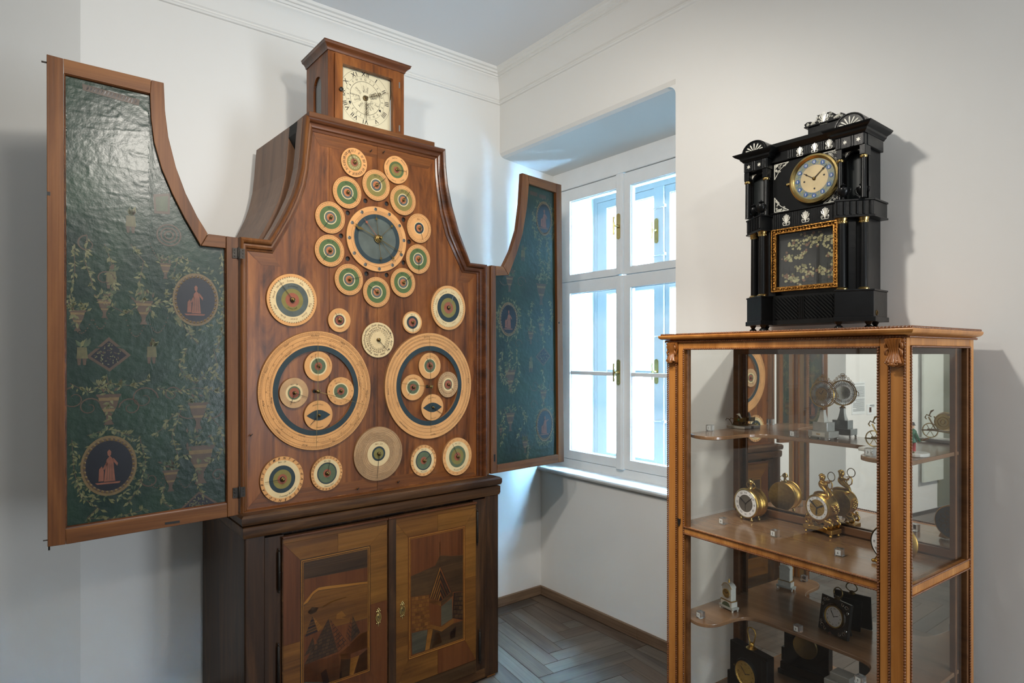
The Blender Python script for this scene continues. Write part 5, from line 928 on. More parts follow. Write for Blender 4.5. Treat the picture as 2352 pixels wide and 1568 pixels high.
# ------------------------------------------------------------ glazed display cabinet
VF = Fr(1.853, .6616, -92.9); VW, VD = .818, .455; zr1, zr0 = .974, .949; ZS = dict(up=1.305, mid=.972, lo=.634, bot=.30)
vit = thing('display_cabinet', 'honey coloured glazed display cabinet with rope mouldings and a mirror back', 'display cabinet', (VF.o[0], VF.o[1], 0), VF.deg)
H, HX, HD, RP = M['honey'], M['honeyx'], M['honeydk'], M['ropew']
def bx(name, mt, *a, par=vit, bevel=.002): return MB().box(*a).build(name, mt, par, bevel=bevel)
for x0, x1, y0, y1 in ((-.041, -.003, 0, .021), (-VW + .003, -.781, 0, .021)): bx('post', H, x0, x1, y0, y1, .06, 1.651)
bx('post', H, -.0215, 0, .0005, .021, .06, 1.650).location.y = .0; bx('post', H, -.018, 0, VD - .028, VD, .06, 1.651); bx('post', H, -VW, -VW + .018, VD - .028, VD, .06, 1.651); bx('post', H, -VW, -VW + .02, .0212, .032, .06, 1.651)
for nm, x0, x1 in (('door_stile', -.069, -.0475), ('door_stile', -.770, -.7475)): bx(nm, H, x0, x1, .001, .026, .27, 1.648)
bx('door_frame_inner', HD, -.7475, -.735, .012, .030, .27, 1.62); bx('door_frame_inner', HD, -.082, -.069, .012, .030, .27, 1.62)
zo = 1.6235
bx('frieze', HX, -.7475, -.069, .001, .024, zo, 1.650); bx('frieze', HX, -.0, -.02, .0225, VD - .029, zo + .002, 1.650); bx('frieze', HX, -VW, -VW + .02, .033, VD - .029, zo + .002, 1.650); bx('frieze', HX, -VW + .02, -.02, VD - .02, VD, 1.60, 1.650)
bx('apron', HX, -.7475, -.069, .001, .024, .225, .29); bx('apron', HX, -.02, 0, .022, VD - .029, .225, .29); bx('apron', HX, -VW, -VW + .02, .033, VD - .029, .225, .29)
b = MB(); pth = [(-VW, VD, 0), (-VW, 0, 0), (0, 0, 0), (0, VD, 0)]
b.sweep(pth, [(-.03, 1.652), (.004, 1.652), (.008, 1.6545), (.018, 1.657), (.024, 1.662), (.026, 1.668), (.024, 1.6715), (-.03, 1.6715)]); b.box(-VW + .02, -.02, .02, VD, 1.655, 1.6712); b.build('top_board', H, vit, smooth=40)
def ropes(name, segs, par=vit, r=.0035):
    for p0, p1 in segs: MB().rope(p0, p1, r).build(name, RP, par, smooth=60)
zt_ = 1.6745; yt = -.018
ropes('rope_moulding', [((-VW - .018, yt, zt_), (.018, yt, zt_)), ((.018, yt, zt_), (.018, VD, zt_)), ((-VW - .018, yt, zt_), (-VW - .018, VD, zt_))], r=.0042)
bx('top_panel', H, -VW - .016, .016, yt + .002, VD, 1.6716, 1.675, bevel=0)
ropes('rope_moulding', [((-VW - .008, -.006, 1.6492), (.008, -.006, 1.6492)), ((.008, -.006, 1.6492), (.008, VD, 1.6492))], r=.0036)
ropes('rope_moulding', [((-.745, -.001, zo - .002), (-.072, -.001, zo - .002)), ((-.7445, -.001, .29), (-.7445, -.001, zo - .004)), ((-.0725, -.001, .29), (-.0725, -.001, zo - .004)), ((-.0440, -.001, .06), (-.0440, -.001, 1.640)), ((-.7785, -.001, .06), (-.7785, -.001, 1.640)),
    ((-.0045, -.003, .06), (-.0045, -.003, 1.645)), ((-VW + .002, -.003, .06), (-VW + .002, -.003, 1.645)), ((.001, .0235, .29), (.001, .0235, zo)), ((.001, VD - .031, .29), (.001, VD - .031, zo)), ((.001, .025, zo), (.001, VD - .032, zo)), ((-VW + .02, VD - .026, .29), (-VW + .02, VD - .026, zo))])
# middle rail of the door and of the side, shelves
bx('rail', HX, -.7445, -.0725, .001, .020, zr0 + .002, zr1 - .002); bx('rail', HX, -.016, 0, .0235, VD - .03, zr0 - .001, zr1 + .002)
ropes('rope_moulding', [((-.745, -.002, zr1), (-.072, -.002, zr1)), ((-.745, -.002, zr0 + .001), (-.072, -.002, zr0 + .001)), ((.001, .024, zr1 + .003), (.001, VD - .031, zr1 + .003)), ((.001, .024, zr0), (.001, VD - .031, zr0))], r=.0032)
SH = M['shelf']
def shelf_poly(yf, ym, lobe=.155):
    xl, xr = -VW + .022, -.022; pts = []
    def sm(x0, y0, x1, y1, n=10): return [(x0 + (x1 - x0) * i / n, y0 + (y1 - y0) * (3 * (i / n) ** 2 - 2 * (i / n) ** 3)) for i in range(n + 1)]
    L = [(xl, yf + .045), (xl + .03, yf + .022), (xl + .065, yf + .006), (xl + .10, yf + .004), (xl + .13, yf + .022), (xl + .145, yf + .055)] + [(xl + .148, yf + .09), (xl + .152, ym - .07), (xl + .165, ym - .03), (xl + .19, ym - .008), (xl + .23, ym)]
    R_ = [(-VW - x, y) for x, y in L][::-1]; pts = L + [(xl + .30, ym), (-.409, ym + .002), (xr - .30, ym)] + R_
    return chaikin(pts, False, 2) + [(xr, .4055), (xl, .4055)]
for nm, z, yf, ym in (('up', ZS['up'], .045, .288), ('lo', ZS['lo'], .020, .236)):
    b = MB(); b.prism(shelf_poly(yf, ym), z - .013, z, 'z'); o = b.build('shelf', SH, vit, bevel=.003)
bx('shelf', SH, -VW + .018, -.0165, .0205, .4055, zr1 - .016, zr1 - .002); bx('shelf', SH, -VW + .018, -.018, .025, .40, ZS['bot'] - .02, ZS['bot'])
for x0, x1 in ((-VW + .002, -VW + .006), (-.012, -.009)):
    for z0, z1 in ((.29, zr0 - .002), (zr1 + .004, zo)): bx('pane', M['glass'], x0, x1, .034, VD - .030, z0, z1, bevel=0)
for z0, z1 in ((.29, zr0), (zr1, zo)): bx('pane', M['glass'], -.7440, -.0730, .012, .015, z0, z1, bevel=0)
# mirror back: frame and silvered panes (the panes sit very slightly askew in their frame)
yl, yr = .404, .386; my = lambda x: yl + (yr - yl) * (x + VW) / VW
for z0, z1 in ((.31, .930), (zr1 + .026, 1.606)):
    b = MB(); X0, X1 = -VW + .040, -.032; b.add([(X0, my(X0), z0), (X1, my(X1), z0), (X1, my(X1), z1), (X0, my(X0), z1)], [(0, 1, 2, 3)]); b.build('mirror', M['mirror'], vit)
    b = MB(); b.holed([(-VW + .019, z0 - .022), (-.0185, z0 - .022), (-.0185, z1 + .02), (-VW + .019, z1 + .02)], [[(X0 + .003, z0 + .003), (X1 - .003, z0 + .003), (X1 - .003, z1 - .003), (X0 + .003, z1 - .003)]], .383 - .012, .3845); b.build('mirror_frame', HD, vit, bevel=.002)
bx('back_or_shade_board', HD, -VW + .001, -.001, .408, .42, .28, 1.648); 
for x in (-VW + .002, -.002 - .036):
    for y in (.004, VD - .042): b = MB(); b.lathe([(.012, 0), (.014, .01), (.010, .03), (.017, .06)], (x + .018, y + .019, 0), 'z', 12); b.build('foot', H, vit, smooth=50)
# carved acanthus brackets under the top
def bracket(x0, x1):
    w = x1 - x0; cx = (x0 + x1) / 2; zt, zb = 1.646, 1.566; b = MB()
    sil = [(x0, zt), (x0 - .002, zt - .014), (x0 + .006, zt - .030), (x0 + .008, zt - .048), (x0 + .005, zt - .064), (x0 + .004, zb + .006), (x0 + .016, zb), (x1 - .012, zb), (x1 + .001, zb + .008), (x1, zt - .058), (x1 - .004, zt - .04), (x1 + .002, zt - .02), (x1 + .003, zt)]
    b.prism(sil, -.008, .001, 'y')
    for t, r in ((-.42, .0036), (-.22, .0046), (0, .005), (.22, .0046), (.42, .0036)):
        pts = []
        for i in range(9):
            q = i / 8; z = zt - .002 - q * (zt - zb - .014); pts.append((cx + w * t * (1 - .45 * math.sin(PI * q)) , -.008 - .010 * (1 - q) ** 2 - .012 * max(0, q - .6) * 2, z))
        b.tube(pts, [r * (.6 + .6 * abs(math.cos(PI * i / 8))) for i in range(9)], 7)
    for sx in (-1, 1):
        q = (cx + sx * w * .24, zb + .011); b.tube([(q[0] + sx * (.0085 - .0005 * i) * math.cos(i * .55), -.016 - .0006 * i, q[1] + (.0085 - .0005 * i) * math.sin(i * .55)) for i in range(13)], [.0042 - .00022 * i for i in range(13)], 6)
        for k, zz in enumerate((zt - .016, zt - .036)): b.tube([(cx + sx * w * .30, -.010, zz + .008), (cx + sx * w * .48, -.014, zz), (cx + sx * w * .46, -.012, zz - .009), (cx + sx * w * .34, -.010, zz - .010)], [.002, .004, .0032, .0015], 6)
    b.ball((cx, -.018, zb + .008), .008, 0, 8, (1.1, .8, .8)); b.build('carved_bracket', M['carve'], vit, smooth=70)
bracket(-.050, -.006); bracket(-VW + .008, -VW + .046)
b = MB(); x, z = VF.py(1559.5, 1198, -.001); b.prism([(x - .007, z + .013), (x, z + .010), (x + .007, z + .013), (x + .006, z - .004), (x, z - .018), (x - .006, z - .004)], -.0015, .001, 'y'); b.build('lock_plate', M['black'], vit)
# numbered acrylic cubes
def VP(u, v, z): x, y = VF.pz(u, v, z); return x, y
def vloc(x, y): return VF.w(x, y)
NUMS = {'1': (1631, 989, 'up', 'left end of the top shelf'), '2': (1824, 1003, 'up', 'middle of the top shelf beside the crystal clock'), '3': (1999, 1047, 'up', 'right lobe of the top shelf'), '4': (1661, 1203, 'mid', 'middle shelf beside the brass drum clock'), '5': (1780, 1232, 'mid', 'middle shelf in front of the gilt putto clock'),
    '6': (1928, 1276, 'mid', 'front right of the middle shelf'), '7': (1609, 1418, 'lo', 'left lobe of the lower curved shelf'), '8': (1833, 1450, 'lo', 'lower curved shelf beside the dark easel clock'), '9': (1976, 1569, 'lo', 'right lobe of the lower curved shelf')}
for n, (u, v, s_, where) in NUMS.items():
    x, y = VP(u, v, ZS[s_]); X, Y = vloc(x, y); t = thing('number_cube', 'acrylic cube numbered %s, %s' % (n, where), 'number cube', (X, Y, ZS[s_] + .0005), VF.deg + (8 if n in '16' else -6), 'numbered cubes in the display cabinet')
    MB().box(-.0115, .0115, -.0115, .0115, 0, .023).build('cube', M['acryl'], t, bevel=.0008); MB().box(-.0078, .0078, -.0120, -.0117, .004, .020).build('number_plate', M['paperw'], t)
    b = MB(); put(b, n, -.0034, .0075, .0115, 0, -.0123, 0, 0, True); b.build('lettering', M['ink'], t)
# ------------------------------------------------------------ clocks and toys in the cabinet
def vthing(name, label, cat, u, v, s_, rz=0): x, y = VP(u, v, ZS[s_]); X, Y = vloc(x, y); return thing(name, label, cat, (X, Y, ZS[s_] + .0004), VF.deg + rz)
def hand2(par, cx, cz, y, r, a, w=.002, mt='ink'):
    b = MB(); a = R(a); b.prism([(cx - .1 * r * math.cos(a) - w * math.sin(a) * .5, cz - .1 * r * math.sin(a) + w * math.cos(a) * .5), (cx - .1 * r * math.cos(a) + w * math.sin(a) * .5, cz - .1 * r * math.sin(a) - w * math.cos(a) * .5), (cx + .7 * r * math.cos(a) + w * math.sin(a), cz + .7 * r * math.sin(a) - w * math.cos(a)), (cx + r * math.cos(a), cz + r * math.sin(a)), (cx + .7 * r * math.cos(a) - w * math.sin(a), cz + .7 * r * math.sin(a) + w * math.cos(a))], y, y + .0006, 'y'); b.build('clock_hand', M[mt], par)
def numerals(par, cx, cz, y, r, sz, kind=ROM, mt='ink', bold=True, ws=.9):
    b = MB(); [ring_text(b, w_, cx, cz, r, sz, R(90 - 30 * (i + 1)), y, 0, 0, 1, False, bold, ws) for i, w_ in enumerate(kind)]; b.build('numerals', M[mt], par, normals=False)
ARB = [str(i) for i in range(1, 13)]
def lath(prof, c, ax, n, name, mt, par, **k): b = MB(); b.lathe(prof, c, ax, n, **k); return b.build(name, M[mt], par, smooth=35)
# 4: brass drum clock
d = vthing('drum_clock', 'round brass drum clock with dark grey centre, left on the middle shelf', 'clock', 1712, 1196, 'mid', -7)
r = .056; zc = r + .010; lath([(r * .98, .0), (r * 1.02, .004), (r * 1.0, .010), (r * .95, .012), (r * .97, .022), (r * .93, .026), (r * .97, .032), (r * .93, .037), (r * .97, .042), (r * 1.0, .052), (r * .97, .058), (.001, .059)], (0, 0, zc), 'y', 48, 'drum_case', 'gilt', d, cap=False)
f = lath([(r * .98, .0005), (r * .93, -.002), (r * .90, .002), (.0005, .002)], (0, 0, zc), 'y', 48, 'bezel', 'brass', d, cap=False)
b = MB(); b.ann(r * .58, r * .90, .0012, 0, 48, 0, zc); b.ann(.0001, r * .58, .0012, 1, 48, 0, zc); b.build('clock_dial', [M['enamel'], M['greyd']], d, normals=False); numerals(d, 0, zc, .0008, r * .66, r * .18)
hand2(d, 0, zc, -.0006, r * .66, 146, .003); hand2(d, 0, zc, -.001, r * .8, 40, .0012); hand2(d, 0, zc, -.0014, r * .5, -90, .001)
for x, y in ((-.024, .006), (.024, .006), (-.024, .045), (.024, .045)): b = MB(); b.ball((x, y, .006), .0065, 0, 10); b.tube([(x, y, .006), (x * .9, y, .018)], .003, 6); b.build('ball_foot', M['brass'], d, smooth=60)
b = MB(); zt2 = zc + r; b.lathe([(.009, -.002), (.005, .004), (.006, .010), (.003, .012), (.010, .018), (.0115, .024), (.008, .030), (.002, .034)], (0, .03, zt2), 'z', 12); b.tube([(.021 * math.cos(a * PI / 8), .03, zt2 + .010 + .013 * math.sin(a * PI / 8)) for a in range(16)], .0014, 5, closed=True); b.build('ring_handle', M['brass'], d, smooth=60)
# 5: gilt putto clock
d = vthing('putto_clock', 'gilt bronze round clock with a child playing a lyre on top', 'clock', 1876, 1228, 'mid', -7)
bs = MB(); arcp = [(-.055, .0), (-.036, .002), (-.018, .010), (0, .013), (.018, .010), (.036, .002), (.055, 0), (.055, .056), (.036, .056), (.018, .048), (-.018, .048), (-.036, .056), (-.055, .056)]
bs.prism([(x, y) for x, y in arcp], .012, .026, 'z'); plinth = bs.build('plinth', M['gilt'], d, bevel=.001)
for x in (-.047, .047):
    for y in (.008, .048): b = MB(); b.lathe([(.003, 0), (.006, .004), (.004, .008), (.008, .012)], (x, y, 0), 'z', 10); b.build('foot', M['gilt'], d, smooth=40)
r = .046; zc = .094
lath([(r * .96, 0), (r * 1.02, .003), (r * 1.0, .008), (r * .94, .010), (r * .94, .050), (r * .99, .054), (r * .96, .06), (.001, .061)], (0, 0, zc), 'y', 44, 'drum_case', 'gilt', d, cap=False)
lath([(r * .96, .0), (r * .90, -.002), (r * .86, .002), (.0005, .002)], (0, 0, zc), 'y', 44, 'bezel', 'gilt', d, cap=False)
b = MB(); b.ann(r * .63, r * .87, .0012, 0, 44, 0, zc); b.ann(.0001, r * .63, .0012, 1, 44, 0, zc); b.build('clock_dial', [M['enamel'], M['engine']], d, normals=False); numerals(d, 0, zc, .0008, r * .68, r * .17, ARB, ws=.9)
hand2(d, 0, zc, -.0006, r * .66, 27, .003); hand2(d, 0, zc, -.001, r * .85, 140, .003); hand2(d, 0, zc, -.0014, r * .6, -95, .0025)
b = MB()      # scrolling feet under the drum
for sx in (-1, 1):
    for y in (.008, .050):
        b.tube([(sx * .020, y, zc - r * .8), (sx * .036, y, .050), (sx * .046, y, .052), (sx * .052, y, .044), (sx * .048, y, .034), (sx * .038, y, .034), (sx * .036, y, .042), (sx * .042, y, .045)], [.006, .007, .006, .005, .005, .0045, .004, .002], 7)
        b.tube([(sx * .020, y, zc - r * .82), (sx * .030, y, .042), (sx * .022, y, .032), (sx * .034, y, .026)], [.005, .006, .005, .004], 7); b.ball((sx * .044, y, .060), .006, 0, 8)
    for k in range(9): b.ball((sx * (.046 + .003 * (k % 2)), .018 + .004 * k, zc + .012 - .006 * (k % 5)), .0055, 0, 6)
b.tube([(-.018, .01, zc - r + .002), (0, .008, .038), (.018, .01, zc - r + .002)], .004, 6); b.build('scroll_feet', M['gilt'], d, smooth=60)
def putto(par, z0, y0, s_=1.0):
    sk = bpy.data.meshes.new('putto'); P_ = [(0, 0, .009), (-.001, 0, .018), (-.002, 0, .028), (-.001, 0, .0335), (.0005, -.0005, .0385),   # pelvis, chest, neck, chin
        (-.001, -.0095, .028), (.0105, -.0095, .0235), (.021, -.0065, .0275), (-.001, .0095, .028), (.0100, .0105, .027), (.020, .0070, .030),
        (.0125, -.0055, .010), (.0210, -.0065, .000), (.0250, -.0065, -.012), (.0120, .0060, .010), (.0230, .0060, .003), (.0300, .0060, -.009), (.0008, -.0005, .0445), (.0, -.0005, .0505)]
    E_ = [(0, 1), (1, 2), (2, 3), (3, 4), (2, 5), (5, 6), (6, 7), (2, 8), (8, 9), (9, 10), (0, 11), (11, 12), (12, 13), (0, 14), (14, 15), (15, 16), (4, 17), (17, 18)]
    rr = [.0120, .0112, .0105, .0050, .0088, .0046, .0038, .0028, .0046, .0038, .0028, .0068, .0052, .0034, .0068, .0052, .0034, .0100, .0074]
    sk.from_pydata([(p[0] * s_, p[1] * s_, p[2] * s_) for p in P_], E_, []); o = bpy.data.objects.new('putto_figure', sk); COL.objects.link(o); o.parent = par; o.location = (0, y0, z0)
    sk.materials.append(M['gilt']); md = o.modifiers.new('skin', 'SKIN'); md.use_smooth_shade = True
    for i, q in enumerate(rr): sk.skin_vertices[0].data[i].radius = (q * s_, q * s_)
    sk.skin_vertices[0].data[0].use_root = True; sb = o.modifiers.new('sub', 'SUBSURF'); sb.levels = 1; sb.render_levels = 2
    b = MB(); rg2 = random.Random(2)
    for i in range(34): a = rg2.uniform(0, 6.28); e = rg2.uniform(.15, 1.5); b.ball((s_ * (-.0005 + .0082 * math.cos(a) * math.cos(e)), s_ * .0084 * math.sin(a) * math.cos(e), s_ * (.0455 + .0078 * math.sin(e))), .0025 * s_, 0, 5)
    b.ball((.0088 * s_, -.0005 * s_, .0425 * s_), .0014 * s_, 0, 5)
    for q in (-1, 1): b.ball((.0080 * s_, q * .0032 * s_, .0448 * s_), .0010 * s_, 0, 5)
    b.build('curls', M['gilt'], o, smooth=60); return o
p_ = putto(d, zc + r + .008, .030, 1.15); b = MB(); b.ball((0, .03, zc + r - .004), .03, 0, 12, (1.1, .7, .45)); b.build('mound', M['gilt'], d, smooth=60)
b = MB(); zl_ = zc + r + .030; b.tube([(.026, .03, zl_ - .012), (.036, .03, zl_ - .004), (.038, .03, zl_ + .010), (.032, .03, zl_ + .020)], .0022, 6); b.tube([(.026, .03, zl_ - .012), (.018, .03, zl_ - .002), (.020, .03, zl_ + .010), (.030, .03, zl_ + .018)], .0022, 6); b.tube([(.016, .03, zl_ + .018), (.036, .03, zl_ + .022)], .0016, 5)
for k in range(4): b.tube([(.0225 + .004 * k, .03, zl_ - .006), (.021 + .004 * k, .03, zl_ + .018)], .0005, 4)
b.build('lyre', M['gilt'], d, smooth=60); b = MB(); b.tube([(.034 + .0135 * math.cos(a * PI / 10), .03, zl_ + .036 + .0155 * math.sin(a * PI / 10)) for a in range(20)], .0015, 6, closed=True); b.build('ring', M['oldbrass'], d, smooth=60)
# 6: table clock with pierced rosette back behind the front post
d = vthing('rosette_clock', 'white faced gilt table clock with pierced rosette back, far right of the middle shelf', 'clock', 2045, 1302, 'mid', 0); X, Y = vloc(-.108, .15); d.location.x, d.location.y = X, Y
r = .056; zc = r + .013; lath([(r * .98, 0), (r * 1.02, .004), (r * .97, .010), (r * .97, .040), (r * 1.02, .046), (r * .96, .05)], (0, 0, zc), 'y', 44, 'drum_case', 'gilt', d, cap=False)
b = MB(); b.ann(.0001, r * .93, .001, 0, 44, 0, zc); b.ann(.0001, r * .95, .047, 1, 44, 0, zc); b.build('clock_dial', [M['enamel'], M['slate']], d, normals=False); numerals(d, 0, zc, .0006, r * .74, r * .15); hand2(d, 0, zc, -.001, r * .6, 150, .002); hand2(d, 0, zc, -.0014, r * .8, 30, .0015)
b = MB()
for k in range(12):
    a = 2 * PI * k / 12
    for rr0, ww in ((.55, .20), (.30, .12)): b.tube([(r * (rr0 * math.cos(a) + ww * math.cos(t_ * PI / 5) * math.cos(a) - ww * .6 * math.sin(t_ * PI / 5) * math.sin(a)), .0495, zc + r * (rr0 * math.sin(a) + ww * math.cos(t_ * PI / 5) * math.sin(a) + ww * .6 * math.sin(t_ * PI / 5) * math.cos(a))) for t_ in range(10)], .0011, 4, closed=True)
b.build('pierced_rosette', M['oldbrass'], d, smooth=60)
for sx in (-1, 1):
    b = MB(); b.tube([(sx * r * .55, .025, zc - r * .8), (sx * r * .7, .025, .022), (sx * r * .85, .022, .010), (sx * r * .6, .018, .006)], [.007, .008, .007, .005], 8)
    for k in range(5): b.ball((sx * r * (.55 + .09 * k), .010 + .004 * (k % 2), .007), .006, 0, 7)
    b.build('paw_foot', M['gilt'], d, smooth=60)
putto(d, zc + r + .004, .025, 1.0); b = MB(); b.tube([(.014 * math.cos(a * PI / 9), .025 + .010 * math.sin(a * PI / 9), zc + r + .066) for a in range(18)], .0014, 5, closed=True); b.build('ring', M['oldbrass'], d, smooth=60)
# 2: crystal ring clock on a mother-of-pearl pedestal
d = vthing('crystal_clock', 'round crystal bordered clock on a mother of pearl pedestal, middle of the top shelf', 'clock', 1872, 1010, 'up', -6); xx, yy = VP(1870, 1010, ZS['up']); X, Y = vloc(xx + .004, .305); d.location.x, d.location.y = X, Y
b = MB(); b.box(-.040, .040, 0, .055, .008, .030); b.build('plinth', M['pearlg'], d, bevel=.001); MB().box(-.026, .028, .006, .050, .030, .060).build('plinth_upper', M['pearlg'], d, bevel=.001)
MB().box(-.024, .024, -.0008, .001, .012, .026).build('drawer', M['pearl'], d, bevel=.0005); b = MB(); [b.ball((q * .005, -.0012, .019), .0022, 0, 6) for q in (-1, 0, 1)]; b.build('mount', M['gilt'], d)
for x in (-.036, .036):
    for y in (.005, .050): b = MB(); b.ball((x, y, .004), .0045, 0, 8); b.build('ball_foot', M['silver'], d, smooth=60)
b = MB(); vs = []; pr = [(.019, .060), (.015, .070), (.011, .085), (.009, .098), (.010, .104)]; b.lathe(pr, (0, .026, 0), 'z', 4, a0=PI / 4, a1=2 * PI + PI / 4); b.build('stem', M['pearl'], d); lath([(.012, .103), (.008, .106), (.004, .110), (.006, .113)], (0, .026, 0), 'z', 12, 'collar', 'gilt', d)
r = .0445; zc = .113 + r
b = MB(); b.tube([(r * math.cos(i * PI / 20), .02, zc + r * math.sin(i * PI / 20)) for i in range(40)], .0022, 6, closed=True); b.tube([(r * math.cos(i * PI / 20), .034, zc + r * math.sin(i * PI / 20)) for i in range(40)], .0018, 5, closed=True); b.build('gilt_ring', M['gilt'], d, smooth=60)
for k in range(44): a = 2 * PI * k / 44; b = MB(); b.tube([(r * .52 * math.cos(a), .019, zc + r * .52 * math.sin(a)), (r * .75 * math.cos(a + .06), .016, zc + r * .75 * math.sin(a + .06)), (r * .95 * math.cos(a + .03), .020, zc + r * .95 * math.sin(a + .03))], [.0010, .0022, .0012], 5); b.build('crystal_petal', M['silver'], d, smooth=60)
lath([(r * .50, .016), (r * .54, .018), (r * .54, .034), (.001, .035)], (0, 0, zc), 'y', 32, 'movement_case', 'silver', d, cap=False); b = MB(); b.ann(.0001, r * .50, .0165, 0, 30, 0, zc); b.build('clock_dial', M['engine'], d, normals=False)
numerals(d, 0, zc, .0162, r * .36, r * .10, mt='brown'); hand2(d, 0, zc, .0155, r * .38, 60, .001); hand2(d, 0, zc, .015, r * .25, 140, .001)
b = MB()
for i in range(11):
    a = R(40 + 10 * i); h_ = .005 + .013 * math.sin(PI * i / 10) ** 3; q0 = r + .003 + h_; b.tube([((r + .002) * math.cos(a), .027, zc + (r + .002) * math.sin(a)), (q0 * math.cos(a), .027, zc + q0 * math.sin(a))], .0009, 4)
    for sg in (-1, 1): b.tube([(q0 * math.cos(a) + .0042 * math.cos(a + sg * (.3 + k * .8)) - .003 * math.cos(a), .027, zc + q0 * math.sin(a) + .0042 * math.sin(a + sg * (.3 + k * .8)) - .003 * math.sin(a)) for k in range(6)], .0009, 4)
for k in range(3): b.tube([(.007 * math.cos(i * PI / 5), .027, zc + r + .010 + k * .006 + .004 * math.sin(i * PI / 5)) for i in range(10)], .0011, 4, closed=True)
b.tube([(r * .97, .027, zc + .012), (r + .010, .027, zc + .004), (r + .012, .027, zc - .008), (r + .004, .027, zc - .006)], .0012, 5); b.build('filigree_crest', M['gilt'], d, smooth=60)
# 1: little silver sleigh on marble
d = vthing('sleigh_model', 'tiny jewelled silver sleigh with feather plume on a marble slab, left on the top shelf', 'ornament', 1690, 984, 'up', -2)
MB().box(-.045, .040, 0, .045, 0, .010).build('slab', M['marble'], d, bevel=.002)
b = MB(); b.prism([(-.018, .026), (.024, .026), (.026, .044), (.010, .040), (-.016, .043)], .012, .034, 'y'); b.build('sleigh_body', M['oldbrass'], d, bevel=.002)
b = MB(); b.ball((.004, .0115, .034), .0045, 0, 8, (1, .4, 1)); b.build('jewel', M['cloth_g'], d, smooth=60)
for y in (.010, .036): b = MB(); b.tube([(.034, y, .022), (.028, y, .014), (0, y, .011), (-.024, y, .013), (-.030, y, .024), (-.040, y, .034), (-.052, y, .036), (-.056, y, .028)], .0013, 5); b.tube([(-.022, y, .013), (-.018, y, .026)], .0013, 5); b.tube([(.018, y, .013), (.018, y, .026)], .0013, 5); b.build('runner', M['oldbrass'], d, smooth=60)
b = MB(); [b.tube([(.010, .02 + .002 * k, .040), (.004 - .003 * k, .02, .056), (.000 - .004 * k, .02, .062 - .002 * k)], [.0015, .0022, .0004], 5) for k in range(5)]; b.build('plume', M['pearl'], d, smooth=60)
# 3: brass cart with barrel and a figure in a green coat
d = vthing('cart_model', 'brass barrow with barrel clock and small man in green coat on marble slab', 'ornament', 2084, 1045, 'up', 0); X, Y = vloc(-.105, .16); d.location.x, d.location.y = X, Y
b = MB(); b.prism([(-.100, 0), (.060, 0)] + [(.060 + .022 * math.cos(R(a)), .035 + .033 * math.sin(R(a))) for a in range(-60, 61, 20)] + [(.060, .070), (-.100, .070)], 0, .011, 'z'); b.build('slab', M['marble'], d, bevel=.003)
bxx, byy, bzz = -.023, .040, .071
b = MB(); b.lathe([(.001, -.024), (.026, -.023), (.030, -.012), (.033, 0), (.030, .012), (.026, .023), (.001, .024)], (bxx, byy, bzz), 'y', 28); b.build('barrel', M['brass'], d, smooth=50); b = MB(); [b.tube([(bxx + q * math.cos(i * PI / 10), byy + s__, bzz + q * math.sin(i * PI / 10)) for i in range(20)], .0017, 5, closed=True) for q, s__ in ((.025, -.023), (.016, -.025), (.007, -.025), (.025, .023), (.016, .025), (.007, .025))]; b.build('barrel_hoop', M['gilt'], d, smooth=60)
b = MB()
for y in (.020, .060):
    b.tube([(-.088, y, .038), (-.05, y, .040), (0, y, .036), (.040, y, .038), (.062, y, .048), (.072, y, .052)], .0024, 6); b.tube([(-.067, y, .084), (-.058, y, .066), (-.048, y, .048), (-.040, y, .038)], .0024, 6); b.tube([(.030, y, .037), (.034, y, .024), (.032, y, .012)], .002, 5)
b.tube([(-.067, byy, .084), (-.082, byy, .090), (-.087, byy, .080), (-.082, byy, .074)], .002, 6); b.tube([(-.074, byy, .086), (-.068, byy, .104), (-.060, byy, .108), (-.070, byy, .098)], .002, 6); b.build('barrow_frame', M['brass'], d, smooth=60)
b = MB(); b.tube([(-.071 + .024 * math.cos(i * PI / 12), byy, .037 + .024 * math.sin(i * PI / 12)) for i in range(24)], .002, 5, closed=True); [b.tube([(-.071, byy, .037), (-.071 + .023 * math.cos(i * PI / 3), byy, .037 + .023 * math.sin(i * PI / 3))], .0011, 4) for i in range(6)]; b.build('wheel', M['brass'], d, smooth=60)
fx_ = .047; b = MB(); b.lathe([(.008, .0), (.0135, .003), (.010, .024), (.0125, .034), (.005, .041)], (fx_, .012, .040), 'z', 12); b.tube([(fx_ + .008, .012, .072), (fx_ + .016, .008, .058), (fx_ + .020, .014, .046)], [.0045, .0038, .0028], 6); b.tube([(fx_ - .008, .012, .072), (fx_ - .016, .010, .060), (fx_ - .020, .018, .052)], [.0045, .0038, .0028], 6); b.build('figure_coat', M['cloth_g'], d, smooth=60)
b = MB(); b.tube([(fx_ - .004, .012, .042), (fx_ - .004, .012, .016)], .0048, 6); b.tube([(fx_ + .005, .014, .042), (fx_ + .005, .014, .016)], .0048, 6); b.build('figure_trousers', M['cloth_r'], d, smooth=60)
b = MB(); [b.ball((fx_ + q, .010, .013), .0035, 0, 6, (1, 1.5, .8)) for q in (-.004, .005)]; b.build('figure_shoe', M['oldbrass'], d, smooth=60)
b = MB(); b.ball((fx_, .012, .087), .0068, 0, 10, (1, 1, 1.15)); b.ball((fx_, .0048, .086), .0016, 0, 5); b.build('figure_head', M['skin'], d, smooth=60); b = MB(); b.lathe([(.010, 0), (.0075, .002), (.0065, .008), (.001, .010)], (fx_, .012, .091), 'z', 12); b.build('figure_hat', M['black'], d, smooth=60)
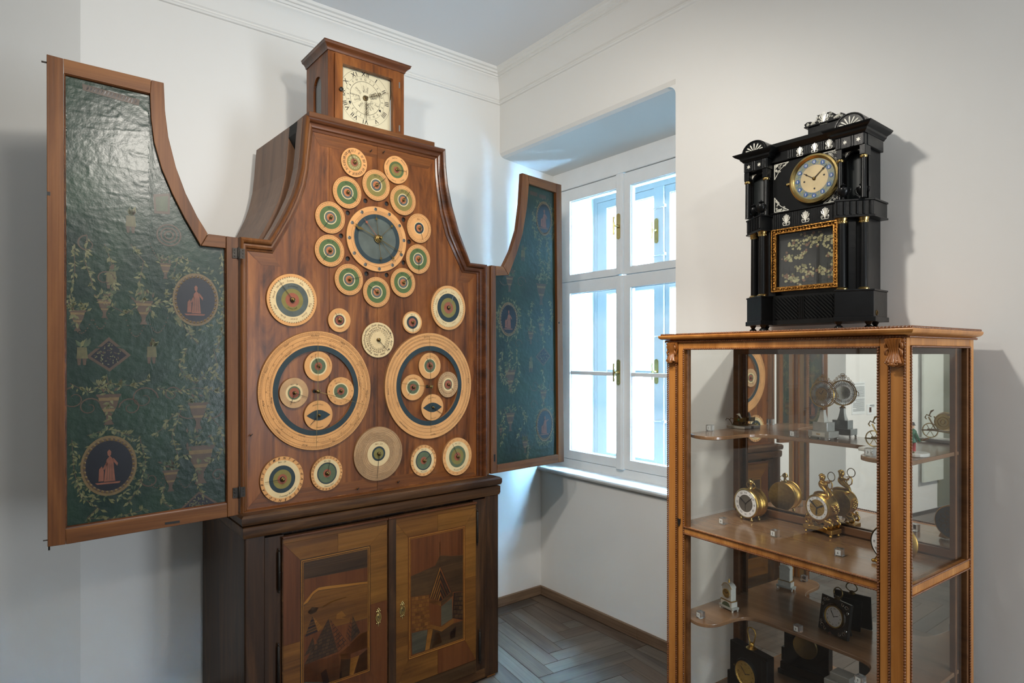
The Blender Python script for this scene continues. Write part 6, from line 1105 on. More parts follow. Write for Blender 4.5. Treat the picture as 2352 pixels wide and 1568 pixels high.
# 7: mother-of-pearl tower clock
d = vthing('pearl_clock', 'small mother of pearl tower clock with domed top, left on the lower curved shelf', 'clock', 1666, 1401, 'lo', -8)
MB().box(-.034, .034, 0, .036, .008, .016).build('base_slab', M['pearlg'], d, bevel=.001)
for x in (-.030, .030):
    for y in (.005, .031): b = MB(); b.lathe([(.003, 0), (.004, .008)], (x, y, 0), 'z', 8); b.build('foot', M['pearl'], d)
MB().box(-.027, .027, .004, .034, .016, .036).build('plinth', M['pearl'], d, bevel=.001); b = MB(); b.prism([(.019 * math.cos(R(a)), .017 + .015 * math.sin(R(a))) for a in range(0, 181, 15)], .0028, .0042, 'y'); b.build('painted_scene', M['grn2'], d); MB().box(-.028, .028, .003, .035, .036, .038).build('band', M['gilt'], d)
b = MB(); b.prism([(-.022, .038), (.022, .038), (.022, .086)] + [(.024 * math.cos(R(a)), .086 + .016 * math.sin(R(a))) for a in range(0, 181, 20)] + [(-.022, .086)], .006, .032, 'y'); b.build('tower', M['pearl'], d, bevel=.001); b = MB(); b.tube([(-.025, .006, .085), (-.014, .006, .099), (0, .006, .103), (.014, .006, .099), (.025, .006, .085)], .0012, 5); b.lathe([(.004, .102), (.002, .106), (.003, .111), (.001, .116)], (0, .019, 0), 'z', 8); b.build('finial', M['gilt'], d, smooth=60)
r = .0165; zc = .064; lath([(r, .006), (r * 1.02, .003), (r * .94, .002), (r * .92, .004), (.0003, .004)], (0, 0, zc), 'y', 30, 'clock_dial', 'engine', d, cap=False); numerals(d, 0, zc, .0034, r * .66, r * .2, mt='brown'); hand2(d, 0, zc, .003, r * .75, 145, .0008); hand2(d, 0, zc, .0026, r * .8, 30, .0008)
# 8: square travel clock leaning on its easel
d = vthing('travel_clock', 'square dark easel clock with silver corner scrolls on the lower curved shelf', 'clock', 1911, 1446, 'lo', -14); X, Y = vloc(VF.py(1911, 1446, .322)[0], .322); d.location.x, d.location.y = X, Y
tl = R(9); MT = Matrix.Rotation(tl, 4, 'X') @ Matrix.Identity(4)
pv = bpy.data.objects.new('leaning_frame', None); COL.objects.link(pv); pv.parent = d; pv.rotation_euler = (-tl, 0, 0)
w = .060; b = MB(); b.box(-w, w, 0, .012, .002, .002 + 2 * w); b.build('frame', M['lacq'], pv, bevel=.002); zc = .002 + w; r = .036
lath([(r * 1.28, 0), (r * 1.22, -.004), (r * 1.08, -.001), (r * 1.02, .001)], (0, 0, zc), 'y', 44, 'frame_ring', 'tortoise', pv, cap=False); lath([(r * 1.04, 0), (r * 1.0, -.005), (r * .92, -.003), (r * .9, -.001), (.001, -.001)], (0, 0, zc), 'y', 44, 'bezel', 'gilt', pv, cap=False)
b = MB(); b.ann(.0001, r * .9, -.0018, 0, 44, 0, zc); b.build('clock_dial', M['enamel'], pv, normals=False); numerals(pv, 0, zc, -.0022, r * .68, r * .17); hand2(pv, 0, zc, -.003, r * .75, 128, .0012); hand2(pv, 0, zc, -.0034, r * .6, 22, .001)
for sx in (-1, 1):
    for sz in (-1, 1):
        b = MB(); cx_, cz_ = sx * (w - .016), zc + sz * (w - .016)
        for (qx, qz, rr0, a0) in ((0, 0, .008, 0), (-sx * .014, sz * .006, .006, 2), (sx * .006, -sz * .014, .006, 4)): b.tube([(cx_ + qx + rr0 * (1 - .07 * i) * math.cos(a0 + i * .6), -.0008, cz_ + qz + rr0 * (1 - .07 * i) * math.sin(a0 + i * .6)) for i in range(11)], .0011, 4)
        b.build('corner_scroll', M['silver'], pv, smooth=60)
b = MB(); b.tube(chaikin([(0, .006, zc + w + .004), (-.018, .006, zc + w + .014), (-.017, .006, zc + w + .032), (0, .006, zc + w + .042), (.017, .006, zc + w + .032), (.018, .006, zc + w + .014)], True, 2), .002, 6, closed=True); b.lathe([(.012, zc + w), (.008, zc + w + .004), (.004, zc + w + .010)], (0, .006, 0), 'z', 12); b.build('ring_handle', M['oldbrass'], pv, smooth=60)
b = MB(); b.prism([(.028, .0), (.032, .0), (.050, .0)], 0, .001, 'x'); b = MB(); b.prism([(.050, .001), (.055, .001), (.030, .100), (.026, .100)], -.030, .034, 'x'); b.build('easel_back', M['lacq'], d)
b = MB(); b.ball((-.004, -.006, .0052), .005, 0, 10); b.build('ball_foot', M['flesh'], d, smooth=60)
# 9: black clock with gilt loop handle on the bottom shelf
d = vthing('mantel_clock', 'tall black clock with gilt dial and looped gilt handle standing on the bottom shelf', 'clock', 1718, 1640, 'bot', -9); d.location.z = ZS['bot'] + .0004
gx, gy = VF.py(1718, 1490, .20); X, Y = vloc(gx, .20); d.location.x, d.location.y = X, Y; tz = gy - ZS['bot']
w = VF.py(1768, 1500, .20)[0] - gx; b = MB(); b.box(-w, w, 0, .035, .05, tz); b.box(-w - .012, w + .012, -.006, .045, .02, .05); b.box(-w - .02, w + .02, -.012, .05, 0, .02); b.box(-w - .014, -w, 0, .03, .05, tz - .12); b.box(w - .022, w + .0, -.004, 0, .05, tz - .01); b.build('case', M['lacq'], d, bevel=.002)
zc = VF.py(1713, 1548, .195)[1] - ZS['bot']; r = .046; lath([(r * 1.2, 0), (r * 1.14, -.008), (r * 1.02, -.010), (r * 1.0, -.004)], (-.006, 0, zc), 'y', 44, 'dial_ring', 'lacq', d, cap=False); lath([(r * 1.04, -.004), (r * 1.0, -.010), (r * .9, -.006), (.001, -.005)], (-.006, 0, zc), 'y', 44, 'clock_dial', 'engine', d, cap=False)
numerals(d, -.006, zc, -.0068, r * .68, r * .16, mt='ink'); hand2(d, -.006, zc, -.008, r * .75, 135, .0016); hand2(d, -.006, zc, -.0085, r * .55, 18, .0014); b = MB(); b.prism([(-.006 - r * 1.06, zc + .006), (-.006 - r * 1.25, zc + .012), (-.006 - r * 1.06, zc)], -.006, -.003, 'y'); b.build('pointer', M['gilt'], d)
b = MB(); b.ball((0, .018, tz + .012), .010, 0, 10); b.lathe([(.020, tz), (.014, tz + .004), (.008, tz + .008)], (0, .018, 0), 'z', 14); b.build('handle_base', M['gilt'], d, smooth=60); b = MB(); b.tube([(-.006, .018, tz + .014), (-.014, .018, tz + .034), (-.019, .018, tz + .056), (-.014, .018, tz + .070), (0, .018, tz + .074), (.014, .018, tz + .070), (.019, .018, tz + .056), (.014, .018, tz + .034), (.006, .018, tz + .014)], .0026, 7); b.build('loop_handle', M['gilt'], d, smooth=60)
lath([(.045, .035), (.048, .040), (.046, .046), (.001, .047)], (0, 0, zc + .01), 'y', 36, 'back_cover', 'brass', d, cap=False)
# stepped marble stand and bell glass
d = vthing('marble_stand', 'pale grey stepped marble stand on the bottom shelf right of the black clock', 'stand', 1900, 1700, 'bot', 0); gx, _ = VF.py(1925, 1530, .24); X, Y = vloc(gx, .235); d.location.x, d.location.y = X, Y; zz = VF.py(1925, 1540, .24)[1] - ZS['bot']
MB().box(-.060, .050, 0, .09, 0, .03).build('base_slab', M['greymarble'], d, bevel=.002); MB().box(-.050, .040, .008, .08, .03, zz - .045).build('lower_block', M['greymarble'], d, bevel=.002); MB().box(-.035, .030, .018, .07, zz - .045, zz - .02).build('upper_block', M['greymarble'], d, bevel=.002)
d = vthing('bell_glass', 'clear bell glass over a small grey ornament, right on the lower curved shelf', 'glass dome', 2075, 1600, 'lo', 0); X, Y = vloc(-.075, .13); d.location.x, d.location.y = X, Y
lath([(.030, 0), (.040, .003), (.041, .012), (.036, .018), (.001, .018)], (0, 0, 0), 'z', 28, 'base', 'steel', d, cap=False); lath([(.030, .018), (.030, .085), (.027, .100), (.020, .111), (.010, .118), (.0008, .120)], (0, 0, 0), 'z', 32, 'glass_dome', 'glass', d, cap=False)
b = MB(); b.ball((.0, 0, .034), .012, 0, 9, (1.2, 1, 1)); b.ball((.010, 0, .050), .009, 0, 8); b.ball((-.010, 0, .026), .008, 0, 8); b.build('ornament', M['iron'], d, smooth=60)
# ------------------------------------------------------------ tall ebonised portal clock on the display cabinet
KF = Fr(2.300, .98, -89.3); kx = lambda u, y: KF.py(u, 700, y)[0]; kz = lambda u, v, y=-.12: KF.py(u, v, y)[1]
KX = -.1225 + .0; xr_ = kx(2038, 0); xfl, xfr = kx(1774, -.118), kx(1926.5, -.118); KX = (xfl + xfr) / 2; hb = xr_ - KX
ztop_ = 1.6758; X, Y = KF.w(KX, 0)
pc = thing('portal_clock', 'tall black ebonised portal clock with pearl inlays and a gilt framed picture on the display cabinet', 'clock', (X, Y, ztop_), KF.deg); pc['label'] = 'tall black clock with pearl inlays and gilt framed picture, standing on the display cabinet'
LQ = M['lacq']; Z = lambda u, v, y=-.118: kz(u, v, y) - ztop_; xk = lambda u, y: kx(u, y) - KX
def kb(name, mt, *a, bevel=.0012, par=pc): return MB().box(*a).build(name, mt, par, bevel=bevel)
yc_ = -.118; fe = hb * .98
z0 = Z(1850, 743.5); z1 = Z(1850, 733); z2 = Z(1850, 674); zfb = Z(1773, 672.8); zft = (Z(1774.5, 529.8) + Z(1926, 505)) / 2; zfb = (Z(1773, 672.8) + Z(1923.5, 657.6)) / 2
zl0 = Z(1966, 495, -.16); zl1 = Z(1966, 453, -.16); ze0 = Z(1953, 335, -.16); ze1 = Z(1953, 309, -.16); zc1_ = Z(1960, 282, -.18); zup = Z(1850, 315); zmid0, zmid1 = Z(1844, 516), Z(1844, 478)
def ped(s, o=0.0, f=0.0):        # plan of a canted corner block (s = side)
    P4 = [(hb + o, -.110 - f), (.131 - o * .3, -.176 - o - f), (.120 - o, -.118 - f * .5), (.110, 0), (hb + o, 0)]
    return [(s * x, y) for x, y in P4]
cen = lambda o=0: [(-.125, -.118 - o), (.125, -.118 - o), (.125, 0), (-.125, 0)]
for x, y in ((-hb + .02, -.10), (-.135, -.155), (.135, -.155), (hb - .02, -.10), (-hb + .03, -.02), (hb - .03, -.02)):
    b = MB(); b.lathe([(.006, 0), (.013, .006), (.015, .013), (.011, .021), (.006, .024), (.012, z0)], (x, y, 0), 'z', 14); b.build('foot', LQ, pc, smooth=60)
for s in (-1, 1):
    for nm, a, d, o in (('plinth', z0, z1, .006), ('pedestal', z1, z2 - .006, 0), ('pedestal_cap', z2 - .006, z2, .003), ('ledge', zl0, zl0 + .006, .004), ('fluted_block', zl0 + .006, zl1 - .006, 0), ('ledge', zl1 - .006, zl1, .004)):
        MB().prism(ped(s, o), a, d, 'z').build(nm, LQ, pc, bevel=.0012)
    MB().prism([(s * (hb - .021), -.100), (s * (hb - .021), 0), (s * .11, 0), (s * .11, -.110), (s * .128, -.128)], z2, zl0, 'z').build('body_side', LQ, pc, bevel=.001)
    MB().prism([(s * (hb - .021), -.104), (s * (hb - .021), 0), (s * .11, 0), (s * .118, -.070), (s * (hb - .03), -.070), (s * (hb - .03), -.104)], zl1, ze0, 'z').build('body_side', LQ, pc, bevel=.001)
    # fluting on the canted block
    n = 6
    for i in range(n):
        t = (i + .5) / n; x = .131 + (hb - .131) * t; y = -.176 + .066 * t; b = MB(); b.tube([(s * x, y - .0005, zl0 + .010), (s * x, y - .0005, zl1 - .008)], .0042, 6); b.build('reed', LQ, pc, smooth=60)
    dx, dy = (hb - .131), .066; L_ = math.hypot(dx, dy); nx, ny = dy / L_, dx / L_
    for t in (.22, .78):      # lower columns
        x, y = .131 + dx * t - nx * .017, -.176 + dy * t + ny * .017; r = .0125
        b = MB(); b.lathe([(r, z2 + .008), (r * .96, (z2 + zl0) / 2), (r * .9, zl0 - .012)], (s * x, y, 0), 'z', 20); c1 = b.build('column', LQ, pc, smooth=50)
        b = MB(); b.lathe([(r * 1.0, zl0 - .017), (r * 1.05, zl0 - .010), (r * 1.18, zl0 - .008), (r * 1.2, zl0 - .004), (r * 1.35, zl0)], (s * x, y, 0), 'z', 20); [b.ball((s * x + r * 1.08 * math.cos(k * PI / 7), y + r * 1.08 * math.sin(k * PI / 7), zl0 - .0125), .0018, 0, 5) for k in range(14)]; b.build('capital', M['brass'], c1, smooth=50)
        b = MB(); b.lathe([(r * 1.4, z2), (r * 1.45, z2 + .003), (r * 1.2, z2 + .006), (r * 1.02, z2 + .008)], (s * x, y, 0), 'z', 20); b.build('column_base', M['brass'], c1, smooth=50)
    x, y = .131 + dx * .5 - nx * .032, -.176 + dy * .5 + ny * .032; b = MB(); a_ = math.atan2(dy, dx) * s; c_, s_ = math.cos(a_), math.sin(a_)
    b.add([(s * x + px_ * c_ - py_ * s_, y + px_ * s_ + py_ * c_, zz) for zz in (z2, zl0) for px_, py_ in ((-.012, -.006), (.012, -.006), (.012, .02), (-.012, .02))], [(0, 1, 2, 3), (4, 5, 6, 7), (0, 1, 5, 4), (1, 2, 6, 5), (2, 3, 7, 6), (3, 0, 4, 7)]); b.build('pilaster', LQ, pc, bevel=.001)
    for x, y in ((.131 + dx * .16, -.176 + dy * .16 + .018), (.131 + dx * .66, -.176 + dy * .66 + .016)):   # urns standing on the ledge
        b = MB(); b.lathe([(.010, zl1), (.010, zl1 + .003), (.004, zl1 + .005), (.004, zl1 + .010), (.009, zl1 + .014), (.0165, zl1 + .026), (.0185, zl1 + .038), (.0175, zl1 + .040), (.006, zl1 + .041), (.004, zl1 + .047), (.010, zl1 + .049), (.008, zl1 + .052), (.003, zl1 + .054), (.002, zl1 + .058)], (s * x, y, 0), 'z', 22); u_ = b.build('urn', LQ, pc, smooth=45)
        b = MB(); [b.tube([(s * x + q * .018, y, zl1 + .038), (s * x + q * .024, y, zl1 + .036), (s * x + q * .022, y, zl1 + .024), (s * x + q * .010, y, zl1 + .014)], .0013, 5) for q in (-1, 1)]; b.build('urn_handle', LQ, u_, smooth=60)
    # upper pavilion: columns, niche, frieze, cornice and lunette
    x0, x1 = .125, hb - .012; xm_ = (x0 + x1) / 2; yfp = -.150
    arch = [(x0 + .018, zl1), (x1 - .018, zl1)] + [(xm_ + (xm_ - x0 - .018) * math.cos(R(a)), ze0 - .034 + (xm_ - x0 - .018) * math.sin(R(a))) for a in range(0, 181, 15)]
    b = MB(); b.holed([(x0, zl1 - .0005), (x1, zl1 - .0005), (x1, ze0), (x0, ze0)], [[(p[0], max(p[1], zl1 + .0005)) for p in arch]], -.118, -.104); b.v = [(s * p[0], p[1], p[2]) for p in b.v]; b.build('niche_front', LQ, pc)
    b = MB(); k_ = xm_ - x0 - .018; vs = []; [vs.extend([(s * (xm_ + k_ * math.cos(R(a))), -.110 + .028 * math.sin(R(a)), zl1), (s * (xm_ + k_ * math.cos(R(a))), -.110 + .028 * math.sin(R(a)), ze0 - .008)]) for a in range(0, 181, 15)]; b.add(vs, [(2 * i, 2 * i + 1, 2 * i + 3, 2 * i + 2) for i in range(12)]); b.build('niche', M['niche'], pc, smooth=60)
    for x in (x0 + .008, x1 - .008):
        r = .0088; b = MB(); b.lathe([(r * 1.1, zl1), (r, zl1 + .004), (r * .93, ze0 - .036)], (s * x, yfp + .012, 0), 'z', 16); c1 = b.build('upper_column', LQ, pc, smooth=50); b = MB(); b.lathe([(r * 1.1, ze0 - .042), (r * 1.3, ze0 - .039), (r * 1.3, ze0 - .034), (r * 1.0, ze0 - .032)], (s * x, yfp + .012, 0), 'z', 16); b.build('capital', M['brass'], c1, smooth=50)
        kb('impost', LQ, s * x - .009, s * x + .009, yfp + .002, -.105, ze0 - .032, ze0)
    kb('frieze', LQ, s * x0 - s * .004, s * x1, yfp, 0, ze0, ze1); kb('frieze_return', LQ, s * (x1 - .001), s * (x1 + .002), -.13, -.005, ze0, ze1)
    for q in (.004, .012, .046, .054, .086, .094):
        if x0 + q < x1: MB().tube([(s * (x0 + q), yfp - .0005, ze0 + .002), (s * (x0 + q), yfp - .0005, ze1 - .002)], .0028, 6).build('reed', LQ, pc, smooth=60)
    for q in (.028, .070):
        b = MB(); cx_ = s * (x0 + q); st = [(cx_ + (.0085 if i % 2 == 0 else .0035) * math.cos(i * PI / 6 + PI / 6), (ze0 + ze1) / 2 + (.0085 if i % 2 == 0 else .0035) * math.sin(i * PI / 6 + PI / 6)) for i in range(12)]; b.prism(st, yfp - .0012, yfp + .0005, 'y'); b.build('star_inlay', M['pearl'], pc)
    pth = [(x0 - .006, 0, 0), (x0 - .006, yfp, 0), (x1, yfp, 0), (x1, 0, 0)] if s == 1 else [(-x1, 0, 0), (-x1, yfp, 0), (-x0 + .006, yfp, 0), (-x0 + .006, 0, 0)]
    b = MB(); b.sweep(pth, [(-.02, ze1), (.003, ze1), (.005, ze1 + .004), (.010, ze1 + .008), (.012, ze1 + .014), (.024, ze1 + .020), (.030, ze1 + .026), (.031, zc1_), (-.02, zc1_)]); b.box(s * x0, s * x1, yfp + .01, 0, ze1, zc1_ - .001); b.build('cornice', LQ, pc, smooth=30)
    rl_ = (x1 - x0) / 2 + .001; b = MB(); ar = [(s * (xm_ + (rl_ + .006) * math.cos(R(a))), zc1_ + (rl_ + .004) * .92 * math.sin(R(a))) for a in range(0, 181, 12)]; b.prism(ar, yfp - .005, -.005, 'y'); b.build('lunette', LQ, pc, smooth=35); b = MB(); b.tube([(s * (xm_ + rl_ * math.cos(R(a))), yfp - .006, zc1_ + .001 + rl_ * .9 * math.sin(R(a))) for a in range(0, 181, 12)], .0028, 6); b.build('lunette_moulding', LQ, pc, smooth=60)
def palm(cx, cz, w, h, y, name='palmette_inlay', fan=False):
    b = MB()
    if fan:
        for i in range(-3, 4):
            L = h * (1.0 - .06 * abs(i)); aa = R(90 - 25 * i); bx_, bz = cx + w * .04 * i, cz - h * .45
            b.tube([(bx_ + L * t * math.cos(aa) * 1.15, y, bz + L * t * math.sin(aa)) for t in (0, .5, .85, 1.0)], [w * .018, w * .038, w * .050, w * .02], 5)
    else:
        for i in range(-3, 4):
            k = abs(i); sg = 1 if i > 0 else -1 if i < 0 else 0; tp = .47 - .05 * k - (.10 if k == 3 else 0)
            L = [(0, -.40), (i * .05, -.12), (i * .115, tp - .22), (i * .145, tp), (i * .145 + sg * .05, tp - .04)] if k else [(0, -.45), (0, -.1), (0, .3), (0, .49)]
            b.tube([(cx + a * w, y, cz + q * h) for a, q in L], [w * .030, w * .045, w * .055, w * .045, w * .025][:len(L)], 5)
        for s in (-1, 1): b.tube([(cx + s * w * (.30 + (.16 - .016 * k) * math.cos(.75 * k - 1.2)), y, cz + h * (-.27 + (.15 - .015 * k) * math.sin(.75 * k - 1.2))) for k in range(9)], w * .036, 5)
        b.tube([(cx - w * .40, y, cz - h * .46), (cx + w * .40, y, cz - h * .46)], w * .04, 4)
    b.v = [(p[0], y + (p[1] - y) * .35, p[2]) for p in b.v]; return b.build(name, M['pearl'], pc, normals=False)
for s in (-1, 1):
    palm(s * (.125 + hb - .012) / 2, zc1_ + .018, .056, .030, -.156, fan=True)
    for q in (0, 1):
        xa_ = s * (.137 if q == 0 else hb - .024); sg = (1 if q == 0 else -1) * s; b = MB(); zz = ze0 - .006
        b.prism([(xa_ - sg * .006, zz), (xa_ + sg * .022, zz), (xa_ + sg * .012, zz - .006), (xa_ + sg * .008, zz - .012), (xa_ + sg * .001, zz - .022), (xa_ - sg * .002, zz - .028), (xa_ - sg * .006, zz - .028)], -.1498 + .028, -.1192, 'y'); b.prism([(xa_ - sg * .008, zz), (xa_ + sg * .020, zz), (xa_ + sg * .004, zz - .008), (xa_ + sg * .000, zz - .026), (xa_ - sg * .008, zz - .03)], -.1200, -.1186, 'y'); b.build('corner_inlay', M['pearl'], pc)
# centre: base with diagonal reeding, picture, friezes, dial panel, attic
MB().prism(cen(.004), z0, z1, 'z').build('plinth', LQ, pc, bevel=.001); MB().prism(cen(-.004), z1, z2, 'z').build('base_panel', LQ, pc)
for u0_, u1_ in ((1779, 1833), (1848, 1913)):
    a0, a1 = xk(u0_, yc_), xk(u1_, yc_); c0, c1 = z1 + .004, z2 - .008
    for i in range(-9, 14):
        w_ = .0095; o_ = i * w_ * 1.414; q = clip([(a0 + o_, c1 + .0), (a0 + o_ + w_, c1), (a0 + o_ + w_ + .09, c1 - .09), (a0 + o_ + .09, c1 - .09)], a0, a1, c0, c1)
        if len(q) > 2: b = MB(); mid = [(p[0], p[1]) for p in q]; cxq = sum(p[0] for p in q) / len(q); czq = sum(p[1] for p in q) / len(q); n = len(q); b.add([(p[0], yc_ + .0035, p[1]) for p in q] + [((p[0] * 1.0 + .0) * .55 + (p[0] + (czq - p[1]) * 0 + 0) * .45, yc_ - .001, p[1]) if False else (p[0] + (w_ * .25 if (p[0] - a0 - o_ + (p[1] - c1)) < w_ / 2 else -w_ * .25), yc_ - .0035, p[1]) for p in q], [(k, (k + 1) % n, n + (k + 1) % n, n + k) for k in range(n)] + [tuple(range(n, 2 * n))]); b.build('diagonal_reed', LQ, pc)
for u_ in (1836, 1840.5, 1845): MB().tube([(xk(u_, yc_), yc_, z1 + .004), (xk(u_, yc_), yc_, z2 - .008)], .003, 6).build('reed', LQ, pc, smooth=60)
kb('back_body', LQ, -.125, .125, -.085, 0, z2, zup)
fx0, fx1 = xfl - KX, xfr - KX; fwid = .0165
fr_o = bpy.data.objects.new('picture_frame', None); COL.objects.link(fr_o); fr_o.parent = pc; fr_o['label'] = 'carved gilt frame around a glazed picture of pale blossoms'
for nm, p0, p1, up in (('frame_side', (fx0, zfb), (fx0, zft), 0), ('frame_side', (fx1, zft), (fx1, zfb), 0), ('frame_rail', (fx0, zft), (fx1, zft), 0), ('frame_rail', (fx1, zfb), (fx0, zfb), 0)):
    b = MB(); P0, P1 = Vector((p0[0], 0, p0[1])), Vector((p1[0], 0, p1[1])); d_ = (P1 - P0).normalized(); n_ = Vector((d_.z, 0, -d_.x)); L = (P1 - P0).length
    for o, y in ((0, -.128), (fwid - .004, -.124)): b.add([P0 + n_ * o + d_ * o + Vector((0, y, 0)), P1 + n_ * o - d_ * o + Vector((0, y, 0)), P1 + n_ * (o + .004) - d_ * (o + .004) + Vector((0, y, 0)), P0 + n_ * (o + .004) + d_ * (o + .004) + Vector((0, y, 0))], [(0, 1, 2, 3)])
    b.add([P0 + Vector((0, -.128, 0)), P1 + Vector((0, -.128, 0)), P1 + Vector((0, -.10, 0)), P0 + Vector((0, -.10, 0))], [(0, 1, 2, 3)]); b.add([P0 + (n_ + d_) * .004 + Vector((0, -.119, 0)), P1 + (n_ - d_) * .004 + Vector((0, -.119, 0)), P1 + (n_ - d_) * fwid + Vector((0, -.116, 0)), P0 + (n_ + d_) * fwid + Vector((0, -.116, 0))], [(0, 1, 2, 3)])
    k = int(L / .0205)
    for i in range(k):
        c0 = P0 + d_ * (L * (i + .5) / k) + n_ * fwid * .5 + Vector((0, -.121, 0)); b.ball(tuple(c0), .0052, 0, 8)
        for s in (-1, 1): q = c0 + d_ * s * .0085; b.tube([tuple(q + n_ * .005), tuple(q + d_ * s * .002), tuple(q - n_ * .005)], .0022, 5)
    b.build(nm, M['fgilt'], fr_o, smooth=50, normals=False)
gx0_, gx1_, gz0_, gz1_ = fx0 + fwid, fx1 - fwid, zfb + fwid, zft - fwid
MB().box(gx0_ - .002, gx1_ + .002, -.089, -.087, gz0_ - .002, gz1_ + .002).build('picture_ground', M['black'], fr_o); MB().box(gx0_, gx1_, -.1125, -.111, gz0_, gz1_).build('pane', M['glass'], fr_o)
b = MB(); rg2 = random.Random(9); CL_ = [(.25, .78, .16), (.12, .55, .10), (.40, .60, .10), (.40, .32, .10), (.62, .82, .16), (.82, .80, .14), (.9, .55, .12), (.15, .18, .12), (.55, .22, .08), (.75, .25, .08), (.9, .2, .12), (.5, .85, .12), (.3, .12, .1)]
for cx_, cz_, sp in CL_:
    for i in range(17):
        x = gx0_ + (gx1_ - gx0_) * min(.97, max(.03, cx_ + rg2.gauss(0, sp * .6))); z = gz0_ + (gz1_ - gz0_) * min(.96, max(.03, cz_ + rg2.gauss(0, sp * .5))); r = rg2.uniform(.0045, .0088); a0 = rg2.uniform(0, 6)
        b.add([(x + r * rg2.uniform(.45, 1) * math.cos(a0 + k * PI / 3.5), -.0895 - .0004 * (i % 5), z + r * rg2.uniform(.45, 1) * math.sin(a0 + k * PI / 3.5)) for k in range(7)], [tuple(range(7))], rg2.choice((0, 0, 0, 1, 2)))
b.build('painted_blossom', [mat('blossom_cream', c(176, 170, 126), .6, var=.3, vscale=80), mat('blossom_green', c(120, 118, 80), .6), mat('blossom_rust', c(112, 82, 62), .6)], fr_o, normals=False)
b = MB()
for i in range(9): x = gx0_ + (gx1_ - gx0_) * (i + .5) / 9; b.box(x - .0004, x + .0004, -.0910, -.0904, gz0_, gz0_ + (gz1_ - gz0_) * .38)
for q in (.08, .30): b.box(gx0_, gx1_, -.0910, -.0904, gz0_ + (gz1_ - gz0_) * q, gz0_ + (gz1_ - gz0_) * q + .001)
b.build('painted_trellis', M['ink'], fr_o)
MB().prism(cen(.0), zft + .001, zmid1 - .004, 'z').build('frieze', LQ, pc, bevel=.001); MB().prism(cen(.006), zmid1 - .004, zmid1, 'z').build('ledge', LQ, pc, bevel=.001)
zfm = (zft + zmid1) / 2; xp = [xk(u_, yc_) for u_ in (1806, 1850, 1895)]
for x in xp: palm(x, zfm, .030, .042, yc_ - .0006)
xs_ = [-.120, -.112, -.106, -.058 + .0, -.050, -.042] ; grp = [(xp[0] + xp[1]) / 2, (xp[1] + xp[2]) / 2, xp[0] - .036, xp[2] + .036]
for g_ in grp:
    for q in (-.011, -.0037, .0037, .011):
        if abs(g_ + q) < .122: MB().tube([(g_ + q, yc_, zft + .004), (g_ + q, yc_, zmid1 - .007)], .0027, 6).build('reed', LQ, pc, smooth=60)
kb('dial_panel', LQ, -.124, .124, -.106, -.08, zmid1, Z(1850, 356)); zu0, zu1 = Z(1860, 353), Z(1860, 331)
kb('upper_frieze', LQ, -.125, .125, -.118, -.08, zu0, zu1); xq = [xk(u_, yc_) for u_ in (1837, 1871, 1904)]
for x in xq: palm(x, (zu0 + zu1) / 2, .026, .034, yc_ - .0006)
for g_ in ((xq[0] + xq[1]) / 2, (xq[1] + xq[2]) / 2, xq[0] - .034, xq[2] + .03):
    for q in (-.008, 0, .008):
        if abs(g_ + q) < .123: MB().tube([(g_ + q, yc_, zu0 + .003), (g_ + q, yc_, zu1 - .003)], .0026, 6).build('reed', LQ, pc, smooth=60)
b = MB(); b.sweep([(-.128, yc_, 0), (.128, yc_, 0)], [(-.03, zu1), (.002, zu1), (.006, zu1 + .005), (.010, zu1 + .008), (.018, zu1 + .016), (.020, zup), (-.03, zup)]); b.box(-.125, .125, yc_ + .01, 0, zu1, zup - .001); b.build('cornice', LQ, pc, smooth=30)
# dial with blue enamel cartouches
du, dv = 1868.5, 409.5; dxc, dzc = KF.py(du, dv, -.125); dxc -= KX; dzc -= ztop_; dr_ = (Z(1868, 352.5, -.125) - Z(1868, 467, -.125)) / 2
b = MB(); b.lathe([(dr_ * .98, -.104), (dr_, -.118), (dr_ * .97, -.128), (dr_ * .90, -.130), (dr_ * .84, -.124), (dr_ * .80, -.120), (.001, -.1195)], (dxc, 0, dzc), 'y', 64, cap=False); b.build('bezel', M['brass'], pc, smooth=50)
fc = MB(); fc.ann(dr_ * .56, dr_ * .80, -.1205, 0, 60, dxc, dzc); fc.ann(.0001, dr_ * .56, -.1205, 1, 60, dxc, dzc); fc = fc.build('clock_dial', [mat('cloisonne_ring', c(150, 142, 92), .35, var=.5, vscale=120, col2=c(70, 104, 120)), M['dial2']], pc, normals=False)
for i in range(12):
    a = R(90 - 30 * (i + 1)); x, z = dxc + dr_ * .675 * math.cos(a), dzc + dr_ * .675 * math.sin(a); b = MB(); b.lathe([(.0078, -.1205), (.0078, -.1212), (.007, -.1216), (.0001, -.1216)], (x, 0, z), 'y', 16, cap=False); cb = b.build('cartouche', M['eblue'], fc)
    b = MB(); ch = str(i + 1); wd = sum(glyph(q, True)[2] for q in ch) * .0115; line_text(b, ch, x - wd / 2, z - .0042, .0115, -.1219, 0, 0, True); b.build('numeral', M['enamel'], cb, normals=False)
b = MB(); b.ann(dr_ * .555, dr_ * .565, -.1208, 0, 60, dxc, dzc); b.build('chapter_line', M['eblue'], fc, normals=False)
for a in (188, -88, 10): b = MB(); b.ann(.0001, .0034, -.1208, 0, 14, dxc + dr_ * .40 * math.cos(R(a)), dzc + dr_ * .40 * math.sin(R(a))); b.build('winding_hole', M['black'], fc, normals=False)
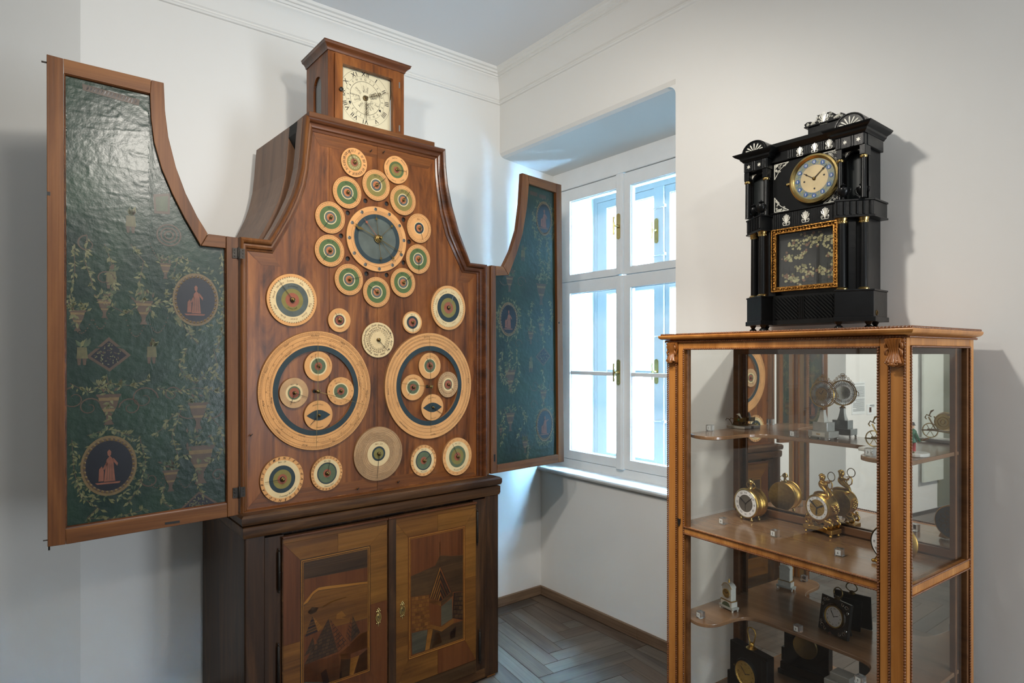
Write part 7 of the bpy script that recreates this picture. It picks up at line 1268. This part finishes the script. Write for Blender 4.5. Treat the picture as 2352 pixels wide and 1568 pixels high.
for a, L in ((146, .50), (41, .68)):
    b = MB(); aa = R(a); bar(b, dxc, dzc, dxc + dr_ * L * math.cos(aa), dzc + dr_ * L * math.sin(aa), .0030, -.124); m_ = (dxc + dr_ * L * .72 * math.cos(aa), dzc + dr_ * L * .72 * math.sin(aa)); b.prism([(m_[0] + .006 * math.cos(aa), m_[1] + .006 * math.sin(aa)), (m_[0] - .003 * math.sin(aa), m_[1] + .003 * math.cos(aa)), (m_[0] - .006 * math.cos(aa), m_[1] - .006 * math.sin(aa)), (m_[0] + .003 * math.sin(aa), m_[1] - .003 * math.cos(aa))], -.1245, -.1235, 'y'); b.build('clock_hand', M['ink'], fc)
b = MB(); b.lathe([(.006, -.1215), (.005, -.126), (.001, -.128)], (dxc, 0, dzc), 'y', 16); b.build('hub', M['oldbrass'], fc, smooth=50)
b = MB(); b.box(dxc - dr_ - .012, dxc - dr_ + .002, -.122, -.112, dzc - .003, dzc + .003); b.ball((dxc - dr_ - .012, -.117, dzc), .0055, 0, 8); b.build('bezel_catch', M['brass'], pc, smooth=50)
for sx in (-1, 1):      # lacy spandrels around the dial
    for sz in (-1, 1):
        b = MB(); cx_, cz_ = sx * .116, (zmid1 + .006 if sz < 0 else Z(1850, 357) - .004); rg2 = random.Random(3 + sx + 2 * sz)
        for i in range(16):
            t, s_ = rg2.random(), rg2.random()
            if t + s_ > 1: t, s_ = 1 - t, 1 - s_
            x, z, r = cx_ - sx * t * .050, cz_ - sz * s_ * .050, rg2.uniform(.0028, .005); b.tube([(x + r * math.cos(k * .9) * (1 - k * .08), -.1068, z + r * math.sin(k * .9) * (1 - k * .08)) for k in range(8)], .0011, 4)
        b.tube([(cx_, -.1068, cz_), (cx_ - sx * .054, -.1068, cz_)], .0016, 4); b.tube([(cx_, -.1068, cz_), (cx_, -.1068, cz_ - sz * .054)], .0016, 4); b.tube([(cx_ - sx * .054, -.1068, cz_), (cx_ - sx * .022, -.1068, cz_ - sz * .020), (cx_, -.1068, cz_ - sz * .054)], .0013, 4); b.build('spandrel_inlay', M['pearl'], pc, normals=False)
# attic block with scrolled crest
ya = -.085; ca0, ca1 = xk(1851, ya), xk(1925, ya) + .012; zA = Z(1885, 300, ya); zB_ = Z(1885, 290, ya) + .012; zT = Z(1885, 262, ya)
kb('attic', LQ, ca0 + .006, ca1 - .006, ya, -.02, zup - .002, zB_ - .004, bevel=.004); kb('attic_cap', LQ, ca0 - .004, ca1 + .004, ya - .006, -.015, zB_ - .005, zB_)
cm_ = (ca0 + ca1) / 2; hw_ = (ca1 - ca0) / 2; sil = [(cm_ + x * hw_, zB_ + z * (zT - zB_)) for x, z in ((-1.05, 0), (-1.12, .35), (-.95, .55), (-.75, .5), (-.55, .3), (-.42, .42), (-.34, .75), (-.34, .92), (-.40, 1.0), (.40, 1.0), (.34, .92), (.34, .75), (.42, .42), (.55, .3), (.75, .5), (.95, .55), (1.12, .35), (1.05, 0))]
b = MB(); b.prism(sil, ya + .002, -.03, 'y'); b.build('crest', LQ, pc, bevel=.001)
b = MB(); rg2 = random.Random(4)
for i in range(34):
    x = rg2.uniform(-1, 1); lim = .42 if abs(x) > .4 else .85; z = rg2.uniform(.08, lim); r = rg2.uniform(.0028, .0048); X_, Z_ = cm_ + x * hw_, zB_ + z * (zT - zB_); b.tube([(X_ + r * math.cos(k * .9) * (1 - k * .08), ya + .0012, Z_ + r * math.sin(k * .9) * (1 - k * .08)) for k in range(8)], .0011, 4)
b.build('crest_inlay', M['pearl'], pc, normals=False); palm(cm_, zB_ + (zT - zB_) * .48, .034, .046, ya + .0008)
b = MB(); x, z = xk(2006, -.09), Z(2006, 718, -.09); b.tube([(hb + .0005, -.085 + .006 * math.cos(i * PI / 6), z + .008 * math.sin(i * PI / 6)) for i in range(12)], .0016, 5, closed=True); b.build('key_hole_ring', M['oldbrass'], pc, smooth=60)
